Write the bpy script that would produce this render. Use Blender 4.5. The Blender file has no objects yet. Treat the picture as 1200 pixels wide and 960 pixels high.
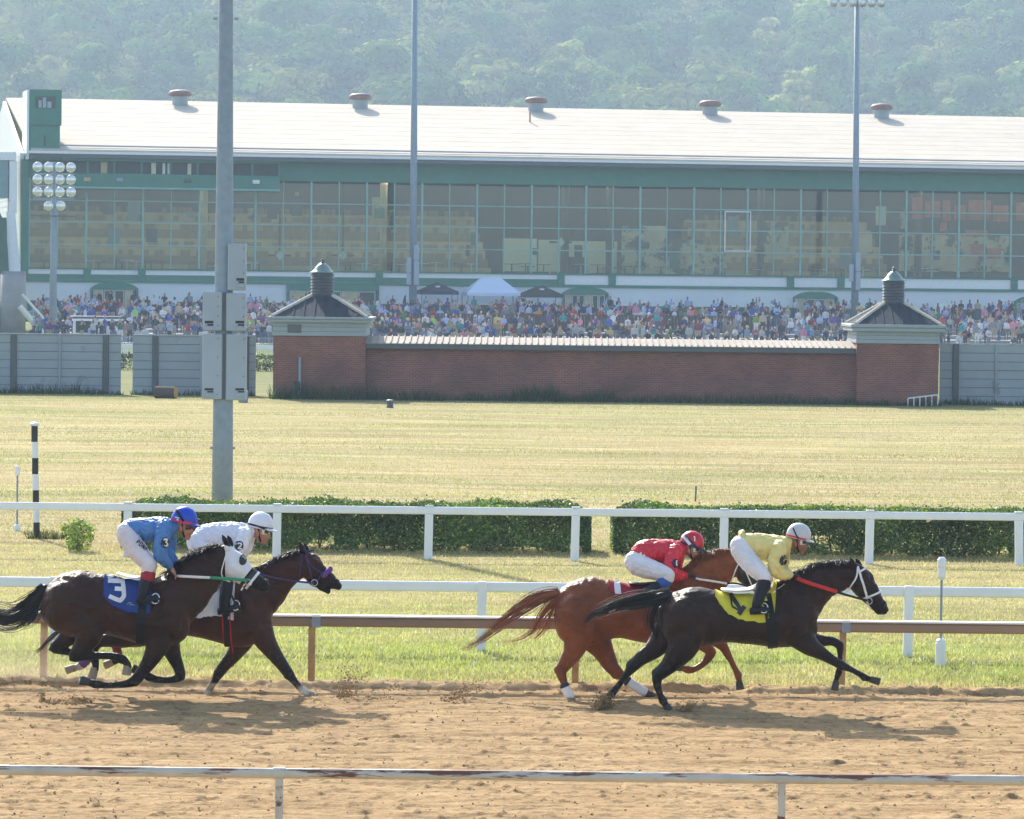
import bpy, bmesh, math, random
import numpy as np
from mathutils import Vector, Matrix, noise as mnoise
from mathutils.bvhtree import BVHTree

rng = np.random.default_rng(7)
random.seed(7)
R = math.radians
scene = bpy.context.scene
COL = scene.collection

# ------------------------------------------------------------------ camera
CAM_H = 5.0
FPX = 4886.0                      # focal length in photo pixels (1200 wide)
PITCH = math.atan((480 - 330) / FPX)
ROLL = R(0.62)
cam_d = bpy.data.cameras.new("camera")
cam_d.sensor_fit = 'HORIZONTAL'
cam_d.sensor_width = 36.0
cam_d.lens = FPX / 1200 * 36.0
cam_d.clip_start = 1.0
cam_d.clip_end = 6000.0
cam = bpy.data.objects.new("camera", cam_d)
COL.objects.link(cam)
CAM_ROT = Matrix.Rotation(math.pi / 2 - PITCH, 3, 'X') @ Matrix.Rotation(ROLL, 3, 'Z')
cam.matrix_world = Matrix.Translation((0, 0, CAM_H)) @ CAM_ROT.to_4x4()
scene.camera = cam
CAM_POS = Vector((0, 0, CAM_H))

# ------------------------------------------------------------------ light
SUN_EL, SUN_AZ = R(33), R(-19)    # azimuth measured from +Y (away from the camera) towards +X
world = bpy.data.worlds.new("World")
scene.world = world
world.use_nodes = True
nt = world.node_tree
nt.nodes.clear()
sky = nt.nodes.new('ShaderNodeTexSky')
sky.sky_type = 'NISHITA'
sky.sun_disc = False
sky.sun_elevation = SUN_EL
sky.sun_rotation = SUN_AZ
sky.dust_density = 2.0
bg = nt.nodes.new('ShaderNodeBackground')
bg.inputs[1].default_value = 0.13
wo = nt.nodes.new('ShaderNodeOutputWorld')
nt.links.new(sky.outputs[0], bg.inputs[0])
nt.links.new(bg.outputs[0], wo.inputs[0])
sun_d = bpy.data.lights.new("sun", 'SUN')
sun_d.energy = 4.1
sun_d.angle = R(0.5)
sun_d.color = (1.0, 0.93, 0.82)
sun = bpy.data.objects.new("sun", sun_d)
COL.objects.link(sun)
to_sun = Vector((math.sin(SUN_AZ) * math.cos(SUN_EL), math.cos(SUN_AZ) * math.cos(SUN_EL), math.sin(SUN_EL)))
sun.rotation_euler = to_sun.to_track_quat('Z', 'Y').to_euler()
sun.location = (-40, 60, 60)
scene.view_settings.view_transform = 'Standard'
scene.view_settings.look = 'None'
scene.view_settings.gamma = 1.0
scene.view_settings.exposure = 1.33
scene.cycles.use_denoising = True
scene.cycles.max_bounces = 8
scene.cycles.volume_bounces = 0
scene.cycles.transparent_max_bounces = 16
HAZE_DENSITY = 0.00032

# ------------------------------------------------------------------ projection helpers
def ray(px, py):
    v = CAM_ROT @ Vector(((px - 600) / FPX, (480 - py) / FPX, -1.0))
    return v

def P(px, py, d):
    v = ray(px, py)
    return CAM_POS + v * (d / v.y)

def G(px, py, z=0.0):
    """point of the level plane z seen at a photo pixel"""
    v = ray(px, py)
    return CAM_POS + v * ((z - CAM_H) / v.z)

def ZH(px, py, d):
    return P(px, py, d).z

def XH(px, d, py=600):
    return P(px, py, d).x

# ------------------------------------------------------------------ object helpers
def tag(o, label=None, cat=None, group=None, kind=None):
    if label: o['label'] = label
    if cat: o['category'] = cat
    if group: o['group'] = group
    if kind: o['kind'] = kind
    return o

def empty(name, loc, label=None, cat=None, group=None, rz=0.0):
    o = bpy.data.objects.new(name, None)
    o.empty_display_size = 0.2
    COL.objects.link(o)
    o.location = loc
    o.rotation_euler = (0, 0, rz)
    bpy.context.view_layer.update() if False else None
    return tag(o, label, cat, group)

def wloc(o):
    p = Vector((0, 0, 0))
    while o is not None:
        p = p + o.location
        o = o.parent
    return p

def mesh_obj(name, verts, faces, mat=None, parent=None, smooth=False, local=False, colors=None, mats=None, fmat=None):
    """world-space vertices -> one mesh object; parented ones are rebased on their (unrotated) parent"""
    me = bpy.data.meshes.new(name)
    V = np.asarray(verts, dtype=np.float64).reshape(-1, 3)
    if parent is not None and not local:
        V = V - np.array(wloc(parent))
    if isinstance(faces, np.ndarray):
        nf, k = faces.shape
        me.vertices.add(len(V)); me.vertices.foreach_set('co', V.astype(np.float32).ravel())
        me.loops.add(nf * k); me.loops.foreach_set('vertex_index', faces.astype(np.int32).ravel())
        me.polygons.add(nf)
        me.polygons.foreach_set('loop_start', np.arange(0, nf * k, k, dtype=np.int32))
        me.update(calc_edges=True)
    else:
        me.from_pydata(V.tolist(), [], faces)
    if colors is not None:
        a = me.attributes.new('tint', 'FLOAT_COLOR', 'POINT')
        c = np.ones((len(V), 4), dtype=np.float32); c[:, :3] = colors
        a.data.foreach_set('color', c.ravel())
    if mats:
        for m in mats: me.materials.append(m)
        me.polygons.foreach_set('material_index', np.asarray(fmat, dtype=np.int32))
    elif mat:
        me.materials.append(mat)
    if smooth:
        me.polygons.foreach_set('use_smooth', np.ones(len(me.polygons), dtype=bool))
    me.update()
    o = bpy.data.objects.new(name, me)
    COL.objects.link(o)
    if parent is not None: o.parent = parent
    return o

class MB:
    """collects simple solids that end up as ONE mesh"""
    def __init__(s): s.v, s.f = [], []
    def add(s, vs, fs):
        n = len(s.v)
        s.v += [tuple(v) for v in vs]
        s.f += [tuple(i + n for i in f) for f in fs]
        return s
    def box(s, x0, x1, y0, y1, z0, z1):
        return s.add([(x0, y0, z0), (x1, y0, z0), (x1, y1, z0), (x0, y1, z0), (x0, y0, z1), (x1, y0, z1), (x1, y1, z1), (x0, y1, z1)],
                     [(0, 3, 2, 1), (4, 5, 6, 7), (0, 1, 5, 4), (1, 2, 6, 5), (2, 3, 7, 6), (3, 0, 4, 7)])
    def bbox(s, x0, x1, y0, y1, z0, z1, b=0.01):
        """box with chamfered edges"""
        vs, idx = [], {}
        X, Y, Z = (x0, x1), (y0, y1), (z0, z1)
        b = min(b, (x1 - x0) * .4, (y1 - y0) * .4, (z1 - z0) * .4)
        for i in (0, 1):
            for j in (0, 1):
                for k in (0, 1):
                    sx, sy, sz = (1 - 2 * i), (1 - 2 * j), (1 - 2 * k)
                    for ax in range(3):
                        p = [X[i] + sx * b, Y[j] + sy * b, Z[k] + sz * b]
                        p[ax] = (X[i], Y[j], Z[k])[ax]
                        idx[(i, j, k, ax)] = len(vs); vs.append(tuple(p))
        fs = []
        for ax in range(3):
            o1, o2 = [a for a in range(3) if a != ax]
            for side in (0, 1):
                q = []
                for a, c in ((0, 0), (1, 0), (1, 1), (0, 1)):
                    t = [0, 0, 0]; t[ax] = side; t[o1] = a; t[o2] = c
                    q.append(idx[(t[0], t[1], t[2], ax)])
                fs.append(tuple(q))
        for ax in range(3):
            o1, o2 = [a for a in range(3) if a != ax]
            for a in (0, 1):
                for c in (0, 1):
                    q = []
                    for s_, axx in ((0, o1), (1, o1), (1, o2), (0, o2)):
                        t = [0, 0, 0]; t[ax] = s_; t[o1] = a; t[o2] = c
                        q.append(idx[(t[0], t[1], t[2], axx)])
                    fs.append(tuple(q))
        for i in (0, 1):
            for j in (0, 1):
                for k in (0, 1):
                    fs.append(tuple(idx[(i, j, k, ax)] for ax in range(3)))
        return s.add(vs, fs)
    def tube(s, pts, rad, n=8, cap=True, sq=1.0):
        pts = [Vector(p) for p in pts]
        rads = rad if isinstance(rad, (list, tuple)) else [rad] * len(pts)
        vs, fs = [], []
        up = None
        for i, p in enumerate(pts):
            t = (pts[min(i + 1, len(pts) - 1)] - pts[max(i - 1, 0)]).normalized()
            if up is None:
                up = Vector((0, 1, 0)) if abs(t.y) < .9 else Vector((1, 0, 0))
            a = (up - t * up.dot(t)).normalized()
            b = t.cross(a)
            for k in range(n):
                th = 2 * math.pi * k / n
                vs.append(p + a * math.cos(th) * rads[i] * sq + b * math.sin(th) * rads[i])
        m = len(pts)
        for i in range(m - 1):
            for k in range(n):
                fs.append((i * n + k, i * n + (k + 1) % n, (i + 1) * n + (k + 1) % n, (i + 1) * n + k))
        if cap:
            fs.append(tuple(range(n - 1, -1, -1))); fs.append(tuple((m - 1) * n + k for k in range(n)))
        return s.add(vs, fs)
    def lathe(s, c, prof, n=16):
        """profile [(radius, z)...] turned about the vertical through c"""
        vs, fs = [], []
        for r, z in prof:
            for k in range(n):
                th = 2 * math.pi * k / n
                vs.append((c[0] + r * math.cos(th), c[1] + r * math.sin(th), c[2] + z))
        m = len(prof)
        for i in range(m - 1):
            for k in range(n):
                fs.append((i * n + k, i * n + (k + 1) % n, (i + 1) * n + (k + 1) % n, (i + 1) * n + k))
        fs.append(tuple(range(n - 1, -1, -1))); fs.append(tuple((m - 1) * n + k for k in range(n)))
        return s.add(vs, fs)
    def prism(s, poly, y0, y1):
        """polygon of (x,z) extruded along y"""
        n = len(poly)
        vs = [(x, y0, z) for x, z in poly] + [(x, y1, z) for x, z in poly]
        fs = [tuple(range(n)), tuple(range(2 * n - 1, n - 1, -1))] + [(i, i + n, (i + 1) % n + n, (i + 1) % n) for i in range(n)]
        return s.add(vs, fs)
    def fix(s):
        return s
    def build(s, name, mat, parent=None, smooth=False, local=False):
        o = mesh_obj(name, s.v, s.f, mat, parent, smooth, local)
        bm = bmesh.new(); bm.from_mesh(o.data); bmesh.ops.recalc_face_normals(bm, faces=bm.faces); bm.to_mesh(o.data); bm.free()
        return o

# ------------------------------------------------------------------ materials
MATS = {}
def _n(nt, kind, **kw):
    n = nt.nodes.new(kind)
    for k, v in kw.items(): setattr(n, k, v)
    return n

def mat(name, col, rough=0.6, metal=0.0, var=0.12, vscale=3.0, bump=0.0, bscale=40.0, spec=0.5, dirt=None, dscale=1.2, dthr=0.55, tint=False, emit=0.0):
    """principled material with noise in colour, roughness and relief; dirt = second colour laid in worn patches"""
    m = bpy.data.materials.new(name); m.use_nodes = True
    nt = m.node_tree; L = nt.links
    b = nt.nodes['Principled BSDF']
    tc = _n(nt, 'ShaderNodeTexCoord')
    nz = _n(nt, 'ShaderNodeTexNoise'); nz.inputs['Scale'].default_value = vscale; nz.inputs['Detail'].default_value = 6
    L.new(tc.outputs['Object'], nz.inputs['Vector'])
    mp = _n(nt, 'ShaderNodeMapRange'); mp.inputs[1].default_value = .25; mp.inputs[2].default_value = .75
    mp.inputs[3].default_value = 1 - var; mp.inputs[4].default_value = 1 + var
    L.new(nz.outputs[0], mp.inputs[0])
    mx = _n(nt, 'ShaderNodeMix', data_type='RGBA', blend_type='MULTIPLY'); mx.inputs[0].default_value = 1
    if tint:
        at = _n(nt, 'ShaderNodeAttribute', attribute_name='tint')
        L.new(at.outputs['Color'], mx.inputs[6])
    else:
        mx.inputs[6].default_value = (*col, 1)
    L.new(mp.outputs[0], mx.inputs[7])
    out = mx.outputs[2]
    if dirt is not None:
        n2 = _n(nt, 'ShaderNodeTexNoise'); n2.inputs['Scale'].default_value = dscale; n2.inputs['Detail'].default_value = 8; n2.inputs['Roughness'].default_value = .65
        L.new(tc.outputs['Object'], n2.inputs['Vector'])
        cr = _n(nt, 'ShaderNodeMapRange'); cr.inputs[1].default_value = dthr; cr.inputs[2].default_value = dthr + .06
        L.new(n2.outputs[0], cr.inputs[0])
        m2 = _n(nt, 'ShaderNodeMix', data_type='RGBA'); m2.inputs[7].default_value = (*dirt, 1)
        L.new(cr.outputs[0], m2.inputs[0]); L.new(out, m2.inputs[6]); out = m2.outputs[2]
    L.new(out, b.inputs['Base Color'])
    b.inputs['Roughness'].default_value = rough
    b.inputs['Metallic'].default_value = metal
    b.inputs['Specular IOR Level'].default_value = spec
    if bump:
        n3 = _n(nt, 'ShaderNodeTexNoise'); n3.inputs['Scale'].default_value = bscale; n3.inputs['Detail'].default_value = 5
        L.new(tc.outputs['Object'], n3.inputs['Vector'])
        bp = _n(nt, 'ShaderNodeBump'); bp.inputs['Strength'].default_value = bump; bp.inputs['Distance'].default_value = .02
        L.new(n3.outputs[0], bp.inputs['Height']); L.new(bp.outputs[0], b.inputs['Normal'])
    MATS[name] = m
    return m

def leaf_mat(name, trans=0.45, gloss=True):
    """leaves and grass: the 'tint' of each leaf, partly translucent"""
    m = bpy.data.materials.new(name); m.use_nodes = True
    nt = m.node_tree; L = nt.links; nt.nodes.clear()
    at = _n(nt, 'ShaderNodeAttribute', attribute_name='tint')
    df = _n(nt, 'ShaderNodeBsdfDiffuse'); tr = _n(nt, 'ShaderNodeBsdfTranslucent')
    hs = _n(nt, 'ShaderNodeHueSaturation'); hs.inputs['Saturation'].default_value = 1.15; hs.inputs['Value'].default_value = 1.25
    L.new(at.outputs['Color'], hs.inputs['Color'])
    L.new(at.outputs['Color'], df.inputs['Color']); L.new(hs.outputs[0], tr.inputs['Color'])
    mx = _n(nt, 'ShaderNodeMixShader'); mx.inputs[0].default_value = trans
    L.new(df.outputs[0], mx.inputs[1]); L.new(tr.outputs[0], mx.inputs[2])
    out = mx.outputs[0]
    if gloss:
        gl = _n(nt, 'ShaderNodeBsdfGlossy'); gl.inputs['Roughness'].default_value = .45; gl.inputs['Color'].default_value = (.8, .8, .8, 1)
        m2 = _n(nt, 'ShaderNodeMixShader'); m2.inputs[0].default_value = .06
        L.new(out, m2.inputs[1]); L.new(gl.outputs[0], m2.inputs[2]); out = m2.outputs[0]
    o = _n(nt, 'ShaderNodeOutputMaterial'); L.new(out, o.inputs[0])
    MATS[name] = m
    return m

def objcol_mat(name, prop, rough=0.8):
    m = bpy.data.materials.new(name); m.use_nodes = True
    nt = m.node_tree
    at = _n(nt, 'ShaderNodeAttribute', attribute_type='OBJECT', attribute_name=prop)
    tc = _n(nt, 'ShaderNodeTexCoord')
    nz = _n(nt, 'ShaderNodeTexNoise'); nz.inputs['Scale'].default_value = 9
    nt.links.new(tc.outputs['Object'], nz.inputs['Vector'])
    mp = _n(nt, 'ShaderNodeMapRange'); mp.inputs[3].default_value = .75; mp.inputs[4].default_value = 1.2
    nt.links.new(nz.outputs[0], mp.inputs[0])
    mx = _n(nt, 'ShaderNodeMix', data_type='RGBA', blend_type='MULTIPLY'); mx.inputs[0].default_value = 1
    nt.links.new(at.outputs['Color'], mx.inputs[6]); nt.links.new(mp.outputs[0], mx.inputs[7])
    nt.links.new(mx.outputs[2], nt.nodes['Principled BSDF'].inputs['Base Color'])
    nt.nodes['Principled BSDF'].inputs['Roughness'].default_value = rough
    return m

M_white = mat('white_paint', (.76, .77, .77), .45, var=.05, dirt=(.55, .54, .5), dscale=2.2, dthr=.66)
M_whiterail = mat('white_rail_plastic', (.78, .79, .8), .35, var=.04, dirt=(.62, .62, .58), dscale=3, dthr=.68)
M_rust = None
M_brown = mat('brown_rail_metal', (.25, .18, .12), .6, var=.25, vscale=.5)
M_wood = mat('weathered_wood', (.40, .25, .11), .8, var=.25, vscale=8, bump=.4)
M_galv = mat('galvanised_steel', (.23, .295, .36), .6, metal=.0, var=.13, vscale=6)
M_greybox = mat('grey_box_paint', (.32, .375, .43), .6, var=.07, vscale=2, dirt=(.25, .29, .33), dscale=1.5, dthr=.63)
M_black = mat('black_paint', (.018, .018, .02), .5, var=.2)
M_dkgrey = mat('dark_grey_metal', (.07, .085, .095), .5, var=.15)
M_green = mat('green_painted_siding', (.028, .175, .12), .6, var=.1, vscale=1.5)
M_dkgreen = mat('dark_green_paint', (.02, .1, .062), .6, var=.15, vscale=1.5)
M_paleroof = mat('white_metal_roof', (.54, .485, .40), .85, var=.07, vscale=.4, spec=.05, dirt=(.47, .42, .345), dscale=.35, dthr=.64)
M_capmetal = mat('ribbed_cap_metal', (.40, .365, .32), .85, var=.08, vscale=.6, spec=.05)
M_concrete = mat('concrete', (.27, .27, .265), .85, var=.15, vscale=1.2, bump=.2)
M_board = mat('grey_fence_board', (.29, .335, .36), .7, var=.09, vscale=1.0, dirt=(.22, .25, .265), dscale=.9, dthr=.6)
M_slate = mat('dark_standing_seam_roof', (.03, .042, .055), .9, spec=.1, var=.12, vscale=1.5)
M_trim = mat('grey_white_trim', (.27, .325, .35), .6, var=.06)
M_tan = mat('tan_interior_block', (.50, .42, .22), .8, var=.25, vscale=.8)
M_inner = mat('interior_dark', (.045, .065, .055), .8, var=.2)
M_vent = mat('rusty_vent_cap', (.20, .115, .095), .6, var=.25, vscale=2)
M_copper = mat('green_copper', (.16, .24, .22), .4, metal=.4, var=.15)
M_navy = mat('navy_canopy_cloth', (.02, .03, .06), .8)
M_whitecloth = mat('white_canopy_cloth', (.6, .68, .85), .8, var=.05)
M_brownfence = mat('dark_brown_fence', (.07, .045, .04), .8, var=.2, vscale=3)
M_lens = mat('floodlight_lens', (.78, .77, .74), .18, metal=.6, var=.05)

def rust_material():
    """old white pipe paint gone cream, with long rust streaks mostly on the upper side"""
    m = mat('rusty_white_paint', (.50, .48, .40), .55, var=.15, vscale=4)
    nt = m.node_tree; L = nt.links; b = nt.nodes['Principled BSDF']
    src = b.inputs['Base Color'].links[0].from_socket
    geo = _n(nt, 'ShaderNodeNewGeometry'); mp = _n(nt, 'ShaderNodeMapping'); mp.inputs['Scale'].default_value = (1.1, 9, 9); L.new(geo.outputs['Position'], mp.inputs[0])
    nz = _n(nt, 'ShaderNodeTexNoise'); nz.inputs['Scale'].default_value = 1.6; nz.inputs['Detail'].default_value = 9; nz.inputs['Roughness'].default_value = .68; L.new(mp.outputs[0], nz.inputs['Vector'])
    sp = _n(nt, 'ShaderNodeSeparateXYZ'); L.new(geo.outputs['Normal'], sp.inputs[0])
    ad = _n(nt, 'ShaderNodeMath', operation='MULTIPLY_ADD'); ad.inputs[1].default_value = .10; L.new(sp.outputs['Z'], ad.inputs[0]); L.new(nz.outputs[0], ad.inputs[2])
    mr = _n(nt, 'ShaderNodeMapRange'); mr.inputs[1].default_value = .54; mr.inputs[2].default_value = .60; L.new(ad.outputs[0], mr.inputs[0])
    mx = _n(nt, 'ShaderNodeMix', data_type='RGBA'); mx.inputs[7].default_value = (.14, .055, .03, 1); L.new(mr.outputs[0], mx.inputs[0]); L.new(src, mx.inputs[6]); L.new(mx.outputs[2], b.inputs['Base Color'])
    return m
M_rust = rust_material()
# ------------------------------------------------------------------ numpy gradient noise
_perm = np.random.default_rng(3).permutation(512)
_perm = np.concatenate([_perm, _perm, _perm])
def perlin(x, y):
    xi = np.floor(x).astype(int); yi = np.floor(y).astype(int)
    xf = x - xi; yf = y - yi
    u = xf * xf * xf * (xf * (xf * 6 - 15) + 10); v = yf * yf * yf * (yf * (yf * 6 - 15) + 10)
    def g(ix, iy, dx, dy):
        h = _perm[_perm[ix & 511] + (iy & 511)] * (2 * math.pi / 512.0)
        return np.cos(h) * dx + np.sin(h) * dy
    a = g(xi, yi, xf, yf); b = g(xi + 1, yi, xf - 1, yf)
    c = g(xi, yi + 1, xf, yf - 1); d = g(xi + 1, yi + 1, xf - 1, yf - 1)
    return ((a * (1 - u) + b * u) * (1 - v) + (c * (1 - u) + d * u) * v) * 1.5
def fbm(x, y, o=4, g=.5):
    s = 0; a = 1; t = 0
    for i in range(o):
        s = s + a * perlin(x * 2 ** i + 17 * i, y * 2 ** i + 31 * i); t += a; a *= g
    return s / t

# ------------------------------------------------------------------ ground sheet
def ground_material():
    m = bpy.data.materials.new('turf_ground'); m.use_nodes = True
    nt = m.node_tree; L = nt.links; b = nt.nodes['Principled BSDF']
    geo = _n(nt, 'ShaderNodeNewGeometry'); sp = _n(nt, 'ShaderNodeSeparateXYZ'); L.new(geo.outputs['Position'], sp.inputs[0])
    mr = _n(nt, 'ShaderNodeMapRange'); mr.inputs[1].default_value = 50; mr.inputs[2].default_value = 250
    L.new(sp.outputs['Y'], mr.inputs[0])
    rp = _n(nt, 'ShaderNodeValToRGB'); L.new(mr.outputs[0], rp.inputs[0])
    cr = rp.color_ramp
    stops = [(50, (.20, .15, .08)), (52.2, (.24, .22, .10)), (57, (.28, .31, .11)), (63, (.30, .28, .13)), (75, (.32, .28, .14)), (79, (.31, .275, .135)), (95, (.345, .30, .15)), (130, (.36, .31, .155)), (168, (.33, .30, .14)), (175, (.2, .2, .08)), (250, (.14, .17, .06))]
    for i, (yv, c) in enumerate(stops):
        p = (yv - 50) / 200
        e = cr.elements[i] if i < 2 else cr.elements.new(p)
        e.position = p; e.color = (*c, 1)
    mpg = _n(nt, 'ShaderNodeMapping'); mpg.inputs['Scale'].default_value = (.22, 1.1, 1); mpg.inputs['Rotation'].default_value = (0, 0, .12)
    L.new(geo.outputs['Position'], mpg.inputs[0])
    n1 = _n(nt, 'ShaderNodeTexNoise'); n1.inputs['Scale'].default_value = .9; n1.inputs['Detail'].default_value = 7; n1.inputs['Roughness'].default_value = .62
    L.new(mpg.outputs[0], n1.inputs['Vector'])
    r2 = _n(nt, 'ShaderNodeMapRange'); r2.inputs[1].default_value = .32; r2.inputs[2].default_value = .68; r2.inputs[3].default_value = .62; r2.inputs[4].default_value = 1.28
    L.new(n1.outputs[0], r2.inputs[0])
    mx = _n(nt, 'ShaderNodeMix', data_type='RGBA', blend_type='MULTIPLY'); mx.inputs[0].default_value = 1
    L.new(rp.outputs[0], mx.inputs[6]); L.new(r2.outputs[0], mx.inputs[7])
    n2 = _n(nt, 'ShaderNodeTexNoise'); n2.inputs['Scale'].default_value = .35; n2.inputs['Detail'].default_value = 6
    L.new(mpg.outputs[0], n2.inputs['Vector'])
    r3 = _n(nt, 'ShaderNodeMapRange'); r3.inputs[1].default_value = .5; r3.inputs[2].default_value = .68
    L.new(n2.outputs[0], r3.inputs[0])
    m3 = _n(nt, 'ShaderNodeMix', data_type='RGBA'); m3.inputs[7].default_value = (.15, .165, .06, 1)
    ml = _n(nt, 'ShaderNodeMath', operation='MULTIPLY'); ml.inputs[1].default_value = .6; L.new(r3.outputs[0], ml.inputs[0])
    L.new(ml.outputs[0], m3.inputs[0]); L.new(mx.outputs[2], m3.inputs[6])
    L.new(m3.outputs[2], b.inputs['Base Color'])
    b.inputs['Roughness'].default_value = 1; b.inputs['Specular IOR Level'].default_value = .1
    n3 = _n(nt, 'ShaderNodeTexNoise'); n3.inputs['Scale'].default_value = 14; n3.inputs['Detail'].default_value = 6
    L.new(geo.outputs['Position'], n3.inputs['Vector'])
    bp = _n(nt, 'ShaderNodeBump'); bp.inputs['Strength'].default_value = .8; bp.inputs['Distance'].default_value = .05
    L.new(n3.outputs[0], bp.inputs['Height']); L.new(bp.outputs[0], b.inputs['Normal'])
    return m

gx = np.concatenate([[-1500, -900, -300, -120], np.linspace(-60, 60, 61), [120, 300, 900, 1500]])
gy = np.concatenate([[-300, -60, 0, 20], np.linspace(45, 185, 71), [220, 260, 300, 340, 420, 700, 1200, 2300]])
GX, GY = np.meshgrid(gx, gy)
def infield_relief(x, y):
    """gentle swells of the infield turf"""
    w = np.clip((y - 85) / 12, 0, 1) * np.clip((168 - y) / 12, 0, 1)
    return w * .10 * fbm(x * .05, y * .09, 3)
GZ = infield_relief(GX, GY)
def grid_faces(nx, ny):
    i = np.arange((ny - 1) * nx).reshape(ny - 1, nx)[:, :-1].ravel()
    return np.stack([i, i + 1, i + nx + 1, i + nx], 1)
o = mesh_obj('ground', np.stack([GX, GY, GZ], -1).reshape(-1, 3), grid_faces(len(gx), len(gy)), ground_material(), smooth=True)
tag(o, 'dry mown turf of the infield and the ground around the track', kind='structure')

# ------------------------------------------------------------------ dirt track
def dirt_material():
    m = bpy.data.materials.new('dirt'); m.use_nodes = True
    nt = m.node_tree; L = nt.links; b = nt.nodes['Principled BSDF']
    geo = _n(nt, 'ShaderNodeNewGeometry')
    mpg = _n(nt, 'ShaderNodeMapping'); mpg.inputs['Scale'].default_value = (.5, 1.6, 1)
    L.new(geo.outputs['Position'], mpg.inputs[0])
    n1 = _n(nt, 'ShaderNodeTexNoise'); n1.inputs['Scale'].default_value = 1.4; n1.inputs['Detail'].default_value = 8; n1.inputs['Roughness'].default_value = .6
    L.new(mpg.outputs[0], n1.inputs['Vector'])
    rp = _n(nt, 'ShaderNodeValToRGB'); L.new(n1.outputs[0], rp.inputs[0])
    cr = rp.color_ramp; cr.elements[0].position = .3; cr.elements[0].color = (.29, .187, .088, 1)
    cr.elements[1].position = .7; cr.elements[1].color = (.47, .326, .170, 1)
    n2 = _n(nt, 'ShaderNodeTexNoise'); n2.inputs['Scale'].default_value = 22; n2.inputs['Detail'].default_value = 6; n2.inputs['Roughness'].default_value = .7
    L.new(geo.outputs['Position'], n2.inputs['Vector'])
    r2 = _n(nt, 'ShaderNodeMapRange'); r2.inputs[1].default_value = .3; r2.inputs[2].default_value = .7; r2.inputs[3].default_value = .75; r2.inputs[4].default_value = 1.15
    L.new(n2.outputs[0], r2.inputs[0])
    mx = _n(nt, 'ShaderNodeMix', data_type='RGBA', blend_type='MULTIPLY'); mx.inputs[0].default_value = 1
    L.new(rp.outputs[0], mx.inputs[6]); L.new(r2.outputs[0], mx.inputs[7])
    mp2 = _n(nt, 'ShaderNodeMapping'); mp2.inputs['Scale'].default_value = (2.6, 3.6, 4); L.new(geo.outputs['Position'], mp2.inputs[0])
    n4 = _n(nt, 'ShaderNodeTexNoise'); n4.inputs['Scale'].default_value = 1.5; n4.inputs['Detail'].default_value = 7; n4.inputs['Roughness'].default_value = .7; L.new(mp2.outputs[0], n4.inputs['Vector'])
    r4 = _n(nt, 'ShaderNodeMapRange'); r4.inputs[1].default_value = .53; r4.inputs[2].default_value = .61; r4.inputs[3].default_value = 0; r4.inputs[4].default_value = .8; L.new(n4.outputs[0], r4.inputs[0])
    m4 = _n(nt, 'ShaderNodeMix', data_type='RGBA'); m4.inputs[7].default_value = (.185, .115, .06, 1); L.new(r4.outputs[0], m4.inputs[0]); L.new(mx.outputs[2], m4.inputs[6])  # darker moist lumps, also painting in the small shadows of clods
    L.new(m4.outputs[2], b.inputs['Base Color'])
    b.inputs['Roughness'].default_value = 1; b.inputs['Specular IOR Level'].default_value = .08
    bp = _n(nt, 'ShaderNodeBump'); bp.inputs['Strength'].default_value = .7; bp.inputs['Distance'].default_value = .03
    L.new(n2.outputs[0], bp.inputs['Height']); L.new(bp.outputs[0], b.inputs['Normal'])
    return m
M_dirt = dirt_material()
BERM = 50.75
def dirt_height(x, y):
    z = .02 + .012 * fbm(x * .8, y * 1.5, 3)
    z = z + .015 * perlin(x * .25, y * 4.2) * (.6 + .4 * perlin(x * .4 + 9, y * .5))      # harrow lines along the track
    z = z + .012 * perlin(x * 1.1 + 40, y * 8.) + .009 * perlin(x * 6.3, y * 11.)
    c = .8 * perlin(x * 6.3, y * 7.5) + .7 * perlin(x * 13, y * 14)
    z = z + .042 * np.clip(c - .36, 0, 1) * (.4 + .8 * (perlin(x * .7 + 3, y * .9) > -.1))    # clods
    p = perlin(x * 2.6 + 55, y * 3.1 + 12) + .35 * perlin(x * 8, y * 8 + 5)
    z = z - .026 * np.clip(p - .46, 0, 1)                                                    # hoof marks
    for y0, w, hh in ((49.55, .05, .02), (49.9, .045, .022), (50.25, .06, .026), (48.2, .07, .016), (46.0, .08, .014), (43.3, .07, .016), (40.9, .06, .016), (40.5, .06, -.014)):
        z = z + hh * np.exp(-((y - y0 - .05 * perlin(x * .3 + y0, y * 0)) / w) ** 2) * (.6 + .6 * perlin(x * 1.3 + y0, y * 0 + .5))
    ber = BERM + .10 * perlin(x * .6, y * 0 + 2.3) + .05 * perlin(x * 3.1, y * 0 + 7.7)
    k = np.clip((y - (ber - .16)) / .16, 0, 1); k = k * k * (3 - 2 * k)
    lump = .075 + .03 * perlin(x * 1.7, y * 1.2) + .03 * perlin(x * 6.1, y * 5)
    fall = np.clip((ber + .75 - y) / .7, 0, 1); fall = fall * fall * (3 - 2 * fall)
    z = z + lump * k * fall
    return z * np.where(y > ber + .5, np.clip((ber + 1.0 - y) / .5, -.2, 1), 1)
dx = np.concatenate([np.linspace(-160, -9.5, 45), np.linspace(-9, 9, 640), np.linspace(9.5, 160, 45)])
dy = np.concatenate([np.linspace(18, 37, 20), np.linspace(37.3, 51.9, 470)])
DX, DY = np.meshgrid(dx, dy)
DZ = dirt_height(DX, DY)
DZ[(np.abs(DX) > 9.2)] = np.where(DY[(np.abs(DX) > 9.2)] > 51.7, -.05, .02 + .09 * (DY[(np.abs(DX) > 9.2)] > 50.6))
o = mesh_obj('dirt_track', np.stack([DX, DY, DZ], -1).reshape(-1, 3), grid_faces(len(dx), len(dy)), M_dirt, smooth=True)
tag(o, 'harrowed light brown dirt racetrack', kind='structure')

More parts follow.
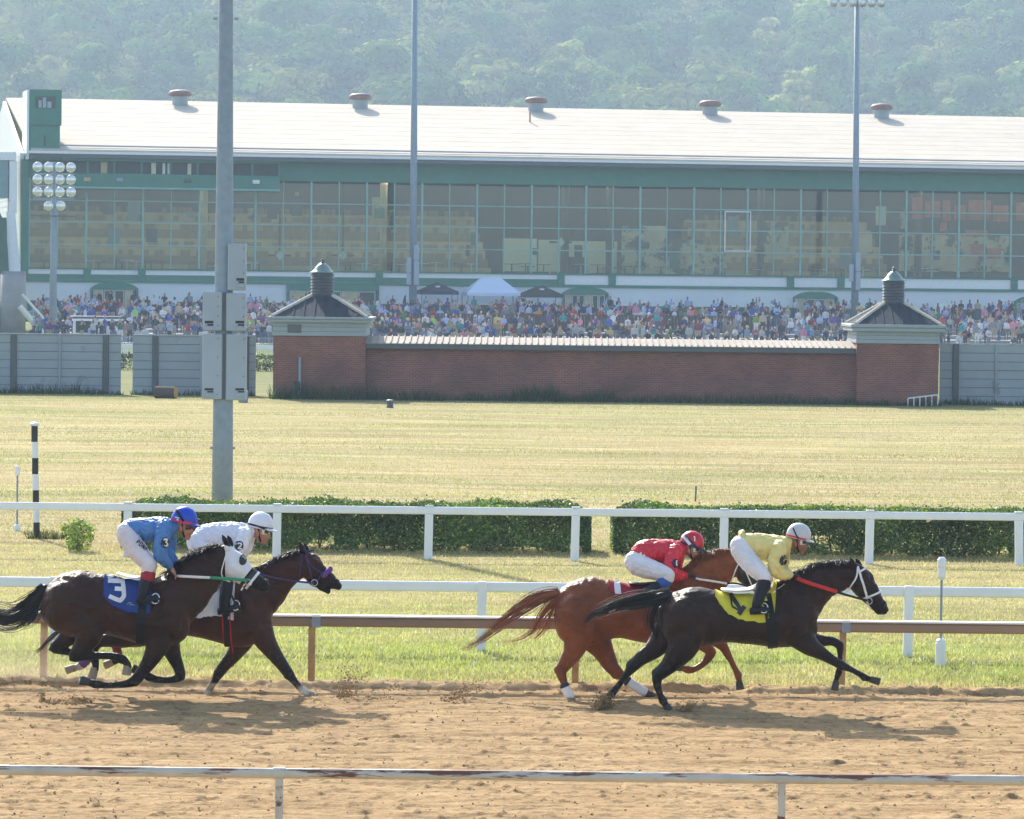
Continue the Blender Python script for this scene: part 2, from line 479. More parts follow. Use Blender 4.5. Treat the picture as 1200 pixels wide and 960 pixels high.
def icos(n_items, centers, sizes, seed=1, squash=.75):
    """many small lumpy pebbles as one vertex/face soup"""
    bm = bmesh.new(); bmesh.ops.create_icosphere(bm, subdivisions=1, radius=1)
    bv = np.array([v.co[:] for v in bm.verts]); bf = np.array([[v.index for v in f.verts] for f in bm.faces]); bm.free()
    r = np.random.default_rng(seed)
    nv = len(bv)
    V = np.empty((n_items, nv, 3)); 
    for i in range(n_items):
        q = Matrix.Rotation(r.uniform(0, 6.3), 3, Vector(r.normal(size=3)).normalized())
        V[i] = (bv * (1 + r.uniform(-.35, .35, (nv, 1))) * [1, r.uniform(.6, 1), squash]) @ np.array(q) * sizes[i] + centers[i]
    F = (bf[None] + (np.arange(n_items) * nv)[:, None, None]).reshape(-1, 3)
    return V.reshape(-1, 3), F
nC = 9000
cx = rng.uniform(-8.5, 8.5, nC); cy = 37.5 + 13.2 * rng.uniform(0, 1, nC)
cl = perlin(cx * 1.2, cy * 2.6) + .5 * perlin(cx * 4, cy * 6); okc = cl > rng.uniform(-.5, .5, nC); cx, cy = cx[okc], cy[okc]; nC = len(cx)
cs = .005 + .012 * rng.uniform(0, 1, nC) ** 3.5
bermn = 700
cx[:bermn] = rng.uniform(-8.5, 8.5, bermn); cy[:bermn] = rng.normal(BERM - .1, .2, bermn); cs[:bermn] *= 1.25
V, F = icos(nC, np.stack([cx, cy, dirt_height(cx, cy) + cs * .3], 1), cs, 5)
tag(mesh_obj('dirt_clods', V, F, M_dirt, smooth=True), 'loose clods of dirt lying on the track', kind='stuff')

# ------------------------------------------------------------------ grass blades
M_grass = leaf_mat('grass_blades', .42, False)
def blades(n, x, y, z, h, w, colr, seed):
    r = np.random.default_rng(seed)
    a = r.uniform(0, 2 * np.pi, n); lean = r.uniform(.1, .9, n) * h; la = r.uniform(0, 2 * np.pi, n)
    bx, by = np.cos(a) * w * .5, np.sin(a) * w * .5
    v = np.empty((n, 3, 3))
    v[:, 0] = np.stack([x - bx, y - by, z - .01], 1); v[:, 1] = np.stack([x + bx, y + by, z - .01], 1)
    v[:, 2] = np.stack([x + np.cos(la) * lean, y + np.sin(la) * lean, z + h], 1)
    return v.reshape(-1, 3), np.arange(3 * n).reshape(n, 3), np.repeat(colr, 3, 0)
def mixc(a, b, t): return np.array(a)[None] * (1 - t[:, None]) + np.array(b)[None] * t[:, None]
def near_grass():
    n = 190000
    y = 51.0 + 26.5 * rng.uniform(0, 1, n) ** 1.25
    x = rng.uniform(-1, 1, n) * (y * .127 + 1.6)
    keep = (y > BERM + .35 + .25 * perlin(x * .9, y * .3)) ; x, y = x[keep], y[keep]; n = len(x)
    f = fbm(x * .35, y * .5, 4)
    f2 = fbm(x * 1.7 + 9, y * 2.2, 3)
    t = np.clip((y - 56) / 9, 0, 1)
    green = np.clip(.78 - .62 * t + 1.0 * f, 0, 1)
    edge = np.clip((53.2 - y) / 1.8, 0, 1); green = np.clip(green - edge * .55, 0, 1)
    c = mixc((.43, .375, .20), (.315, .355, .125), green)
    c = c * (1 + .4 * f2[:, None]) * rng.uniform(.82, 1.22, (n, 1))
    fl_ = (rng.uniform(0, 1, n) < .012) & (y < 62); c[fl_] = (.62, .62, .52)
    h = (.028 + .04 * rng.uniform(0, 1, n)) * (1 + .9 * np.clip(f2 + .1, 0, 1)) * (1 - .35 * t)
    w = .012 + .018 * rng.uniform(0, 1, n)
    return blades(n, x, y, np.zeros(n), h, w, np.clip(c, .01, .5), 3)
V, F, C = near_grass()
tag(mesh_obj('trackside_grass', V, F, M_grass, colors=C), 'short green and straw coloured grass between the rails', kind='stuff')
def far_grass():
    n = 210000
    y = 77.5 + 100 * rng.uniform(0, 1, n) ** 1.15
    x = rng.uniform(-1, 1, n) * (y * .127 + 2)
    f = fbm(x * .13 + y * .03, y * .2, 4); f2 = fbm(x * .25, y * 1.3, 3)
    green = np.clip(.36 + 1.5 * f + .25 * perlin((y - .1 * x) * .16, x * .01), 0, 1)
    c = mixc((.41, .335, .20), (.25, .275, .10), green) * (1 + .22 * f2[:, None] + .26 * perlin((y + .16 * x) * .2, x * .03)[:, None]) * rng.uniform(.93, 1.08, (n, 1))
    h = (.018 + .03 * rng.uniform(0, 1, n)) * (1 + .6 * np.clip(f2, 0, 1)); w = .02 + .03 * rng.uniform(0, 1, n)
    return blades(n, x, y, infield_relief(x, y), h, w, np.clip(c, .01, .6), 4)
V, F, C = far_grass()
tag(mesh_obj('infield_grass', V, F, M_grass, colors=C), 'sun bleached mown grass of the infield', kind='stuff')

# taller weeds at the foot of the brick wall, the fences and the marker posts
def weeds(spots, name, label, col=(.10, .13, .05)):
    vs, fs, cs = [], [], []; k = 0
    for (x0, x1, y, h, n) in spots:
        x = rng.uniform(x0, x1, n); yy = y + rng.normal(0, .12, n) * (1 if x1 - x0 > 2 else .7)
        hh = h * rng.uniform(.3, 1.1, n) * (.55 + .9 * np.clip(fbm(x * .5, yy * .5, 2) + .45, 0, 1)); w = np.full(n, .05 if h > .25 else .03)
        v, f, c = blades(n, x, yy, np.zeros(n), hh, w, np.array(col)[None] * rng.uniform(.6, 1.5, (n, 1)), 9 + k)
        vs.append(v); fs.append(f + k * 0 + sum(len(q) for q in vs[:-1])); cs.append(c); k += 1
    return tag(mesh_obj(name, np.concatenate(vs), np.concatenate(fs), M_grass, colors=np.concatenate(cs)), label, kind='stuff')

# ------------------------------------------------------------------ hill and its trees
def hill_z(x, y):
    y = np.asarray(y, float); x = np.asarray(x, float)
    t = np.clip(y - 1120, 0, None)
    return np.where(t > 0, t * .205 + 8.0 * perlin(x * .004 + 3, y * .004) * np.clip(t / 60, 0, 1) - 1.0, -1.0) + np.clip(t - 800, 0, None) * .05
hx = np.linspace(-700, 700, 60); hy = np.linspace(1090, 2290, 80)
HX, HY = np.meshgrid(hx, hy)
M_hill = mat('wooded_hill_ground', (.03, .042, .02), 1.0, var=.35, vscale=.05)
tag(mesh_obj('hill', np.stack([HX, HY, hill_z(HX, HY)], -1).reshape(-1, 3), grid_faces(60, 80), M_hill, smooth=True), 'wooded hill rising behind the grandstand', kind='structure')

M_leaf = leaf_mat('tree_leaves', .14, False)
M_bark = mat('bark', (.09, .07, .05), .9, var=.25, vscale=2, bump=.5)
def crown_mesh(name, rx, rz, nblob, nleaf, leaf, base, seed):
    r = np.random.default_rng(seed)
    pts, cols, nor, smo = [], [], [], []
    for b in range(nblob):
        v = r.normal(size=3); v /= np.linalg.norm(v); v[2] = v[2] * (1.0 if v[2] > 0 else .8)
        rad = r.uniform(.55, 1.0)
        c = v * rad * np.array([rx, rx, rz]) + np.array([0, 0, rz * .55])
        br = rx * r.uniform(.24, .46)
        n = int(nleaf / nblob * (br / (rx * .4)) ** 2)
        d = r.normal(size=(n, 3)); d /= np.linalg.norm(d, axis=1)[:, None]; d[:, 2] = np.where(d[:, 2] < -.35, -d[:, 2], d[:, 2])
        q = c + d * br * r.uniform(.55, 1.08, (n, 1)) * [1.1, 1.1, .8]
        pts.append(q); nor.append(d + (p_off := (c / np.array([rx, rx, rz]))) * .5 + r.normal(0, .13, (n, 3)))
        smo.append(d * .9 + (c - np.array([0, 0, rz * .4])) / np.array([rx, rx, rz]) * .7 + np.array([0, 0, .15]))
        cc = np.array(base) * r.uniform(.7, 1.35) * (1 + r.normal(0, .08, 3))
        cols.append(cc[None] * r.uniform(.85, 1.16, (n, 1)))
    p = np.concatenate(pts); nn = np.concatenate(nor); nn /= np.linalg.norm(nn, axis=1)[:, None]; c = np.clip(np.concatenate(cols), .01, .6)
    n = len(p)
    a = np.cross(nn, r.normal(size=(n, 3))); a /= np.linalg.norm(a, axis=1)[:, None]; b = np.cross(nn, a)
    s = leaf * r.uniform(.5, 1.2, (n, 1))
    V = np.stack([p - a * s, p - b * s * .7, p + a * s, p + b * s * .7], 1).reshape(-1, 3)
    F = np.arange(4 * n).reshape(n, 4)
    o = mesh_obj('crown', V, F, M_leaf, smooth=True, colors=np.repeat(c, 4, 0))
    sn = np.concatenate(smo); sn = sn + r.normal(0, .12, sn.shape); sn /= np.linalg.norm(sn, axis=1)[:, None]
    o.data.normals_split_custom_set_from_vertices(np.repeat(sn, 4, 0).tolist())
    return o
def trunk_mesh(h, seed):
    r = random.Random(seed); m = MB()
    m.tube([(0, 0, -1.5), (.1, 0, h * .3), (-.15, .1, h * .62), (.1, 0, h)], [.42, .34, .24, .1], 8)
    for k in range(7):
        z = h * r.uniform(.3, .85); a = r.uniform(0, 6.3); l = h * r.uniform(.2, .38)
        m.tube([(0, 0, z), (math.cos(a) * l * .5, math.sin(a) * l * .5, z + l * .35), (math.cos(a) * l, math.sin(a) * l, z + l * .7)], [.16, .1, .04], 6)
    return m.build('trunk', M_bark)
TREE_KINDS = []
for i, (rx, rz, base, word) in enumerate([(6.0, 7.4, (.24, .30, .075), 'round'), (5.2, 9.0, (.15, .21, .06), 'tall'), (7.0, 7.4, (.29, .32, .085), 'broad'),
                                    (4.6, 7.0, (.36, .38, .12), 'pale'), (6.0, 8.6, (.10, .15, .05), 'dark'), (5.4, 7.6, (.20, .26, .065), 'leafy')]):
    TREE_KINDS.append((crown_mesh('crown', rx, rz, 34, 5200, .46, base, 20 + i), trunk_mesh(rz * 1.0, i), word, rz))
def h_place(px):
    marks = [(0, 'the left edge'), (53, 'the green tower'), (211, 'the first roof vent'), (262, 'the big steel pole'), (422, 'the second roof vent'), (485, 'the thin grey pole'), (628, 'the third roof vent'), (832, 'the fourth roof vent'), (1003, 'the floodlight mast'), (1033, 'the last roof vent'), (1195, 'the right edge')]
    px0, nm = min(marks, key=lambda m: abs(m[0] - px))
    return ('right of ' if px > px0 + 6 else 'left of ' if px < px0 - 6 else 'above ') + nm
tree_labels = {}
placed = []
tr_ = random.Random(11)
cand = []
for k in range(9000):
    y = 1165 + 600 * tr_.random() ** 1.0
    x = tr_.uniform(-1, 1) * (y * .125 + 12)
    md = 22.5 + (y - 1165) * .012
    if all((x - a) ** 2 + (y - b) ** 2 * .8 > md * md for a, b in cand):
        cand.append((x, y))
    if len(cand) >= 292: break
cand.sort(key=lambda p: p[1])
first = {}
for k, (x, y) in enumerate(cand):
    px = 600 + x / y * FPX
    band = 'just above the grandstand roof' if y < 1250 else 'low on the hillside' if y < 1340 else 'halfway up the hillside' if y < 1460 else 'high on the hillside'
    for attempt in range(40):
        j = tr_.randrange(6); sz = ('big ', 'small ', '', 'wide ', 'tall ')[tr_.randrange(5) if attempt > 8 else 2]; lab = f'{sz}{TREE_KINDS[j][2]} hazy tree {band}, {h_place(px)}'
        if lab not in tree_labels: break
    tree_labels[lab] = 1
    s = tr_.uniform(2.3, 2.7) if sz == 'big ' else tr_.uniform(1.6, 1.85) if sz == 'small ' else tr_.uniform(1.75, 2.75)
    crown, trunk, word, rz = TREE_KINDS[j]
    z = float(hill_z(x, y))
    t = empty('broadleaf_tree', (x, y, z), None, 'tree', 'trees on the wooded hillside', tr_.uniform(0, 6.28))
    wq = 1.25 if sz == 'wide ' else 1.0; t.scale = (s * wq * tr_.uniform(.9, 1.15), s * tr_.uniform(.9, 1.15), s * (1.2 if sz == 'tall ' else 1.0))
    for src in (crown, trunk):
        c = src if (j, src.name) not in first else src.copy()
        if (j, src.name) in first: COL.objects.link(c)
        first[(j, src.name)] = 1
        c.parent = t
        c.location = (0, 0, rz * .38) if src is crown else (0, 0, 0)
    t['label'] = lab

# ------------------------------------------------------------------ hedges
M_hedge = leaf_mat('hedge_leaves', .38)
def hedge(name, label, x0, x1, y0, y1, h, n, base, seed, leaf=.03, group=None, taper=.10):
    r = np.random.default_rng(seed)
    root = empty(name, ((x0 + x1) / 2, (y0 + y1) / 2, 0), label, 'hedge', group)
    x = r.uniform(x0, x1, n); 
    u = r.uniform(0, 1, n)
    # shell of leaves: front, top, back, ends, thinner inside
    side = r.choice(5, n, p=[.42, .25, .13, .06, .14])
    yy = r.uniform(y0, y1, n); zz = h * r.uniform(.03, 1, n) ** .9
    dep = np.abs(r.normal(0, .07, n))
    yy = np.where(side == 0, y0 + dep, yy); yy = np.where(side == 2, y1 - dep, yy)
    zz = np.where(side == 1, h - np.abs(r.normal(0, .045, n)), zz)
    endx = np.where(r.uniform(0, 1, n) < .5, x0 + dep, x1 - dep); x = np.where(side == 3, endx, x)
    lump = .16 * fbm(x * 1.1 + seed, zz * 1.3 + yy, 3)
    yy = yy - lump * (side == 0) + taper * (zz / h) * (side == 0)
    zz = zz + (side == 1) * (.17 * fbm(x * .9, yy * 1.2 + seed, 3) + .05 * perlin(x * 6, yy * 6)); zz = zz * (1 - .16 * np.exp(-((x - x0) / .22) ** 2) - .16 * np.exp(-((x1 - x) / .22) ** 2))
    sh_ = (side == 1) & (r.uniform(0, 1, n) < .02); zz = zz + sh_ * r.uniform(0, .12, n)
    # gaps low down where the stems show
    hole = (perlin(x * 1.5 + seed, zz * 2.3) + .5 * perlin(x * 4, zz * 5 + seed) - 1.0 * (zz / h)) > .22
    if x1 - x0 < 1: 
        a_ = r.uniform(0, 6.28, n); q_ = r.uniform(0, 1, n) ** .6; x = (x0 + x1) / 2 + np.cos(a_) * q_ * (x1 - x0) * .55 * (.55 + .6 * zz / h) ; yy = (y0 + y1) / 2 + np.sin(a_) * q_ * .3; zz = zz * (1.05 - .35 * q_) + .05 * perlin(x * 9, yy * 9)
    keep = ~((side == 0) & hole & (r.uniform(0, 1, n) < .93)); keep &= ~((side == 4) & hole & (r.uniform(0, 1, n) < .8)); pass
    x, yy, zz = x[keep], yy[keep], zz[keep]; n = len(x)
    p = np.stack([x, yy, np.clip(zz, .02, None)], 1)
    nn = r.normal(size=(n, 3)) + [0, -.3, .7]; nn /= np.linalg.norm(nn, axis=1)[:, None]
    a = np.cross(nn, r.normal(size=(n, 3))); a /= np.linalg.norm(a, axis=1)[:, None]; b = np.cross(nn, a)
    s = leaf * r.uniform(.55, 1.3, (n, 1))
    V = np.stack([p - a * s, p - b * s * .55, p + a * s, p + b * s * .55], 1).reshape(-1, 3)
    c = np.array(base)[None] * r.uniform(.35, 1.9, (n, 1)) * (1 + .8 * fbm(x * .8, zz * 1.2 + seed, 2))[:, None]
    yel = r.uniform(0, 1, n) < .14; c[yel] = c[yel] * [2.3, 1.8, 1.0]
    f = mesh_obj('foliage', V, np.arange(4 * n).reshape(n, 4), M_hedge, root, colors=np.repeat(np.clip(c, .008, .45), 4, 0))
    m = MB()
    k = int((x1 - x0) / .28)
    for i in range(k):
        sx = x0 + (i + .5) * (x1 - x0) / k + r.uniform(-.08, .08); sy = (y0 + y1) / 2 + r.uniform(0, .3)
        for q in range(3):
            m.tube([(sx, sy, 0), (sx + r.uniform(-.12, .12), sy + r.uniform(-.15, .15), h * .5), (sx + r.uniform(-.25, .25), sy + r.uniform(-.3, .3), h * .9)], [.014, .009, .004], 5)
    m.build('stems', M_bark, root)
    return root
HY0 = 76.6
hz = .84
lx0, lx1 = XH(142, HY0), XH(693, HY0)
rx0 = XH(718, HY0)
hedge('clipped_hedge', 'long clipped green hedge behind the white rail, left of the gap', lx0, lx1, HY0, HY0 + 1.5, hz, 100000, (.085, .145, .036), 31, group='clipped hedges along the infield')
hedge('clipped_hedge', 'clipped green hedge behind the white rail, right of the gap', rx0, rx0 + 9.6, HY0, HY0 + 1.5, hz, 100000, (.087, .147, .036), 32, group='clipped hedges along the infield')
bp_ = P(92, 618, 75.8)
hedge('small_bush', 'small loose yellow green bush between the striped post and hedge', bp_.x - .28, bp_.x + .28, 75.6, 76.1, .66, 1000, (.14, .20, .04), 33, leaf=.036, taper=.0)
bpy.data.objects['small_bush']['category'] = 'bush'
# ------------------------------------------------------------------ running rails
def running_rail(name, label, d, ztop, hrail, deep, mat_, post_pxs, post_w, post_d, group, ext=60, step=None, shape='box', post_mat=None, cap=0.0, yaw=0.0):
    root = empty(name, (0, d, 0), label, 'rail', group)
    m = MB()
    if shape == 'box':
        m.bbox(-ext, ext, d - deep / 2, d + deep / 2, ztop - hrail, ztop, min(hrail, deep) * .22)
    else:
        r_ = random.Random(4)
        n = 60
        m.tube([(-ext + 2 * ext * i / n, d, ztop - hrail / 2 + r_.uniform(-.004, .004)) for i in range(n + 1)], hrail / 2, 12)
    m.build('top_rail', mat_, root, smooth=(shape != 'box'))
    xs = [XH(p, d) for p in post_pxs]
    if step:
        a = min(xs)
        while a > -ext: a -= step; xs.append(a)
        a = max(xs)
        while a < ext: a += step; xs.append(a)
    r_ = random.Random(5)
    for x in xs:
        m = MB(); lean = r_.uniform(-.02, .02)
        top = ztop - hrail + .002 if cap <= 0 else ztop + cap
        if shape == 'box':
            yy = d if cap <= 0 else d - deep / 2 - post_d / 2 + .02
            m.bbox(x - post_w / 2, x + post_w / 2, yy - post_d / 2, yy + post_d / 2, -.1, top, .012)
            m.v = [(vx + lean * (vz / ztop - 1), vy, vz) for vx, vy, vz in m.v]
        else:
            m.tube([(x, d, -.1), (x, d, top)], post_w / 2, 12)
            m.tube([(x - .05, d, ztop - hrail / 2), (x + .05, d, ztop - hrail / 2)], hrail * .58, 12)
        m.build('post', post_mat or mat_, root)
    return root
running_rail('running_rail', 'rusty white pipe rail in the foreground on the near edge of the dirt', 34.5, .945, .086, .086, M_rust, [330, 920], .068, .068, 'running rails', step=4.17, shape='pipe')
br = running_rail('running_rail', 'brown box rail on wooden posts along the far edge of the dirt', 51.15, .858, .122, .12, M_brown, [367, 53, 677, 990], .085, .085, 'running rails', step=3.25, post_mat=M_wood)
MB().bbox(-60, 60, 51.15 - .08, 51.15 + .10, .8585, .880, .006).build('sunlit_edge_strip', M_whiterail, br)  # white strip added to stand in for the rail's sunlit top edge
for p in (372, 993):
    x = XH(p, 51.15)
    MB().bbox(x - .055, x + .055, 51.15 - .068, 51.15 + .068, .858 - .128, .883, .005).build('joint_sleeve', M_galv, br)
running_rail('running_rail', 'white flat rail with few wide posts, just behind the brown rail', 56.2, .94, .135, .09, M_whiterail, [566, 66, 1066], .125, .10, 'running rails', step=5.75, cap=.015)
tr = running_rail('running_rail', 'white flat rail with close posts standing in front of the hedges', 74.7, .945, .135, .09, M_whiterail, [150, 325, 503, 675, 849, 1020, 1194], .15, .09, 'running rails', step=2.65)
for p in [150, 325, 503, 675, 849, 1020, 1194]:
    x = XH(p, 74.7); MB().bbox(x - .075, x + .075, 74.7 - .05, 74.7 + .05, .947, .975, .01).build('post_cap', M_whiterail, tr)

# ------------------------------------------------------------------ marker posts and small ground fixtures
b = G(43, 631)
pr = empty('striped_post', b, 'black and white striped furlong post standing left of the small bush', 'post')
ztop = ZH(39, 499, b.y); k = 7
for i in range(k):
    z0, z1 = ztop * i / k, ztop * (i + 1) / k
    MB().lathe((b.x - .06 * (i + .5) / k, b.y, 0), [(.062, z0), (.062, z1)], 14).build('stripe', M_black if i % 2 == 0 else M_white, pr, smooth=False)
MB().lathe((b.x - .06, b.y, 0), [(.085, ztop), (.085, ztop + .05), (.03, ztop + .075)], 14).build('cap', M_white, pr)
def timing_post(px, base, top, label):
    b = G(px, base); r = empty('timing_post', b, label, 'post', 'slim timing posts with white heads')
    zt = ZH(px, top, b.y); w = b.y / FPX
    MB().lathe((b.x, b.y, 0), [(w * 6.3, -.05), (w * 6.3, w * 27), (w * 5.6, w * 28.5), (w * 5.6, w * 31), (w * 3, w * 33)], 14).build('base_tube', M_whiterail, r)
    MB().lathe((b.x, b.y, 0), [(w * 1.5, w * 30), (w * 1.4, zt - w * 24)], 10).build('rod', M_galv, r)
    MB().lathe((b.x, b.y, 0), [(w * 2, zt - w * 27), (w * 4.6, zt - w * 23), (w * 4.6, zt - w * 12), (w * 5.4, zt - w * 11), (w * 5.4, zt - w * 3), (w * 3.2, zt)], 14).build('head', M_whiterail, r)
timing_post(1102, 781, 653, 'grey timing post with white head and white base tube on the green grass')
b = G(20, 622); r = empty('timing_post', b, 'slim rod with small white head beside the striped post', 'post', 'slim timing posts with white heads')
zt = ZH(20, 546, b.y)
MB().lathe((b.x, b.y, 0), [(.06, -.05), (.06, .1), (.03, .13)], 12).build('base_tube', M_whiterail, r)
MB().lathe((b.x, b.y, 0), [(.018, .1), (.018, zt - .15)], 8).build('rod', M_galv, r)
MB().lathe((b.x, b.y, 0), [(.045, zt - .19), (.05, zt - .1), (.05, zt - .02), (.03, zt)], 12).build('head', M_whiterail, r)
for (px, py, h, lab) in ((815, 588, .36, 'thin stake standing alone in the dry infield grass beyond the right hedge'),):
    b = G(px, py); tag(MB().tube([b, b + Vector((.01, 0, h))], .02, 6).build('stake', M_dkgrey), lab, 'stake')
b = G(457, 478)
tag(MB().lathe((b.x, b.y, 0), [(.14, 0), (.12, .2), (.16, .22), (.15, .30), (.05, .33)], 10).build('ground_valve', M_dkgrey), 'low dark valve stub in the grass before the brick wall', 'valve')
b = G(351, 468)
r = empty('utility_pole', b, 'thin grey pole in front of the left brick tower', 'pole')
MB().tube([b, b + Vector((0, 0, 1.75))], .055, 8).build('pole', M_galv, r)
MB().bbox(b.x - .28, b.x + .02, b.y - .2, b.y - .06, .42, .75, .03).build('switch_box', M_black, r)
b = G(283, 472)
r = empty('junction_cabinet', b, 'small pale cabinet low on the grass behind the big steel pole', 'cabinet')
MB().bbox(b.x - .05, b.x + .24, b.y, b.y + .4, .0, .5, .03).build('cabinet', M_galv, r)
MB().bbox(b.x - .12, b.x + .02, b.y - .05, b.y + .3, -.02, .2, .02).build('plinth', M_concrete, r)
b = G(203, 467)
m = MB(); m.tube([b + Vector((-.75, .25, .24)), b + Vector((.1, 0, .24))], .25, 18)
lg = m.build('log', M_bark, None, smooth=False); tag(lg, 'short log lying on the grass in front of the grey fence', 'log')
m = MB(); m.tube([b + Vector((.1, 0, .24)), b + Vector((.104, -.0015, .24))], .235, 18); m.build('cut_end', mat('cut_wood', (.42, .24, .08), .8, var=.2, vscale=5), lg) if False else None
cutm = mat('cut_wood', (.45, .26, .09), .8, var=.2, vscale=6)
ce = MB().tube([b + Vector((.10, 0, .24)), b + Vector((.112, -.004, .24))], .232, 18)
o = mesh_obj('cut_end', ce.v, ce.f, cutm, lg)

# ------------------------------------------------------------------ big steel pole with grey boxes
PD = 88.0
pb = P(261, 617, PD); pb.z = 0
pole = empty('steel_pole', pb, 'thick galvanised steel pole with grey speaker boxes, standing behind the left hedge', 'pole')
zs = [(0, 12.6 / 2), (ZH(261, 480, PD), 11.6), (ZH(263, 250, PD), 10.0), (ZH(265, 0, PD), 8.2), (15, 6.8)]
s_ = PD / FPX
topx = XH(265, PD, 0); basex = XH(260.5, PD, 585)
z480 = ZH(261, 480, PD); z0 = ZH(265, 0, PD)
def pole_x(z): return basex + (topx - basex) * (z / z0)
m = MB(); m.tube([(pole_x(z), PD, z) for z in (-.2, z480, ZH(263, 250, PD), z0, 16)], [12.6 * s_, 11.8 * s_, 10.2 * s_, 8.2 * s_, 6.5 * s_], 28)
m.build('pole', M_galv, pole, smooth=True)
for z in (ZH(262, 525, PD), ZH(264, 22, PD)):
    m = MB()
    for sg in (-1, 1): m.tube([(pole_x(z) + sg * 10 * s_, PD, z), (pole_x(z) + sg * 14.5 * s_, PD, z)], .03, 6)
    m.tube([(pole_x(z), PD - 9 * s_, z), (pole_x(z), PD - 13 * s_, z)], .03, 6)
    m.build('step_bolt', M_galv, pole)
def speaker_box(x0, x1, y0, y1, slots):
    a, c = P(x0, y0, PD - .28), P(x1, y1, PD - .28)
    bx = MB().bbox(a.x, c.x, PD - .30, PD - .02, c.z + .015, a.z - .015, .02).build('speaker_box', M_greybox, pole)
    sx0, sy0, sx1, sy1 = slots
    p, q = P(sx0, sy0, PD - .3), P(sx1, sy1, PD - .3)
    m = MB(); h = p.z - q.z; w = q.x - p.x
    m.box(p.x, q.x, PD - .306, PD - .298, q.z + h * .62, p.z).box(p.x + w * .3, q.x, PD - .306, PD - .298, q.z + h * .28, q.z + h * .52)
    m.build('louver_slot', M_black, bx)
    m = MB()
    for zz in np.linspace(c.z + .12, a.z - .12, 4):
        m.lathe((c.x - .05 if x0 > 250 else a.x + .33, PD - .302, zz), [(.012, -.01), (.012, .01)], 6)
    m.build('screw', M_dkgrey, bx)
    m = MB(); m.bbox(p.x, q.x, PD - .34, PD - .3, q.z - .05, q.z + h * .12, .006); m.build('louver_hood', M_greybox, bx)
for a in ((267, 288, 284.5, 341.5, (277, 326, 286, 334)), (265, 288, 342.5, 389, (276, 376, 286, 384)), (265, 288, 390.5, 470, (276, 455, 286, 462)),
          (237.5, 260, 341, 388.5, (240, 376, 250, 384)), (237, 260, 390, 469, (240, 455, 250, 462))):
    speaker_box(*a)
for (y0, y1) in ((342, 388.5), (390.5, 469)):
    a, c = P(254, y0, PD - .3), P(263.5, y1, PD - .3)
    MB().bbox(c.x - 4.3 * s_, c.x + 1.2 * s_, PD - .27, PD - .05, c.z + .02, a.z - .02, .01).build('cable_channel', M_dkgrey, pole)

# ------------------------------------------------------------------ brick wall (back of the tote board) and its two towers
def brick_material():
    m = bpy.data.materials.new('brick'); m.use_nodes = True
    nt = m.node_tree; L = nt.links; b = nt.nodes['Principled BSDF']
    geo = _n(nt, 'ShaderNodeNewGeometry'); sp = _n(nt, 'ShaderNodeSeparateXYZ'); L.new(geo.outputs['Position'], sp.inputs[0])
    ad = _n(nt, 'ShaderNodeMath', operation='ADD'); L.new(sp.outputs['X'], ad.inputs[0]); L.new(sp.outputs['Y'], ad.inputs[1])
    cb = _n(nt, 'ShaderNodeCombineXYZ'); L.new(ad.outputs[0], cb.inputs[0]); L.new(sp.outputs['Z'], cb.inputs[1])
    bt = _n(nt, 'ShaderNodeTexBrick'); L.new(cb.outputs[0], bt.inputs['Vector'])
    bt.inputs['Color1'].default_value = (.18, .05, .035, 1); bt.inputs['Color2'].default_value = (.24, .08, .054, 1); bt.inputs['Mortar'].default_value = (.23, .15, .12, 1)
    bt.inputs['Scale'].default_value = 1.0; bt.inputs['Brick Width'].default_value = .24; bt.inputs['Row Height'].default_value = .08; bt.inputs['Mortar Size'].default_value = .011
    nz = _n(nt, 'ShaderNodeTexNoise'); nz.inputs['Scale'].default_value = .55; nz.inputs['Detail'].default_value = 6; L.new(geo.outputs['Position'], nz.inputs['Vector'])
    r2 = _n(nt, 'ShaderNodeMapRange'); r2.inputs[1].default_value = .3; r2.inputs[2].default_value = .7; r2.inputs[3].default_value = .72; r2.inputs[4].default_value = 1.25; L.new(nz.outputs[0], r2.inputs[0])
    mx = _n(nt, 'ShaderNodeMix', data_type='RGBA', blend_type='MULTIPLY'); mx.inputs[0].default_value = 1
    L.new(bt.outputs['Color'], mx.inputs[6]); L.new(r2.outputs[0], mx.inputs[7]); L.new(mx.outputs[2], b.inputs['Base Color'])
    b.inputs['Roughness'].default_value = .9
    bp = _n(nt, 'ShaderNodeBump'); bp.inputs['Strength'].default_value = .6; bp.inputs['Distance'].default_value = .01; bp.invert = True
    L.new(bt.outputs['Fac'], bp.inputs['Height']); L.new(bp.outputs[0], b.inputs['Normal'])
    return m
M_brick = brick_material()
WD = 174.5
def zx(px, py, d=WD): p = P(px, py, d); return p.x, p.z
wx0, _ = zx(424, 440); wx1, _ = zx(1008, 440)
_, wz = zx(600, 404); 
wall = empty('brick_wall', ((wx0 + wx1) / 2, WD, 0), 'long red brick wall with white metal coping between two brick towers', 'wall')
MB().bbox(wx0, wx1, WD, WD + .5, -.3, wz - .12, .02).build('brickwork', M_brick, wall)
px_ = zx(716, 440)[0]
MB().bbox(px_ - .1, px_ + .1, WD - .05, WD + .01, -.2, wz - .13, .015).build('expansion_pier', M_brick, wall)
MB().bbox(wx0, wx1, WD - .35, WD - .26, wz - .22, wz + .0, .01).build('gutter', M_dkgrey, wall)
m = MB()
for i in range(26):
    x = wx0 + .4 + (wx1 - wx0 - .8) * i / 25; m.box(x - .03, x + .03, WD - .26, WD + .001, wz - .2, wz - .12)
m.build('bracket', M_dkgrey, wall)
rz1 = ZH(600, 395.5, WD + 2.2)
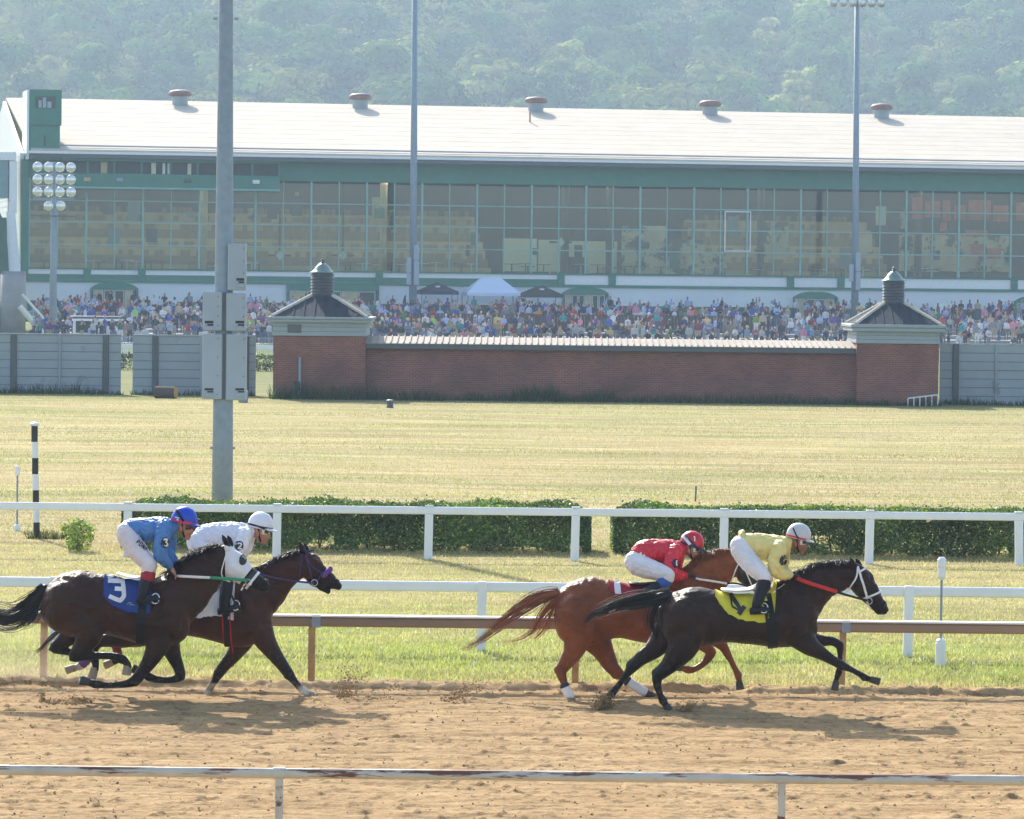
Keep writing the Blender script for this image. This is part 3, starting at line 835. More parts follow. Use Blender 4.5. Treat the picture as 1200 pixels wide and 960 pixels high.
m = MB(); m.add([(wx0 - .1, WD - .35, wz + .01), (wx1, WD - .35, wz + .01), (wx1, WD + 2.2, rz1), (wx0 - .1, WD + 2.2, rz1), (wx0 - .1, WD - .35, wz - .03), (wx1, WD - .35, wz - .03), (wx1, WD + 2.2, rz1 - .04), (wx0 - .1, WD + 2.2, rz1 - .04)],
       [(0, 1, 2, 3), (7, 6, 5, 4), (4, 5, 1, 0), (5, 6, 2, 1), (6, 7, 3, 2), (7, 4, 0, 3)])
m.build('coping_roof', M_capmetal, wall)
nr = 78; ribme = None
for i in range(nr):
    x = wx0 + (wx1 - wx0) * (i + .5) / nr
    if ribme is None:
        m = MB(); m.add([(-.025, -.36, wz + .012), (.025, -.36, wz + .012), (.025, 2.2, rz1 + .002), (-.025, 2.2, rz1 + .002), (-.018, -.36, wz + .075), (.018, -.36, wz + .075), (.018, 2.2, rz1 + .065), (-.018, 2.2, rz1 + .065)],
                       [(3, 2, 1, 0), (4, 5, 6, 7), (0, 1, 5, 4), (1, 2, 6, 5), (2, 3, 7, 6), (3, 0, 4, 7)])
        o = m.build('roof_rib', M_capmetal, wall, local=True); ribme = o.data
    else:
        o = bpy.data.objects.new('roof_rib', ribme); COL.objects.link(o); o.parent = wall
    o.location = (x - (wx0 + wx1) / 2, 0, 0)

def brick_tower(label, x0, x1, ybrick, yclap, yeave, ax0, ax1, yapex, ydrum, ydome, left_face):
    d = WD - .7; dep = 4.6
    X0, X1 = P(x0, 430, d).x, P(x1, 430, d).x
    cx = (X0 + X1) / 2; pxm = (x0 + x1) / 2
    zb, zc, ze = ZH(pxm, ybrick, d), ZH(pxm, yclap, d), ZH(pxm, yeave, d - .35)
    za = ZH(pxm, yapex, d + dep / 2)
    t = empty('brick_tower', (cx, d + dep / 2, 0), label, 'tower', 'brick towers at the ends of the wall')
    MB().bbox(X0, X1, d, d + dep, -.3, zb, .02).build('brickwork', M_brick, t)
    s = .03
    for i, k in enumerate(range(3)):
        z0 = zb + (zc - zb) * i / 3; z1 = zb + (zc - zb) * (i + 1) / 3
        MB().bbox(X0 - .04 + .012 * i, X1 + .04 - .012 * i, d - .04 + .012 * i, d + dep + .04 - .012 * i, z0 + .004, z1, .012).build('clapboard', M_trim, t)
    e = .22
    MB().bbox(X0 - e, X1 + e, d - e, d + dep + e, zc + .002, zc + (ze - zc) * .55, .02).build('soffit', M_trim, t)
    MB().bbox(X0 - e - .06, X1 + e + .06, d - e - .06, d + dep + e + .06, zc + (ze - zc) * .56, ze, .02).build('fascia', M_trim, t)
    hw = (ax1 - ax0) / 2 * d / FPX
    a, bq = .06, hw * .95
    cy = d + dep / 2
    lo = [(X0 - a, d - a, ze + .002), (X1 + a, d - a, ze + .002), (X1 + a, d + dep + a, ze + .002), (X0 - a, d + dep + a, ze + .002)]
    hi = [(cx - bq, cy - bq, za), (cx + bq, cy - bq, za), (cx + bq, cy + bq, za), (cx - bq, cy + bq, za)]
    MB().add(lo + hi, [(3, 2, 1, 0), (4, 5, 6, 7), (0, 1, 5, 4), (1, 2, 6, 5), (2, 3, 7, 6), (3, 0, 4, 7)]).build('roof', M_slate, t)
    roof = t.children[-1]
    for i in range(4):
        p, q = Vector(lo[i]), Vector(hi[i]); MB().tube([p + Vector((0, 0, .02)), q + Vector((0, 0, .02))], .075, 8).build('hip_cap', M_paleroof, roof)
    m = MB()
    for i in range(1, 9):
        f = i / 9.0
        p = Vector(lo[0]).lerp(Vector(lo[1]), f); xq = min(max(p.x, cx - bq), cx + bq)
        # a seam runs straight up the slope until it meets a hip
        slope = (hi[0][1] - lo[0][1])
        dxh = (cx - bq - lo[0][0])
        u = 1.0
        if p.x < cx - bq: u = (p.x - lo[0][0]) / dxh
        if p.x > cx + bq: u = (lo[1][0] - p.x) / dxh
        q = Vector((p.x, lo[0][1] + slope * u, lo[0][2] + (za - lo[0][2]) * u))
        m.tube([p + Vector((0, 0, .015)), q + Vector((0, 0, .015))], .022, 5)
    m.build('seam', M_slate, roof)
    zd0, zd1 = ZH((ax0 + ax1) / 2, ydrum, cy), ZH((ax0 + ax1) / 2, ydome, cy)
    pr = []
    n = 9
    for i in range(n):
        z = (zd0 - za + .2) * i / n; dz = (zd0 - za + .2) / n
        pr += [(hw * 1.0, z), (hw * 1.06, z + dz * .1), (hw * .93, z + dz * .85), (hw * .93, z + dz * .99)]
    MB().lathe((cx, cy, za - .2), pr, 20).build('cupola', M_dkgrey, t)
    H = zd1 - zd0
    MB().lathe((cx, cy, zd0), [(hw * 1.16, 0), (hw * 1.16, H * .06), (hw * .9, H * .16), (hw * .72, H * .42), (hw * .52, H * .72), (hw * .25, H * .95), (.03, H)], 20).build('dome', M_copper, t, smooth=True)
    MB().lathe((cx, cy, zd1 - .02), [(.03, 0), (.09, .05), (.05, .09), (.08, .14), (.02, .2)], 10).build('finial', M_dkgrey, t)
    return t, X0, X1, d
t1, a0, a1, dd = brick_tower('left brick tower with dark hip roof and louvred cupola, beside the grey fence', 320, 428, 394, 378, 371.5, 362, 389, 347, 320, 308, False)
p, q = P(337, 380.5, dd), P(353, 390, dd)
MB().bbox(p.x, q.x, dd - .07, dd - .02, q.z, p.z, .01).build('vent_window', M_dkgrey, t1)
brick_tower('right brick tower with dark hip roof and louvred cupola, ending the brick wall', 1004, 1100, 403, 389, 380.5, 1029, 1055, 356, 329.5, 317.5, True)

# small white stair railing at the foot of the right tower
b = G(1082, 474.5); b.y = WD - 1.2
r = empty('stair_railing', (b.x, b.y, 0), 'small white stair railing at the foot of the right brick tower', 'railing')
xa, za_ = zx(1064, 468, b.y); xb, zb_ = zx(1099, 464.5, b.y)
MB().tube([(xa, b.y, za_ + .04), (xb, b.y, zb_ + .06)], .035, 6).build('handrail', M_white, r)
for i in range(6):
    f = i / 5; MB().tube([(xa + (xb - xa) * f, b.y, -.1), (xa + (xb - xa) * f, b.y, za_ + (zb_ - za_) * f + .03)], .028, 6).build('baluster', M_white, r)

# ------------------------------------------------------------------ grey board fences
def board_fence(label, x0, x1, d, ztop, nb, posts, group='grey board fences'):
    X0, X1 = P(x0, 430, d).x, P(x1, 430, d).x
    t = empty('board_fence', ((X0 + X1) / 2, d, 0), label, 'fence', group)
    ps = [P(p, 430, d).x for p in posts]
    edges = [X0] + ps + [X1]
    r_ = random.Random(int(x0) + 3)
    h = ztop / nb
    for a, c in zip(edges[:-1], edges[1:]):
        if c - a < .1: continue
        for i in range(nb):
            j = r_.uniform(-.012, .012)
            MB().bbox(a + .012, c - .012, d + j, d + .06 + j, h * i + .007, h * (i + 1) - .007, .012).build('board', M_board, t)
    MB().box(X0 + .02, X1 - .02, d + .075, d + .09, 0, ztop - .02).build('backing', M_dkgrey, t)
    for i, x in enumerate(ps):
        w = .13 if i % 2 == 0 else .05
        MB().bbox(x - w, x + w, d - .09, d + .1, -.2, ztop + .02, .02).build('post', M_dkgrey if i % 2 == 0 else M_board, t)
    MB().bbox(X0, X1, d - .05, d + .11, ztop + .0, ztop + .05, .01).build('top_cap', M_board, t)
    return t
zt = ZH(70, 392.5, 178)
board_fence('grey board fence at the left edge of the photo', -150, 142, 178, zt, 7, [-92, -40, 16, 70, 124])
board_fence('grey board fence between the narrow gap and the left brick tower, behind the steel pole', 155, 300, 178, zt, 7, [182, 236, 288])
board_fence('grey board fence on the right beyond the right brick tower', 1101, 1400, 176, ZH(1150, 404, 176), 7, [1120, 1167, 1220, 1268, 1320])
w = weeds([(P(318, 440, WD).x, P(520, 440, WD).x, WD - 1.0, .75, 900), (P(520, 440, WD).x, P(1010, 440, WD).x, WD - .35, .45, 1700), (P(600, 440, WD).x, P(720, 440, WD).x, WD - .4, .7, 500), (P(1000, 440, WD).x, P(1100, 440, WD).x, WD - 1.1, .4, 400), (P(1100, 440, 176).x, P(1230, 440, 176).x, 175.6, .35, 500), (P(-20, 440, 178).x, P(145, 440, 178).x, 177.5, .4, 600), (P(155, 440, 178).x, P(300, 440, 178).x, 177.5, .3, 400)], 'wall_weeds', 'taller green weeds along the foot of the brick wall and fences', (.05, .085, .03))
sp_ = P(43, 628, 76.5)
weeds([(sp_.x - .5, sp_.x + .75, G(43, 631).y - .1, .28, 260), (XH(20, 78) - .2, XH(20, 78) + .35, 80.5, .2, 90)], 'post_weeds', 'scruffy weeds round the foot of the striped post', (.12, .13, .06))

# far homestretch behind the gaps: hedge and white rail
hd = 225
hr = hedge('far_hedge', 'low green hedge seen through the gaps beside the grey fence', P(-60, 430, hd).x, P(330, 430, hd).x, hd, hd + 1.2, .85, 9000, (.05, .08, .025), 41, leaf=.08)
hd = 240
r = empty('far_rail', (P(200, 400, hd).x, hd, 0), 'white far rail seen through the gaps beside the grey fence', 'rail')
MB().bbox(P(-160, 430, hd).x, P(330, 430, hd).x, hd, hd + .1, .9, 1.15, .02).build('top_rail', M_whiterail, r)
for px in range(-150, 330, 37):
    x = P(px, 430, hd).x; MB().bbox(x - .08, x + .08, hd + .02, hd + .09, -.1, .9, .01).build('post', M_whiterail, r)
hd = 262
r = empty('mesh_fence', (P(230, 400, hd).x, hd, 0), 'pale wire fence between the far rail and the crowd', 'fence')
for px in range(-160, 1340, 9):
    x = P(px, 400, hd).x; MB().bbox(x - .03, x + .03, hd, hd + .06, -.1, 1.25, .005).build('post', M_galv, r) if px % 36 == 2 else None
MB().bbox(P(-160, 400, hd).x, P(1340, 400, hd).x, hd + .01, hd + .05, 1.25, 1.31, .005).build('top_rail', M_galv, r)
m = MB()
for px in np.arange(-160, 1340, 2.2):
    x = P(px, 400, hd).x; m.box(x - .012, x + .012, hd + .02, hd + .035, .05, 1.25)
m.build('wire', M_galv, r)
# ------------------------------------------------------------------ grandstand (its own frame: t along the front, n inwards, z up)
TH = R(11.3); GD = 370.0
g0 = P(600, 330, GD); g0.z = 0
TV = Vector((math.cos(TH), math.sin(TH), 0)); NV = Vector((-math.sin(TH), math.cos(TH), 0))
def FN(px, py, n=0.0):
    v = ray(px, py); o = g0 + NV * n
    k = (o - CAM_POS).dot(NV) / v.dot(NV)
    p = CAM_POS + v * k - g0
    return p.dot(TV), p.z
def FW(t, n, z): return g0 + TV * t + NV * n + Vector((0, 0, z))
def zc(y, n=0.0, px=600): return FN(px, y, n)[1]
def tc_(px, y=270, n=0.0): return FN(px, y, n)[0]
stand = empty('grandstand', g0, 'long glass fronted grandstand with white metal roof and green trim, below the wooded hill', 'building', rz=TH)
def gpart(name, m, mat_, parent=None, smooth=False):
    return m.build(name, mat_, parent or stand, smooth, local=True)
T0, T1 = tc_(28), tc_(1420)
ZG = zc(370)
def level(y): return zc(y)
def band(name, y0, y1, n0, n1, mat_, t0=T0, t1=T1, b=.02):
    return gpart(name, MB().bbox(t0, t1, n0, n1, level(y1), level(y0), b), mat_)
band('base_stripe', 357.5, 372, -.06, .3, M_dkgreen)
band('lower_wall', 336.5, 357.2, 0, .3, mat('white_stucco', (.66, .70, .72), .7, var=.05, vscale=.3, dirt=(.55, .58, .58), dscale=.25, dthr=.62))
band('string_course', 333.2, 336.3, -.18, .3, M_green)
tm = tc_(657, 327)
band('white_panel_band', 321.5, 333, -.05, .3, M_white, tm + .01, T1)
band('white_panel_band', 321.5, 327, -.05, .3, M_white, T0, tm - .01)
band('green_band', 327.2, 333, -.12, .3, M_green, T0, tm - .01)
for px in (102, 166, 234, 300, 372, 444, 520, 588, 657, 717, 790, 858, 926, 985, 1062, 1130, 1188, 1260, 1330):
    t = tc_(px, 327)
    if px in (234, 300, 372, 520, 588, 790, 858, 1062, 1130): continue
    gpart('pilaster', MB().bbox(t - .32, t + .32, -.26, -.1, level(334), level(320.5), .02), M_green)
band('sill', 319.6, 321.3, -.22, .3, M_green)
band('header', 193.5, 216.5, -.15, .35, M_green)
band('soffit_shadow_board', 189.2, 193.2, -1.5, .2, M_green)
# roof
NE, NR = -1.9, 21.0
ze = zc(189, NE); ze2 = zc(184, NE); zr = zc(126, NR)
tl, tr_g = tc_(36, 186, NE), T1
tl2 = FN(7, 113.5, NR)[0]
m = MB(); th = .18
quad = [(tl, NE, ze2), (tr_g, NE, ze2), (tr_g, NR, zr), (tl2, NR, zr), (tl2, 2 * NR - NE, ze2), (tr_g, 2 * NR - NE, ze2)]
m.add(quad + [(a, b_, c - th) for a, b_, c in quad], [(0, 1, 2, 3), (3, 2, 5, 4), (9, 8, 7, 6), (10, 11, 8, 9), (0, 6, 7, 1), (1, 7, 8, 2), (2, 8, 11, 5), (0, 3, 9, 6), (3, 4, 10, 9), (4, 5, 11, 10)])
roof = gpart('roof', m, M_paleroof)
# sheets of the roof: lapped rows, each a hair above the last
m = MB(); slope = (zr - ze2) / (NR - NE)
nrow = 11
for i in range(nrow):
    u0, u1 = i / nrow, (i + 1) / nrow
    r_ = random.Random(i)
    a0 = tl + (tl2 - tl) * u0; 
    n0_ = NE + (NR - NE) * u0; n1_ = NE + (NR - NE) * u1
    m.add([(a0 + .2, n0_, ze2 + slope * (n0_ - NE) + .022), (tr_g - .1, n0_, ze2 + slope * (n0_ - NE) + .022), (tr_g - .1, n1_, ze2 + slope * (n1_ - NE) + .012), (a0 + .2, n1_, ze2 + slope * (n1_ - NE) + .012),
           (a0 + .2, n0_, ze2 + slope * (n0_ - NE) + .004), (tr_g - .1, n0_, ze2 + slope * (n0_ - NE) + .004)], [(0, 1, 2, 3), (4, 5, 1, 0)])
gpart('roof_sheet', m, M_paleroof, roof)
gpart('gutter', MB().bbox(tl - .2, tr_g, NE - .12, NE - .01, ze, ze2 - .16, .02), M_white)
m = MB(); zz = ze2 + slope * .9
m.tube([(tl + .5, NE + .9, zz + .16), (tr_g, NE + .9, zz + .16)], .07, 6)
gpart('snow_rail', m, M_galv)
gpart('eave_board', MB().bbox(tl - .1, tr_g, NE + .02, NE + .22, ze - .35, ze2 - .2, .02), M_dkgrey)
# roof vents
for px in (211, 422, 628, 832, 1033, 1232, 1425):
    y = 119 + (px - 211) * .0185
    n = NR - 1.6
    t = FN(px, y, n)[0]; z = ze2 + slope * (n - NE)
    v = gpart('roof_vent', MB().lathe((t, n, z - .4), [(.72, 0), (.72, 1.15), (.6, 1.2)], 16), M_trim, smooth=False)
    gpart('vent_cap', MB().lathe((t, n, z + .72), [(.7, 0), (1.0, .05), (1.08, .2), (1.0, .42), (.8, .55), (.3, .62)], 18), M_vent, v, smooth=True)
t, n = tc_(621, 148, 14), 14
gpart('vent_pipe', MB().lathe((t, n, ze2 + slope * (n - NE) - .1), [(.07, 0), (.07, .9), (.1, .92), (.1, 1.0)], 8), M_vent)
# glazing
M_glass = bpy.data.materials.new('window_glass'); M_glass.use_nodes = True
nt = M_glass.node_tree; nt.nodes.clear()
tb = _n(nt, 'ShaderNodeBsdfTransparent'); tb.inputs[0].default_value = (.80, .86, .82, 1)
gl = _n(nt, 'ShaderNodeBsdfGlossy'); gl.inputs['Roughness'].default_value = .04; gl.inputs['Color'].default_value = (.85, .9, .92, 1)
fr = _n(nt, 'ShaderNodeLayerWeight'); fr.inputs[0].default_value = .35
mr = _n(nt, 'ShaderNodeMapRange'); mr.inputs[3].default_value = .035; mr.inputs[4].default_value = .6; nt.links.new(fr.outputs['Fresnel'], mr.inputs[0])
nz = _n(nt, 'ShaderNodeTexNoise'); nz.inputs['Scale'].default_value = .35; tcn = _n(nt, 'ShaderNodeTexCoord'); nt.links.new(tcn.outputs['Object'], nz.inputs['Vector'])
bp = _n(nt, 'ShaderNodeBump'); bp.inputs['Strength'].default_value = .05; nt.links.new(nz.outputs[0], bp.inputs['Height']); nt.links.new(bp.outputs[0], gl.inputs['Normal'])
mx = _n(nt, 'ShaderNodeMixShader'); ot = _n(nt, 'ShaderNodeOutputMaterial')
nt.links.new(mr.outputs[0], mx.inputs[0]); nt.links.new(tb.outputs[0], mx.inputs[1]); nt.links.new(gl.outputs[0], mx.inputs[2]); nt.links.new(mx.outputs[0], ot.inputs[0])
M_mull = mat('green_mullion', (.24, .42, .37), .5, var=.06)
rows = [218.5, 242.3, 267.2, 293, 319.6]
zrow = [level(y) for y in rows]
dt = tc_(616) - tc_(584)
tcol0 = tc_(34)
ncol = int((T1 - tcol0) / dt)
pane_me = [None] * 4
for c in range(ncol):
    for r_i in range(4):
        z1, z0_ = zrow[r_i], zrow[r_i + 1]
        if pane_me[r_i] is None:
            o = gpart('window_pane', MB().box(.05, dt - .05, .04, .06, z0_ + .03, z1 - .03), M_glass); pane_me[r_i] = o.data
        else:
            o = bpy.data.objects.new('window_pane', pane_me[r_i]); COL.objects.link(o); o.parent = stand
        o.location = (tcol0 + c * dt, 0, 0)
for c in range(ncol + 1):
    w = .085 if c % 2 == 0 else .05
    t = tcol0 + c * dt
    gpart('mullion', MB().bbox(t - w, t + w, -.1 if c % 2 == 0 else -.04, .12, zrow[-1] + .002, zrow[0] + .25, .01), M_mull)
for z in zrow[1:-1]:
    gpart('transom', MB().bbox(T0 + .4, T1, -.02, .1, z - .05, z + .05, .008), M_mull)
# the opened white framed casement
t0_, t1_ = tc_(848.5, 265), tc_(879.5, 265); zt_, zb_ = FN(864, 247.5)[1], FN(864, 295)[1]
m = MB(); fw = .1
m.box(t0_, t1_, -.2, -.1, zt_ - fw, zt_).box(t0_, t1_, -.2, -.1, zb_, zb_ + fw).box(t0_, t0_ + fw, -.2, -.1, zb_ + fw, zt_ - fw).box(t1_ - fw, t1_, -.2, -.1, zb_ + fw, zt_ - fw)
gpart('white_window_frame', m, M_white)
# interior
ZF = zrow[-1] - .15
gpart('interior_floor', MB().box(T0 + .5, T1 - .5, .35, 15, ZF - .3, ZF), M_concrete)
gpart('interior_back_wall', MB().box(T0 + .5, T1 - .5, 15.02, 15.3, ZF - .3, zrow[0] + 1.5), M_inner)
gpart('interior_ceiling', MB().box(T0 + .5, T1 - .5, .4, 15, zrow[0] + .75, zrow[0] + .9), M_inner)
M_brownseat = mat('seat_brown', (.26, .20, .10), .7, var=.2)
for i in range(7):
    n_ = 3.6 + i * 1.35; z_ = ZF + .55 + i * .78
    for (a, c) in ((40, 585), (838, 1058)):
        gpart('seating_tier', MB().box(tc_(a), tc_(c), n_, n_ + 1.32, ZF + .01, z_), M_tan if i % 3 != 1 else M_brownseat)
        m = MB()
        for px in np.arange(a + 4, c - 4, 6.2):
            if rng.random() < .45: continue
            t = tc_(px); m.box(t - .2, t + .2, n_ + .75, n_ + .85, z_ + .004, z_ + .5)
        o_ = gpart('seat_row', m, M_brownseat); o_['kind'] = 'stuff'
M_mural = mat('mottled_mural', (.58, .50, .34), .7, var=.2, vscale=.8, dirt=(.07, .08, .08), dscale=.55, dthr=.5)
for (px0, px1, y0, y1) in ((738, 790, 262, 319), (792, 836, 278, 319), (836, 862, 292, 319), (1010, 1034, 268, 290), (905, 935, 255, 300), (1066, 1196, 268, 312)):
    t0_, t1_ = tc_(px0), tc_(px1); gpart('mural_panel', MB().box(t0_, t1_, 3.2, 3.3, level(y1), level(y0)), M_mural)
M_pale = mat('pale_interior_wall', (.70, .70, .52), .8, var=.1)
for (a, c, y0, y1) in ((600, 640, 279, 318), (642, 668, 280, 318), (672, 735, 281, 300), (700, 735, 300, 319)):
    t0_, t1_ = tc_(a), tc_(c); gpart('inner_partition', MB().box(t0_, t1_, 4.0, 4.2, level(y1), level(y0)), M_pale)
for (px, mt) in ((243, M_tan), (455, M_tan), (670, M_inner), (722, M_inner), (1086, M_inner), (900, M_inner)):
    t = tc_(px); gpart('interior_column', MB().lathe((t, 2.6, ZF), [(.34, 0), (.34, 10.2)], 12), mt)
r5 = random.Random(15)
for i in range(34):
    px = r5.uniform(60, 1190); w = r5.uniform(4, 15); y0 = r5.uniform(228, 292); hgt = r5.uniform(7, 26)
    n5 = r5.uniform(1.2, 2.2); t0_, t1_ = tc_(px), tc_(px + w)
    gpart('reflection_panel', MB().box(t0_, t1_, n5, n5 + .05, max(level(y0 + hgt), ZF + .1), level(y0)), r5.choice([M_inner, M_inner, M_pale, M_mural, M_navy, M_galv, M_green]))  # invented panels in mixed tones, imitating patchy reflections in the glass
M_redban = mat('red_banner', (.66, .16, .10), .8, var=.35, vscale=1.5)
for (px0, px1, y0, y1) in ((1071, 1083, 224, 250), (1086, 1104, 228, 248), (1107, 1116, 227, 252), (1120, 1134, 232, 250), (1137, 1163, 226, 250), (1166, 1184, 232, 252), (1193, 1215, 228, 250), (1134, 1160, 262, 270), (1104, 1112, 253, 264), (1140, 1158, 279, 292), (1160, 1176, 284, 296)):
    t0_, t1_ = tc_(px0), tc_(px1); gpart('banner', MB().box(t0_, t1_, .6, .66, level(y1), level(y0)), M_redban)
M_tube = bpy.data.materials.new('lit_tube'); M_tube.use_nodes = True
M_tube.node_tree.nodes['Principled BSDF'].inputs['Emission Color'].default_value = (1, .93, .8, 1); M_tube.node_tree.nodes['Principled BSDF'].inputs['Emission Strength'].default_value = 7.0
for i, px in enumerate(range(60, 1400, 58)):
    t = tc_(px); gpart('ceiling_light', MB().box(t - 1.3, t + 1.3, 2.0, 2.5, zrow[0] + .62, zrow[0] + .74), M_tube)
M_sil = mat('dining_clutter', (.09, .09, .11), .7, var=.3)
rr = random.Random(8)
for i in range(70):
    px = rr.uniform(40, 1195); t = tc_(px); n_ = rr.uniform(.9, 3.4); hgt = rr.uniform(.7, 1.0)
    m = MB(); m.box(t - .6, t + .6, n_ - .4, n_ + .4, ZF + hgt - .06, ZF + hgt).box(t - .05, t + .05, n_ - .05, n_ + .05, ZF, ZF + hgt - .06)
    gpart('dining_table', m, M_sil if rr.random() < .6 else M_white)
# fans with white diamond guards
for (px, y) in ((328, 299.5), (402, 299.5), (657, 284)):
    t, z = FN(px, y, 1.2)
    f = gpart('fan', MB().box(t - 1.0, t + 1.0, 1.2, 1.3, z - .09, z + .09).box(t - .09, t + .09, 1.31, 1.36, z + .1, zrow[0] + .7), M_black)
    gpart('fan_guard', MB().add([(t - .38, 1.12, z), (t, 1.12, z - .42), (t + .38, 1.12, z), (t, 1.12, z + .42), (t - .38, 1.17, z), (t, 1.17, z - .42), (t + .38, 1.17, z), (t, 1.17, z + .42)], [(0, 1, 2, 3), (7, 6, 5, 4), (0, 4, 5, 1), (1, 5, 6, 2), (2, 6, 7, 3), (3, 7, 4, 0)]), M_white, f)
# press box under the eave on the left
tA, tB = tc_(72, 205, -1.4), tc_(328, 205, -1.4)
yA = lambda y: zc(y, -1.4, 200)
pb_ = gpart('press_box', MB().bbox(tA, tB, -1.4, -.2, yA(221), yA(204.5), .03), M_green)
gpart('press_box_ceiling', MB().bbox(tA, tB, -1.4, -.2, yA(190.2), yA(187), .02), M_green)
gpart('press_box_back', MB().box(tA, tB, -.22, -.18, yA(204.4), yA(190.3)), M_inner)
for px in (72.6, 103, 134, 166, 200, 232, 262, 296, 327.4):
    t = tc_(px, 197, -1.4); gpart('press_box_post', MB().box(t - .08, t + .08, -1.38, -1.2, yA(204.4), yA(190.3)), M_green)
for i, (px, w, mt) in enumerate(((88, 9, M_inner), (122, 7, M_tan), (180, 5, M_pale), (192, 3, M_white), (198, 3, M_white), (222, 4, M_pale), (245, 8, M_inner))):
    t = tc_(px, 197, -.6); gpart('press_box_blind', MB().box(t - w * .04, t + w * .04, -.6, -.55, yA(204), yA(191)), mt)
for px, mt in ((102, M_tan), (140, M_galv), (220, M_inner), (300, M_white)):
    t = tc_(px, 212, -1.5); gpart('wall_lamp', MB().bbox(t - .3, t + .3, -1.65, -1.41, yA(214), yA(209.5), .03), mt)
gpart('press_box_rail', MB().tube([(tA, -1.45, yA(221.5)), (tB, -1.45, yA(221.5))], .1, 6), M_mull)
# camera tower over the left end
nT = -1.6
ta, tb_ = tc_(35, 150, nT), tc_(72, 150, nT)
zb1 = zc(187, nT, 50); zm = zc(147, nT, 50); zt1 = zc(105, nT, 50)
tw = gpart('timing_tower', MB().bbox(ta, tb_ - .12, nT, 3.2, zb1, zm, .03), M_green)
gpart('timing_tower_head', MB().bbox(ta - .06, tb_, nT - .1, 3.3, zm + .02, zt1, .03), M_green)
gpart('tower_side_cladding', MB().bbox(ta - .22, ta - .07, nT - .05, 3.28, zb1, zt1 - .05, .01), M_white)
for i in range(14):
    z = zb1 + (zt1 - zb1) * (i + .5) / 14
    gpart('cladding_board', MB().box(ta - .26, ta - .225, nT - .05, 3.28, z - .2, z + .17), M_white)
x0_, x1_ = tc_(41, 120, nT), tc_(65, 120, nT); za1, zb2 = zc(113, nT, 50), zc(127, nT, 50)
gpart('tower_window', MB().bbox(x0_, x1_, nT - .16, nT - .11, zb2, za1, .01), M_inner)
fr_ = gpart('tower_window_frame', MB().box(x0_ + .3, x0_ + .55, nT - .2, nT - .165, zb2 + .05, za1 - .35).box(x0_ + .65, x0_ + .95, nT - .2, nT - .165, zb2 + .05, za1 - .1).box(x0_ + 1.05, x0_ + 1.4, nT - .2, nT - .165, zb2 + .05, za1 - .45), M_greybox)
t = tc_(52.5, 165, nT); gpart('tower_slit', MB().box(t - .1, t + .1, nT - .03, nT + .01, zc(171, nT, 50), zc(159, nT, 50)), M_inner)
# corner column and end wall
ca, cb_ = tc_(24, 260), tc_(33, 260)
gpart('corner_column', MB().bbox(ca, cb_, -.5, .34, level(334), zc(187, 0, 30), .03), M_green)
zE = ze2
endp = [(.36, level(372)), (.36, zE - .3), (NR, zr - .35), (2 * NR - 1, zE - .3), (2 * NR - 1, level(372))]
m = MB(); nn_ = len(endp)
m.add([(T0 - .02, n_, z_) for n_, z_ in endp] + [(T0 - .3, n_, z_) for n_, z_ in endp], [tuple(range(nn_)), tuple(range(2 * nn_ - 1, nn_ - 1, -1))] + [(i, (i + 1) % nn_, (i + 1) % nn_ + nn_, i + nn_) for i in range(nn_)])
gpart('end_wall', m, M_white)
for i in range(22):
    z = level(330) + (zE - level(330)) * i / 21
    gpart('siding_board', MB().box(T0 - .34, T0 - .305, .4, 2 * NR - 1.1, z, z + .42), M_white)
# arched door bays
M_door = mat('cream_door_frame', (.5, .5, .46), .6, var=.05)
for (px0, px1, yt, npane) in ((106, 162, 331, 4), (336, 444, 334, 5), (659, 713, 337, 6), (930, 982, 342, 4), (1189, 1240, 347, 3)):
    pm = (px0 + px1) / 2
    t0_, t1_ = tc_(px0, 350, -.2), tc_(px1, 350, -.2); z1 = zc(yt, -.2, pm); z0_ = level(371)
    flat = px0 == 336
    K = 12; poly = []
    for i in range(K + 1):
        f = i / K; u = 2 * f - 1
        poly.append((t0_ + (t1_ - t0_) * f, z1 - (0 if flat else .5) * (abs(u) ** 3.2)))
    hw = z1 - (.5 if flat else .62)
    m = MB()
    m.prism([(t0_, hw), (t1_, hw)] + poly[::-1], -.3, -.02)
    db = gpart('door_bay', m, M_green)
    gpart('bay_jamb', MB().box(t0_, t0_ + .16, -.3, -.02, z0_, hw - .002), M_green)
    gpart('bay_jamb', MB().box(t1_ - .16, t1_, -.3, -.02, z0_, hw - .002), M_green)
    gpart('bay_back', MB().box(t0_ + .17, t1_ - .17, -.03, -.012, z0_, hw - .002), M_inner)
    for i in range(npane):
        a = t0_ + .25 + (t1_ - t0_ - .5) * i / npane; c = t0_ + .25 + (t1_ - t0_ - .5) * (i + 1) / npane - .05
        m = MB(); f = .09
        m.box(a, c, -.16, -.06, hw - .14, hw - .01).box(a, a + f, -.16, -.06, z0_, hw - .14).box(c - f, c, -.16, -.06, z0_, hw - .14)
        d_ = gpart('door', m, M_door)
        gpart('door_glass', MB().box(a + f, c - f, -.12, -.1, z0_, hw - .15), M_tan if i % 3 == 0 else M_inner, d_)

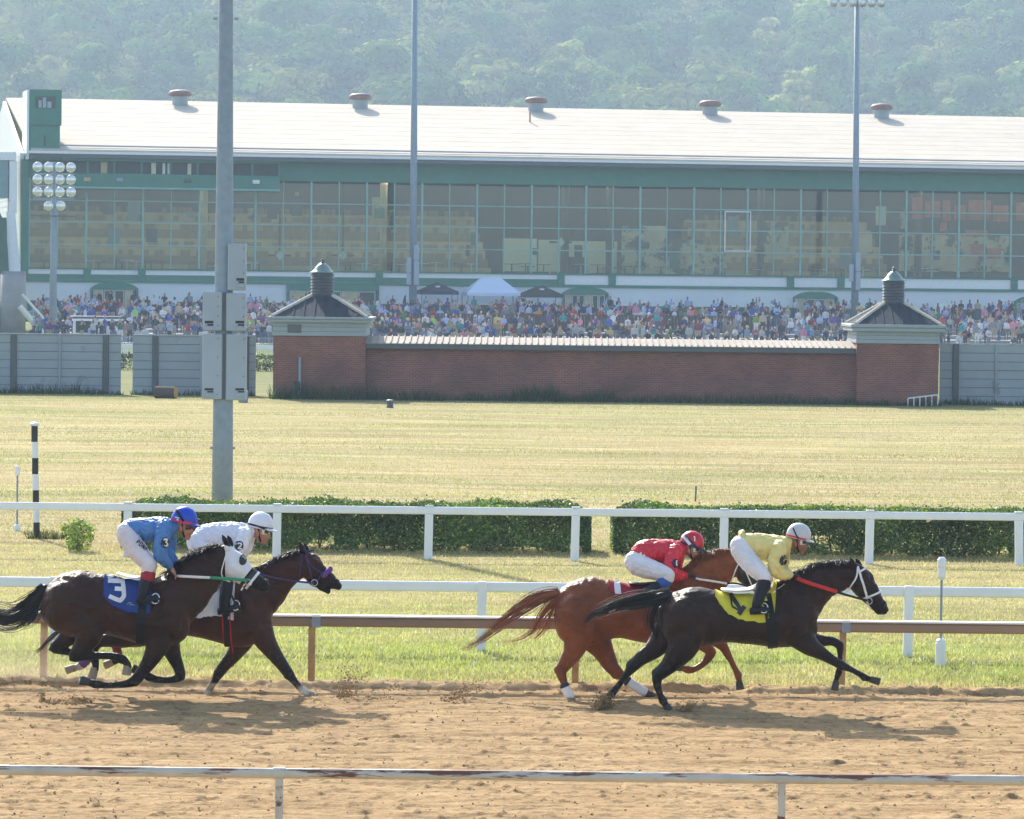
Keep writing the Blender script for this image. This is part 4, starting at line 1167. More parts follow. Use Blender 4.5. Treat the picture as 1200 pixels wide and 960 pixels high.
# ------------------------------------------------------------------ left stair wing
wing = empty('stair_wing', FW(tc_(-20), -3, 0), 'stair wing with green awnings and grey drum at the left end of the grandstand', 'building', rz=TH)
wo_ = FW(tc_(-20), -3, 0)
def wpart(name, m, mat_, smooth=False):
    o = m.build(name, mat_, wing, smooth, local=True)
    off = (wing.location - g0); ox, oy = off.dot(TV), off.dot(NV)
    me = o.data
    for v in me.vertices: v.co.x -= ox; v.co.y -= oy; v.co.z -= wing.location.z
    return o
def wx(px, y, n): return FN(px, y, n)
n_ = -4.0
zq = lambda y: zc(y, n_, 10)
wpart('drum', MB().lathe((tc_(14, 360, n_), n_, 1.0), [(1.15, 0), (1.15, zq(318) - 1.0)], 22), M_concrete, True)
wpart('side_wall', MB().bbox(tc_(-90, 300, n_), tc_(8, 300, n_), n_ + .2, n_ + 3, 1.0, zq(255), .03), M_green)
wpart('slanted_column', MB().prism([(tc_(9, 318, n_), zq(320)), (tc_(24, 318, n_), zq(320)), (tc_(17, 318, n_), zq(248)), (tc_(7, 318, n_), zq(248))], n_ - .3, n_ + .15), M_white)
wpart('green_column', MB().prism([(tc_(-2, 318, n_), zq(320)), (tc_(10, 318, n_), zq(320)), (tc_(8, 318, n_), zq(290)), (tc_(5, 318, n_), zq(262)), (tc_(-2, 318, n_), zq(248))], n_ - .6, n_ - .32), M_dkgreen)
wpart('upper_storey', MB().bbox(tc_(-100, 205, n_), tc_(11, 205, n_), n_ + 1.2, n_ + 8, zq(232), zq(188), .03), mat('blue_grey_glass', (.13, .25, .27), .25, var=.1))
wpart('upper_parapet', MB().bbox(tc_(-100, 205, n_), tc_(20, 205, n_), n_ + 1.0, n_ + 8.2, zq(187.8), zq(178), .03), M_white)
wpart('white_column', MB().bbox(tc_(12, 230, n_), tc_(21, 230, n_), n_ + 1.1, n_ + 3, zq(250), zq(188), .03), M_white)
wpart('base_wall', MB().bbox(tc_(-140, 360, -30), tc_(27, 360, -30), -30, -5.3, .05, zc(352, -30, 10), .03), M_dkgreen)
wpart('base_drum', MB().lathe((tc_(15, 370, -31), -31.2, .05), [(1.0, 0), (1.0, zc(322, -31, 10) - .05)], 20), M_concrete, True)
M_yel = mat('pale_stair_rail', (.72, .70, .60), .5, var=.05)
nS = -33.0
def SP(px, y): t, z = FN(px, y, nS); return Vector(FW(t, nS, z))
stair = empty('staircase', SP(50, 395), 'pale open staircase climbing left beside the floodlight mast', 'stairs')
MB().tube([SP(23, 359), SP(51, 392), SP(55, 397)], .24, 8).build('stringer', M_yel, stair)
MB().tube([SP(26, 345), SP(50, 372), SP(52, 377)], .11, 8).build('handrail', M_yel, stair)
for p in ((31, 351, 366), (38, 358, 375), (45, 366, 384)): MB().tube([SP(p[0], p[1]), SP(p[0], p[2])], .05, 8).build('baluster', M_galv, stair)

# ------------------------------------------------------------------ apron (terraced concrete where the crowd stands)
NF = -48.0; STEPS = 8
def apron_z(n):
    k = np.clip(np.floor((n - NF) / (-NF) * STEPS), 0, STEPS - 1)
    return .03 + (ZG - .03) * k / (STEPS - 1)
m = MB(); ta_, tb2 = tc_(24), T1
for k in range(STEPS):
    n0_ = NF + (-NF) * k / STEPS; n1_ = NF + (-NF) * (k + 1) / STEPS
    z_ = float(apron_z(n0_ + .1))
    m.add([FW(ta_, n0_, z_), FW(tb2, n0_, z_), FW(tb2, n1_ if k < STEPS - 1 else 1, z_), FW(ta_, n1_ if k < STEPS - 1 else 1, z_), FW(ta_, n0_, z_ - (ZG / STEPS) - .6), FW(tb2, n0_, z_ - (ZG / STEPS) - .6)], [(0, 1, 2, 3), (4, 5, 1, 0)])
tag(m.build('apron', M_concrete), 'stepped concrete apron in front of the grandstand', kind='structure')

# brown slatted fence across the apron
n_ = -24.2
def at_n(px, y, n): t, z = FN(px, y, n); return t, z
t0_, t1_ = tc_(432, 375, n_), tc_(902, 375, n_)
zb_ = float(apron_z(n_)); 
bf = empty('slatted_fence', FW((t0_ + t1_) / 2, n_, 0), 'dark brown slatted fence across the middle of the crowd', 'fence', rz=TH)
fx = (t0_ + t1_) / 2
slat = None
ns = 120
for i in range(ns):
    x = -(t1_ - t0_) / 2 + (t1_ - t0_) * (i + .5) / ns
    if slat is None:
        o = MB().box(-.12, .12, 0, .03, zb_ - .1, zb_ + 1.35).build('slat', M_brownfence, bf, local=True); slat = o.data
    else:
        o = bpy.data.objects.new('slat', slat); COL.objects.link(o); o.parent = bf
    o.location = (x, 0, 0)
MB().box(-(t1_ - t0_) / 2, (t1_ - t0_) / 2, -.06, -.005, zb_ + 1.36, zb_ + 1.45).build('top_rail', M_brownfence, bf, local=True)
MB().box(-(t1_ - t0_) / 2, (t1_ - t0_) / 2, -.06, -.005, zb_ + .7, zb_ + .78).build('middle_rail', M_brownfence, bf, local=True)

# ------------------------------------------------------------------ canopies on the apron
def canopy(name, label, px0, px1, ytop, yeave, n, mt, flat=.0, group='pop up canopies'):
    t0_, t1_ = tc_(px0, yeave, n), tc_(px1, yeave, n); pm = (px0 + px1) / 2
    zt_, ze_ = zc(ytop, n, pm), zc(yeave, n, pm); zg = float(apron_z(n)); cx = (t0_ + t1_) / 2; hw = (t1_ - t0_) / 2; dp = 1.5
    r = empty(name, FW(cx, n, zg), label, 'canopy', group, rz=TH)
    v = [(-hw, -dp, ze_ - zg), (hw, -dp, ze_ - zg), (hw, dp, ze_ - zg), (-hw, dp, ze_ - zg), (-hw * flat - .02, -.02, zt_ - zg), (hw * flat + .02, -.02, zt_ - zg), (hw * flat + .02, .02, zt_ - zg), (-hw * flat - .02, .02, zt_ - zg)]
    v += [(a, b_, c - .28) for a, b_, c in v[:4]]
    MB().add(v, [(0, 1, 5, 4), (1, 2, 6, 5), (2, 3, 7, 6), (3, 0, 4, 7), (4, 5, 6, 7), (8, 9, 1, 0), (9, 10, 2, 1), (10, 11, 3, 2), (11, 8, 0, 3)]).build('roof_cloth', mt, r, local=True)
    for sx in (-1, 1):
        for sy in (-1, 1):
            MB().box(sx * (hw - .08) - .04, sx * (hw - .08) + .04, sy * (dp - .08) - .04, sy * (dp - .08) + .04, 0, ze_ - zg - .02).build('leg', M_galv, r, local=True)
    if mt in (M_navy, M_black):
        MB().box(-.28, .12, -dp * .62, -dp * .6, (ze_ + (zt_ - ze_) * .45) - zg, (ze_ + (zt_ - ze_) * .62) - zg).build('emblem', M_white, r, local=True)
canopy('pop_up_canopy', 'navy blue pop up canopy left of the white one', 490, 534, 331, 341.5, -3.5, M_navy)
canopy('pop_up_canopy', 'large white pop up canopy between the two dark ones', 544, 606, 325.5, 343, -4, M_whitecloth, .36)
canopy('pop_up_canopy', 'black pop up canopy right of the white one', 611, 656, 334, 345, -3.5, M_black)

# ticket booth, notice board
n_ = -33
t0_, t1_ = tc_(86, 385, n_), tc_(142, 385, n_); zg = float(apron_z(n_))
bo = empty('kiosk', FW((t0_ + t1_) / 2, n_, zg), 'small white kiosk with dark flat roof in front of the crowd on the left', 'kiosk', rz=TH)
hw = (t1_ - t0_) / 2; zt_ = zc(374, n_, 114) - zg
m = MB(); m.box(-hw * .9, hw * .9, .4, 2.4, 0, zt_ - .02); m.build('wall', M_inner, bo, local=True)
for x in (-.95, -.05, .28, .62, .95): MB().box(x * hw - .1, x * hw + .1, .0, .38, 0, zt_ - .03).build('post', M_white, bo, local=True)
MB().box(-.05 * hw, .95 * hw, .1, .3, 0, .55).build('counter', M_white, bo, local=True)
MB().bbox(-hw * 1.05, hw * 1.05, -.3, 2.6, zt_, zt_ + .22, .03).build('roof', M_dkgrey, bo, local=True)
MB().bbox(-hw * 1.08, hw * 1.08, -.36, -.31, zt_ - .16, zt_ + .02, .01).build('fascia', M_white, bo, local=True)
n_ = -2.5
t0_, t1_ = tc_(1096, 365, n_), tc_(1119, 365, n_)
nb_ = empty('notice_board', FW((t0_ + t1_) / 2, n_, ZG), 'white notice board standing against the white wall on the right', 'board', rz=TH)
za_, zb_ = zc(356, n_, 1108) - ZG, zc(374, n_, 1108) - ZG
MB().bbox(-(t1_ - t0_) / 2, (t1_ - t0_) / 2, -.05, .05, max(zb_, .2), za_, .02).build('panel', M_white, nb_, local=True)
for s in (-.8, .8): MB().box(s * (t1_ - t0_) / 2 - .05, s * (t1_ - t0_) / 2 + .05, .06, .14, 0, za_ - .1).build('leg', M_galv, nb_, local=True)

# ------------------------------------------------------------------ light poles in front of the stand
def light_pole(label, px_top, px_base, n, w_top, w_base, boxes, lamps=False):
    t, _ = FN(px_base, 350, n); zg = float(apron_z(n)) if n > NF else 0
    b = FW(t, n, zg); d = b.y
    r = empty('light_pole', b, label, 'light pole', 'thin grey light poles before the grandstand')
    zt_ = ZH(px_top, 1.5 if lamps else -40, d); xt = XH(px_top, d, 0)
    s = d / FPX
    MB().tube([(b.x, d, zg - .3), (b.x + (xt - b.x) * .5, d, zg + (zt_ - zg) * .5), (xt, d, zt_)], [w_base * s / 2, (w_base + w_top) * s / 4, w_top * s / 2], 12).build('pole', M_galv, r, smooth=True)
    for (x0, x1, y0, y1) in boxes:
        p, q = P(x0, y0, d - .4), P(x1, y1, d - .4)
        bx = MB().bbox(p.x, q.x, d - .75, d - .45, q.z, p.z, .03).build('speaker_box', M_greybox, r)
    if lamps:
        arm = MB().bbox(xt - 2.3, xt + 2.3, d - .08, d + .08, zt_ - .06, zt_ + .12, .02).build('crossarm', M_galv, r)
        for i in range(6):
            x = xt - 2.1 + 4.2 * i / 5
            if abs(x - xt) < .3: continue
            MB().tube([(x, d + .1, zt_ + .02), (x, d - .25, zt_ - .12), (x, d - .5, zt_ - .2)], [.14, .34, .38], 12).build('lamp', M_lens, r, smooth=True)
light_pole('thin grey pole with three speaker boxes left of the navy canopy', 486, 484, -6, 6.0, 9.5, ((476.5, 482, 302, 320), (476.5, 482, 320.5, 334), (485, 491, 287, 305), (485, 491, 305.5, 334)))
light_pole('thin grey floodlight mast rising beside the right brick tower', 1004.5, 1002, -6, 5.5, 9, ((995, 1000, 310, 330), (1002.5, 1008, 296, 318), (1002.5, 1008, 318.5, 340)), True)
# floodlight on the left
n_ = -40
t, _ = FN(62, 380, n_); b = FW(t, n_, 0); d = b.y; s = d / FPX
b.z = .3
fl = empty('floodlight_mast', b, 'floodlight mast with rows of round lamps before the left end of the stand', 'floodlight')
MB().tube([(b.x, d, -.2), (XH(63.5, d, 190), d, ZH(63.5, 190, d))], [5 * s, 2.6 * s], 12).build('pole', M_galv, fl, smooth=True)
for y in (204, 218, 232.5, 245):
    z = ZH(63, y, d); w = 24 if y < 240 else 12
    MB().bbox(XH(63 - w, d, y), XH(63 + w, d, y), d - .05, d + .05, z - .05, z + .05, .01).build('crossarm', M_galv, fl)
p = ZH(62, 253, d); MB().bbox(XH(36, d, 253), XH(90, d, 253), d - .3, d + .3, p - .05, p + .03, .01).build('platform', M_dkgrey, fl)
for r_i, y in enumerate((196, 210.5, 225)):
    for x in (44, 57, 70, 83):
        c = P(x, y + (x - 63) * .02, d - .3); k = 6 * s
        l = MB().lathe((0, 0, 0), [(.05, .5), (.22, .42), (k * .8, .2), (k, .04), (k * .97, -.02), (k * .6, -.12), (.02, -.16)], 16)
        l.v = [(vx + c.x, c.y + vz * .9, c.z - vy * .98) for vx, vy, vz in l.v]
        l.build('lamp', M_lens, fl, smooth=True)
for x in (57, 71):
    c = P(x, 241.5, d - .3); k = 6 * s
    l = MB().lathe((0, 0, 0), [(.05, .5), (.22, .42), (k * .8, .2), (k, .04), (k * .97, -.02), (k * .6, -.12), (.02, -.16)], 16)
    l.v = [(vx + c.x, c.y + vz * .9, c.z - vy * .98) for vx, vy, vz in l.v]
    l.build('lamp', M_lens, fl, smooth=True)
# ------------------------------------------------------------------ organic bodies
def catmull(pts, k):
    """resample rows of numbers along a smooth curve, k pieces per span"""
    P_ = np.array(pts, float); n = len(P_)
    if n < 3 or k <= 1:
        out = []
        for i in range(n - 1):
            for j in range(max(k, 1)): out.append(P_[i] + (P_[i + 1] - P_[i]) * j / max(k, 1))
        out.append(P_[-1]); return np.array(out)
    E = np.vstack([2 * P_[0] - P_[1], P_, 2 * P_[-1] - P_[-2]])
    out = []
    for i in range(n - 1):
        a, b, c, d = E[i], E[i + 1], E[i + 2], E[i + 3]
        for j in range(k):
            t = j / k
            out.append(.5 * ((2 * b) + (c - a) * t + (2 * a - 5 * b + 4 * c - d) * t * t + (3 * b - a - 3 * c + d) * t ** 3))
    out.append(P_[-1]); return np.array(out)

class Flesh:
    """lofts that are later fused into one skin"""
    def __init__(s, d): s.v, s.f, s.ctl, s.d, s.sm, s.cur = [], [], [], d, [], 1.0
    def loft3(s, C, A, B, col, nseg=16, lat=Vector((0, 1, 0))):
        """C centres, A radius in the drawing plane, B radius across it"""
        C = [Vector(c) for c in C]; m = len(C); base = len(s.v)
        rings = []
        for i in range(m):
            t = (C[min(i + 1, m - 1)] - C[max(i - 1, 0)]).normalized()
            l = (lat - t * lat.dot(t)).normalized(); n = t.cross(l)
            rings.append((C[i], t, l, n, A[i], B[i]))
        c0, c1 = rings[0], rings[-1]
        ext = [(c0[0] - c0[1] * c0[4] * .75, *c0[1:4], c0[4] * .55, c0[5] * .55)] + rings + [(c1[0] + c1[1] * c1[4] * .75, *c1[1:4], c1[4] * .55, c1[5] * .55)]
        for c, t, l, n, a, b in ext:
            for k in range(nseg):
                th = 2 * math.pi * k / nseg; s.v.append(tuple(c + n * (a * math.cos(th)) + l * (b * math.sin(th))))
        M_ = len(ext)
        for i in range(M_ - 1):
            for k in range(nseg):
                s.f.append((base + i * nseg + k, base + i * nseg + (k + 1) % nseg, base + (i + 1) * nseg + (k + 1) % nseg, base + (i + 1) * nseg + k))
        s.f.append(tuple(base + k for k in range(nseg - 1, -1, -1))); s.f.append(tuple(base + (M_ - 1) * nseg + k for k in range(nseg)))
        for i in range(m):
            cc = col[i] if isinstance(col, list) else col
            s.ctl.append((tuple(C[i]), (A[i] + B[i]) / 2, cc)); s.sm.append(s.cur)
    def limb(s, pts, col, k=4, ratio=1.0, lat=0.0, nseg=14):
        """pts rows: px, py, radius px [, lateral offset m [, ratio]]; col a colour or one per row"""
        rows = []
        for p in pts:
            p = list(p)
            if len(p) < 4: p.append(lat)
            if len(p) < 5: p.append(ratio)
            rows.append(p)
        Q = catmull(rows, k)
        C = [P(q[0], q[1], s.d + q[3]) for q in Q]
        A = [max(q[2], .3) * (s.d + q[3]) / FPX for q in Q]; B = [a * q[4] for a, q in zip(A, Q)]
        if isinstance(col, list):
            cc = []
            for i in range(len(Q)):
                u = i / k; j = min(int(u), len(col) - 2); f = u - j
                cc.append(tuple(np.array(col[j]) * (1 - f) + np.array(col[j + 1]) * f))
            cc[-1] = col[-1]
        else: cc = col
        s.loft3(C, A, B, cc, nseg)
    def trunk(s, st, col, k=4, nseg=24):
        """stations: px, top, bottom, half width m"""
        Q = catmull(st, k)
        C, A, B = [], [], []
        base = len(s.v)
        for q in Q:
            C.append(P(q[0], (q[1] + q[2]) / 2, s.d)); A.append((q[2] - q[1]) / 2 * s.d / FPX); B.append(q[3])
        m = len(C)
        for i in range(m):
            for kk in range(nseg):
                th = 2 * math.pi * kk / nseg
                sy = math.sin(th); cz = math.cos(th)
                wide = 1.0 - .10 * max(cz, 0)          # a little narrower over the spine
                s.v.append((C[i].x, C[i].y + B[i] * wide * math.copysign(abs(sy) ** .92, sy), C[i].z + A[i] * cz))
        for i in range(m - 1):
            for kk in range(nseg):
                s.f.append((base + i * nseg + kk, base + i * nseg + (kk + 1) % nseg, base + (i + 1) * nseg + (kk + 1) % nseg, base + (i + 1) * nseg + kk))
        s.f.append(tuple(base + kk for kk in range(nseg - 1, -1, -1))); s.f.append(tuple(base + (m - 1) * nseg + kk for kk in range(nseg)))
        for i in range(m): s.ctl.append((tuple(C[i]), A[i], col)); s.sm.append(s.cur)
        s.tc, s.ta, s.tb = C, A, B
    def ball(s, px, py, rx, rz, lat, ry, col, n=12, rot=0.0):
        c = P(px, py, s.d + lat); k = (s.d + lat) / FPX; base = len(s.v)
        cr, sr = math.cos(rot), math.sin(rot)
        for i in range(n + 1):
            ph = math.pi * i / n
            for j in range(n):
                th = 2 * math.pi * j / n
                x, y, z = math.sin(ph) * math.cos(th) * rx * k, math.sin(ph) * math.sin(th) * ry, math.cos(ph) * rz * k
                s.v.append((c.x + x * cr + z * sr, c.y + y, c.z - x * sr + z * cr))
        for i in range(n):
            for j in range(n): s.f.append((base + i * n + j, base + i * n + (j + 1) % n, base + (i + 1) * n + (j + 1) % n, base + (i + 1) * n + j))
        s.ctl.append((tuple(c), max(rx, rz) * k, col)); s.sm.append(s.cur)
    def fuse(s, voxel, smooth=4, factor=.5):
        me = bpy.data.meshes.new('raw'); me.from_pydata(s.v, [], s.f)
        bm = bmesh.new(); bm.from_mesh(me); bmesh.ops.recalc_face_normals(bm, faces=bm.faces); bm.to_mesh(me); bm.free()
        o = bpy.data.objects.new('raw', me); COL.objects.link(o)
        r = o.modifiers.new('r', 'REMESH'); r.mode = 'VOXEL'; r.voxel_size = voxel; r.adaptivity = 0
        if smooth:
            sm = o.modifiers.new('s', 'SMOOTH'); sm.factor = factor; sm.iterations = smooth
        dg = bpy.context.evaluated_depsgraph_get(); dg.update()
        ev = bpy.data.meshes.new_from_object(o.evaluated_get(dg), preserve_all_data_layers=False, depsgraph=dg)
        n = len(ev.vertices); V = np.empty(n * 3, np.float32); ev.vertices.foreach_get('co', V); V = V.reshape(-1, 3).astype(float)
        L_ = np.empty(len(ev.loops), np.int32); ev.loops.foreach_get('vertex_index', L_)
        F = L_.reshape(-1, 4)
        bpy.data.objects.remove(o); bpy.data.meshes.remove(me); bpy.data.meshes.remove(ev)
        return V, F
    def relax(s, V, F, n, lo=0.0):
        """extra smoothing where the controls ask for it"""
        keep = s.ctl; s.ctl = [(a, b, (w,)) for (a, b, _), w in zip(keep, s.sm)]; w = s.paint(V)[:, :1]; s.ctl = keep
        w = np.clip((w - .3) / .5, lo, 1) * .6
        E_ = np.concatenate([F[:, [0, 1]], F[:, [1, 2]], F[:, [2, 3]], F[:, [3, 0]]])
        deg = np.bincount(E_.ravel(), minlength=len(V)).astype(float)[:, None]
        for _ in range(n):
            acc = np.zeros_like(V)
            for k in range(3): acc[:, k] = np.bincount(E_[:, 0], V[E_[:, 1], k], len(V)) + np.bincount(E_[:, 1], V[E_[:, 0], k], len(V))
            V = V + (acc / np.maximum(deg, 1) - V) * w
        return V
    def paint(s, V, soft=.035, power=7):
        c = np.array([q[0] for q in s.ctl]); r = np.array([q[1] for q in s.ctl]); col = np.array([q[2] for q in s.ctl], float)
        out = np.empty((len(V), col.shape[1]))
        for a in range(0, len(V), 4000):
            d = np.linalg.norm(V[a:a + 4000, None] - c[None], axis=2) / (r[None] + soft)
            w = d ** -power; out[a:a + 4000] = (w @ col) / w.sum(1)[:, None]
        return out

def coat_material():
    m = bpy.data.materials.new('horse_coat'); m.use_nodes = True
    nt = m.node_tree; L = nt.links; b = nt.nodes['Principled BSDF']
    at = _n(nt, 'ShaderNodeAttribute', attribute_name='tint')
    geo = _n(nt, 'ShaderNodeNewGeometry')
    nz = _n(nt, 'ShaderNodeTexNoise'); nz.inputs['Scale'].default_value = 7; nz.inputs['Detail'].default_value = 6; L.new(geo.outputs['Position'], nz.inputs['Vector'])
    mr = _n(nt, 'ShaderNodeMapRange'); mr.inputs[1].default_value = .3; mr.inputs[2].default_value = .7; mr.inputs[3].default_value = .78; mr.inputs[4].default_value = 1.2; L.new(nz.outputs[0], mr.inputs[0])
    mx = _n(nt, 'ShaderNodeMix', data_type='RGBA', blend_type='MULTIPLY'); mx.inputs[0].default_value = 1
    L.new(at.outputs['Color'], mx.inputs[6]); L.new(mr.outputs[0], mx.inputs[7]); L.new(mx.outputs[2], b.inputs['Base Color'])
    b.inputs['Roughness'].default_value = .41; b.inputs['Specular IOR Level'].default_value = .22
    b.inputs['Sheen Weight'].default_value = .04; b.inputs['Sheen Roughness'].default_value = .4
    mp = _n(nt, 'ShaderNodeMapping'); mp.inputs['Scale'].default_value = (30, 90, 140); L.new(geo.outputs['Position'], mp.inputs[0])
    n2 = _n(nt, 'ShaderNodeTexNoise'); n2.inputs['Scale'].default_value = 1; n2.inputs['Detail'].default_value = 3; L.new(mp.outputs[0], n2.inputs['Vector'])
    n3 = _n(nt, 'ShaderNodeTexNoise'); n3.inputs['Scale'].default_value = 11; n3.inputs['Detail'].default_value = 3; L.new(geo.outputs['Position'], n3.inputs['Vector'])
    ad = _n(nt, 'ShaderNodeMath', operation='MULTIPLY_ADD'); ad.inputs[1].default_value = 3.0; L.new(n3.outputs[0], ad.inputs[0]); L.new(n2.outputs[0], ad.inputs[2])
    bp = _n(nt, 'ShaderNodeBump'); bp.inputs['Strength'].default_value = .7; bp.inputs['Distance'].default_value = .012; L.new(ad.outputs[0], bp.inputs['Height']); L.new(bp.outputs[0], b.inputs['Normal'])
    return m
M_coat = coat_material()
def hair_material():
    m = bpy.data.materials.new('horse_hair'); m.use_nodes = True
    nt = m.node_tree; b = nt.nodes['Principled BSDF']
    at = _n(nt, 'ShaderNodeAttribute', attribute_name='tint'); nt.links.new(at.outputs['Color'], b.inputs['Base Color'])
    b.inputs['Roughness'].default_value = .45; b.inputs['Specular IOR Level'].default_value = .5
    return m
M_hair = hair_material()
M_eye = mat('eye_dark', (.01, .008, .006), .08, var=0)
M_hoof = mat('hoof_horn', (.045, .038, .033), .6, var=.2)
M_leather = mat('black_leather', (.010, .010, .011), .55, var=.25, vscale=20, spec=.25)
M_steel = mat('bright_steel', (.6, .6, .6), .25, metal=.9, var=.1)
M_whitestrap = mat('white_strap', (.72, .71, .68), .5, var=.08, vscale=20)

def hair_mesh(name, strands, parent, cols, rad, seg=10):
    """strands: list of polylines (world) -> tapered three sided hairs in one mesh"""
    vs, fs, cs = [], [], []
    for pl, c in zip(strands, cols):
        Q = catmull(pl, max(1, seg // (len(pl) - 1))); m = len(Q); base = len(vs)
        for i in range(m):
            t = Q[min(i + 1, m - 1)] - Q[max(i - 1, 0)]; t /= (np.linalg.norm(t) + 1e-9)
            a = np.cross(t, [.2, 1, .1]); a /= (np.linalg.norm(a) + 1e-9); b = np.cross(t, a)
            r = rad * (1 - (i / (m - 1)) ** 2 * .85)
            for k in range(3):
                th = 2.094 * k; vs.append(Q[i] + (a * math.cos(th) + b * math.sin(th)) * r); cs.append(c)
        for i in range(m - 1):
            for k in range(3): fs.append((base + 3 * i + k, base + 3 * i + (k + 1) % 3, base + 3 * i + 3 + (k + 1) % 3, base + 3 * i + 3 + k))
    return mesh_obj(name, np.array(vs), np.array(fs), M_hair, parent, smooth=True, colors=np.array(cs))

def bvh_of(V, F): return BVHTree.FromPolygons([tuple(v) for v in V], [tuple(f) for f in F])

def surf(bvh, px, py, d, off=.006):
    """the point of a body seen at a photo pixel, lifted off the surface; else the pixel's point at depth d"""
    v = ray(px, py).normalized()
    h = bvh.ray_cast(CAM_POS, v)
    if h[0] is None: return P(px, py, d), -v
    n = h[1]
    if n.dot(v) > 0: n = -n
    return h[0] + n * off, n

def strap(name, pts, wpx, mt, parent, bvh, d, off=.008, thick=.004, k=5, both=None):
    """flat band following a body's surface along a pixel polyline"""
    Q = catmull([list(p) for p in pts], k)
    vs, fs = [], []
    W = wpx * d / FPX / 2
    pr = [surf(bvh, q[0], q[1], d, off) for q in Q]
    # keep points that fell off the silhouette at the depth of their neighbours
    pos = [p for p, n in pr]; nor = [n for p, n in pr]
    m = len(pos)
    for i in range(m):
        t = (pos[min(i + 1, m - 1)] - pos[max(i - 1, 0)]); t = t.normalized() if t.length > 1e-6 else Vector((1, 0, 0))
        s_ = t.cross(nor[i]); s_ = s_.normalized() if s_.length > 1e-6 else Vector((0, 0, 1))
        n = nor[i]
        for a, b in ((-W, 0), (W, 0), (W, thick), (-W, thick)): vs.append(pos[i] + s_ * a + n * b)
    for i in range(m - 1):
        for kk in range(4): fs.append((4 * i + kk, 4 * i + (kk + 1) % 4, 4 * i + 4 + (kk + 1) % 4, 4 * i + 4 + kk))
    fs.append((3, 2, 1, 0)); fs.append(tuple(4 * (m - 1) + k_ for k_ in range(4)))
    return mesh_obj(name, [tuple(v) for v in vs], fs, mt, parent, smooth=False)

def hoop(name, c_px, end_px, wpx, mt, parent, bvh, d, off=.007, thick=.005, n=40, a0=0, a1=2 * math.pi, rmax=1.2):
    """closed band round a body in the plane through the segment c_px..end_px and the sideways axis; the segment is an in-picture radius"""
    c = P(c_px[0], c_px[1], d); e = P(end_px[0], end_px[1], d)
    u = (e - c).normalized(); l = Vector((0, 1, 0)); ax = u.cross(l).normalized(); W = wpx * d / FPX / 2
    rings = []
    full = abs(a1 - a0 - 2 * math.pi) < 1e-6
    for i in range(n if full else n + 1):
        th = a0 + (a1 - a0) * i / n; dr = u * math.cos(th) + l * math.sin(th)
        h = bvh.ray_cast(c, dr)
        p = h[0] if h[0] is not None else c + dr * .1
        rings.append((p + dr * off, dr))
    vs, fs = [], []; m = len(rings)
    for p, dr in rings:
        for a, b in ((-W, 0), (W, 0), (W, thick), (-W, thick)): vs.append(p + ax * a + dr * b)
    for i in range(m if full else m - 1):
        j = (i + 1) % m
        for kk in range(4): fs.append((4 * i + kk, 4 * i + (kk + 1) % 4, 4 * j + (kk + 1) % 4, 4 * j + kk))
    return mesh_obj(name, [tuple(v) for v in vs], fs, mt, parent)

def marks(name, strokes, wpx, mt, parent, bvh, d, off=.012, thick=.003):
    """numerals and letters as flat strokes laid on a surface"""
    vs, fs = [], []
    for st in strokes:
        Q = catmull([list(p) for p in st], 1) if len(st) < 3 else np.array([list(p) for p in st], float)
        R_ = []
        for a, b in zip(Q[:-1], Q[1:]):
            nn = max(2, int(np.hypot(*(b - a)) / 1.2) + 1)
            for j in range(nn): R_.append(a + (b - a) * j / nn)
        R_.append(Q[-1]); R_ = np.array(R_)
        base = len(vs); m = len(R_)
        for i in range(m):
            t = R_[min(i + 1, m - 1)] - R_[max(i - 1, 0)]; t /= np.hypot(*t) + 1e-9; nrm = np.array([-t[1], t[0]]) * wpx / 2
            for sg in (-1, 1):
                q = R_[i] + nrm * sg; vs.append(surf(bvh, q[0], q[1], d, off)[0])
        for i in range(m - 1): fs.append((base + 2 * i, base + 2 * i + 1, base + 2 * i + 3, base + 2 * i + 2))
    return mesh_obj(name, [tuple(v) for v in vs], fs, mt, parent)

def disc(name, px, py, rx, ry, mt, parent, bvh, d, off=.008, n=20, rot=0):
    vs = [surf(bvh, px, py, d, off)[0]]; fs = []
    for q in (.5, 1.0):
        for i in range(n):
            th = 2 * math.pi * i / n; x, y = math.cos(th) * rx * q, math.sin(th) * ry * q
            vs.append(surf(bvh, px + x * math.cos(rot) - y * math.sin(rot), py + x * math.sin(rot) + y * math.cos(rot), d, off)[0])
    for i in range(n):
        j = (i + 1) % n; fs.append((0, 1 + i, 1 + j)); fs.append((1 + i, 1 + n + i, 1 + n + j, 1 + j))
    return mesh_obj(name, [tuple(v) for v in vs], fs, mt, parent)

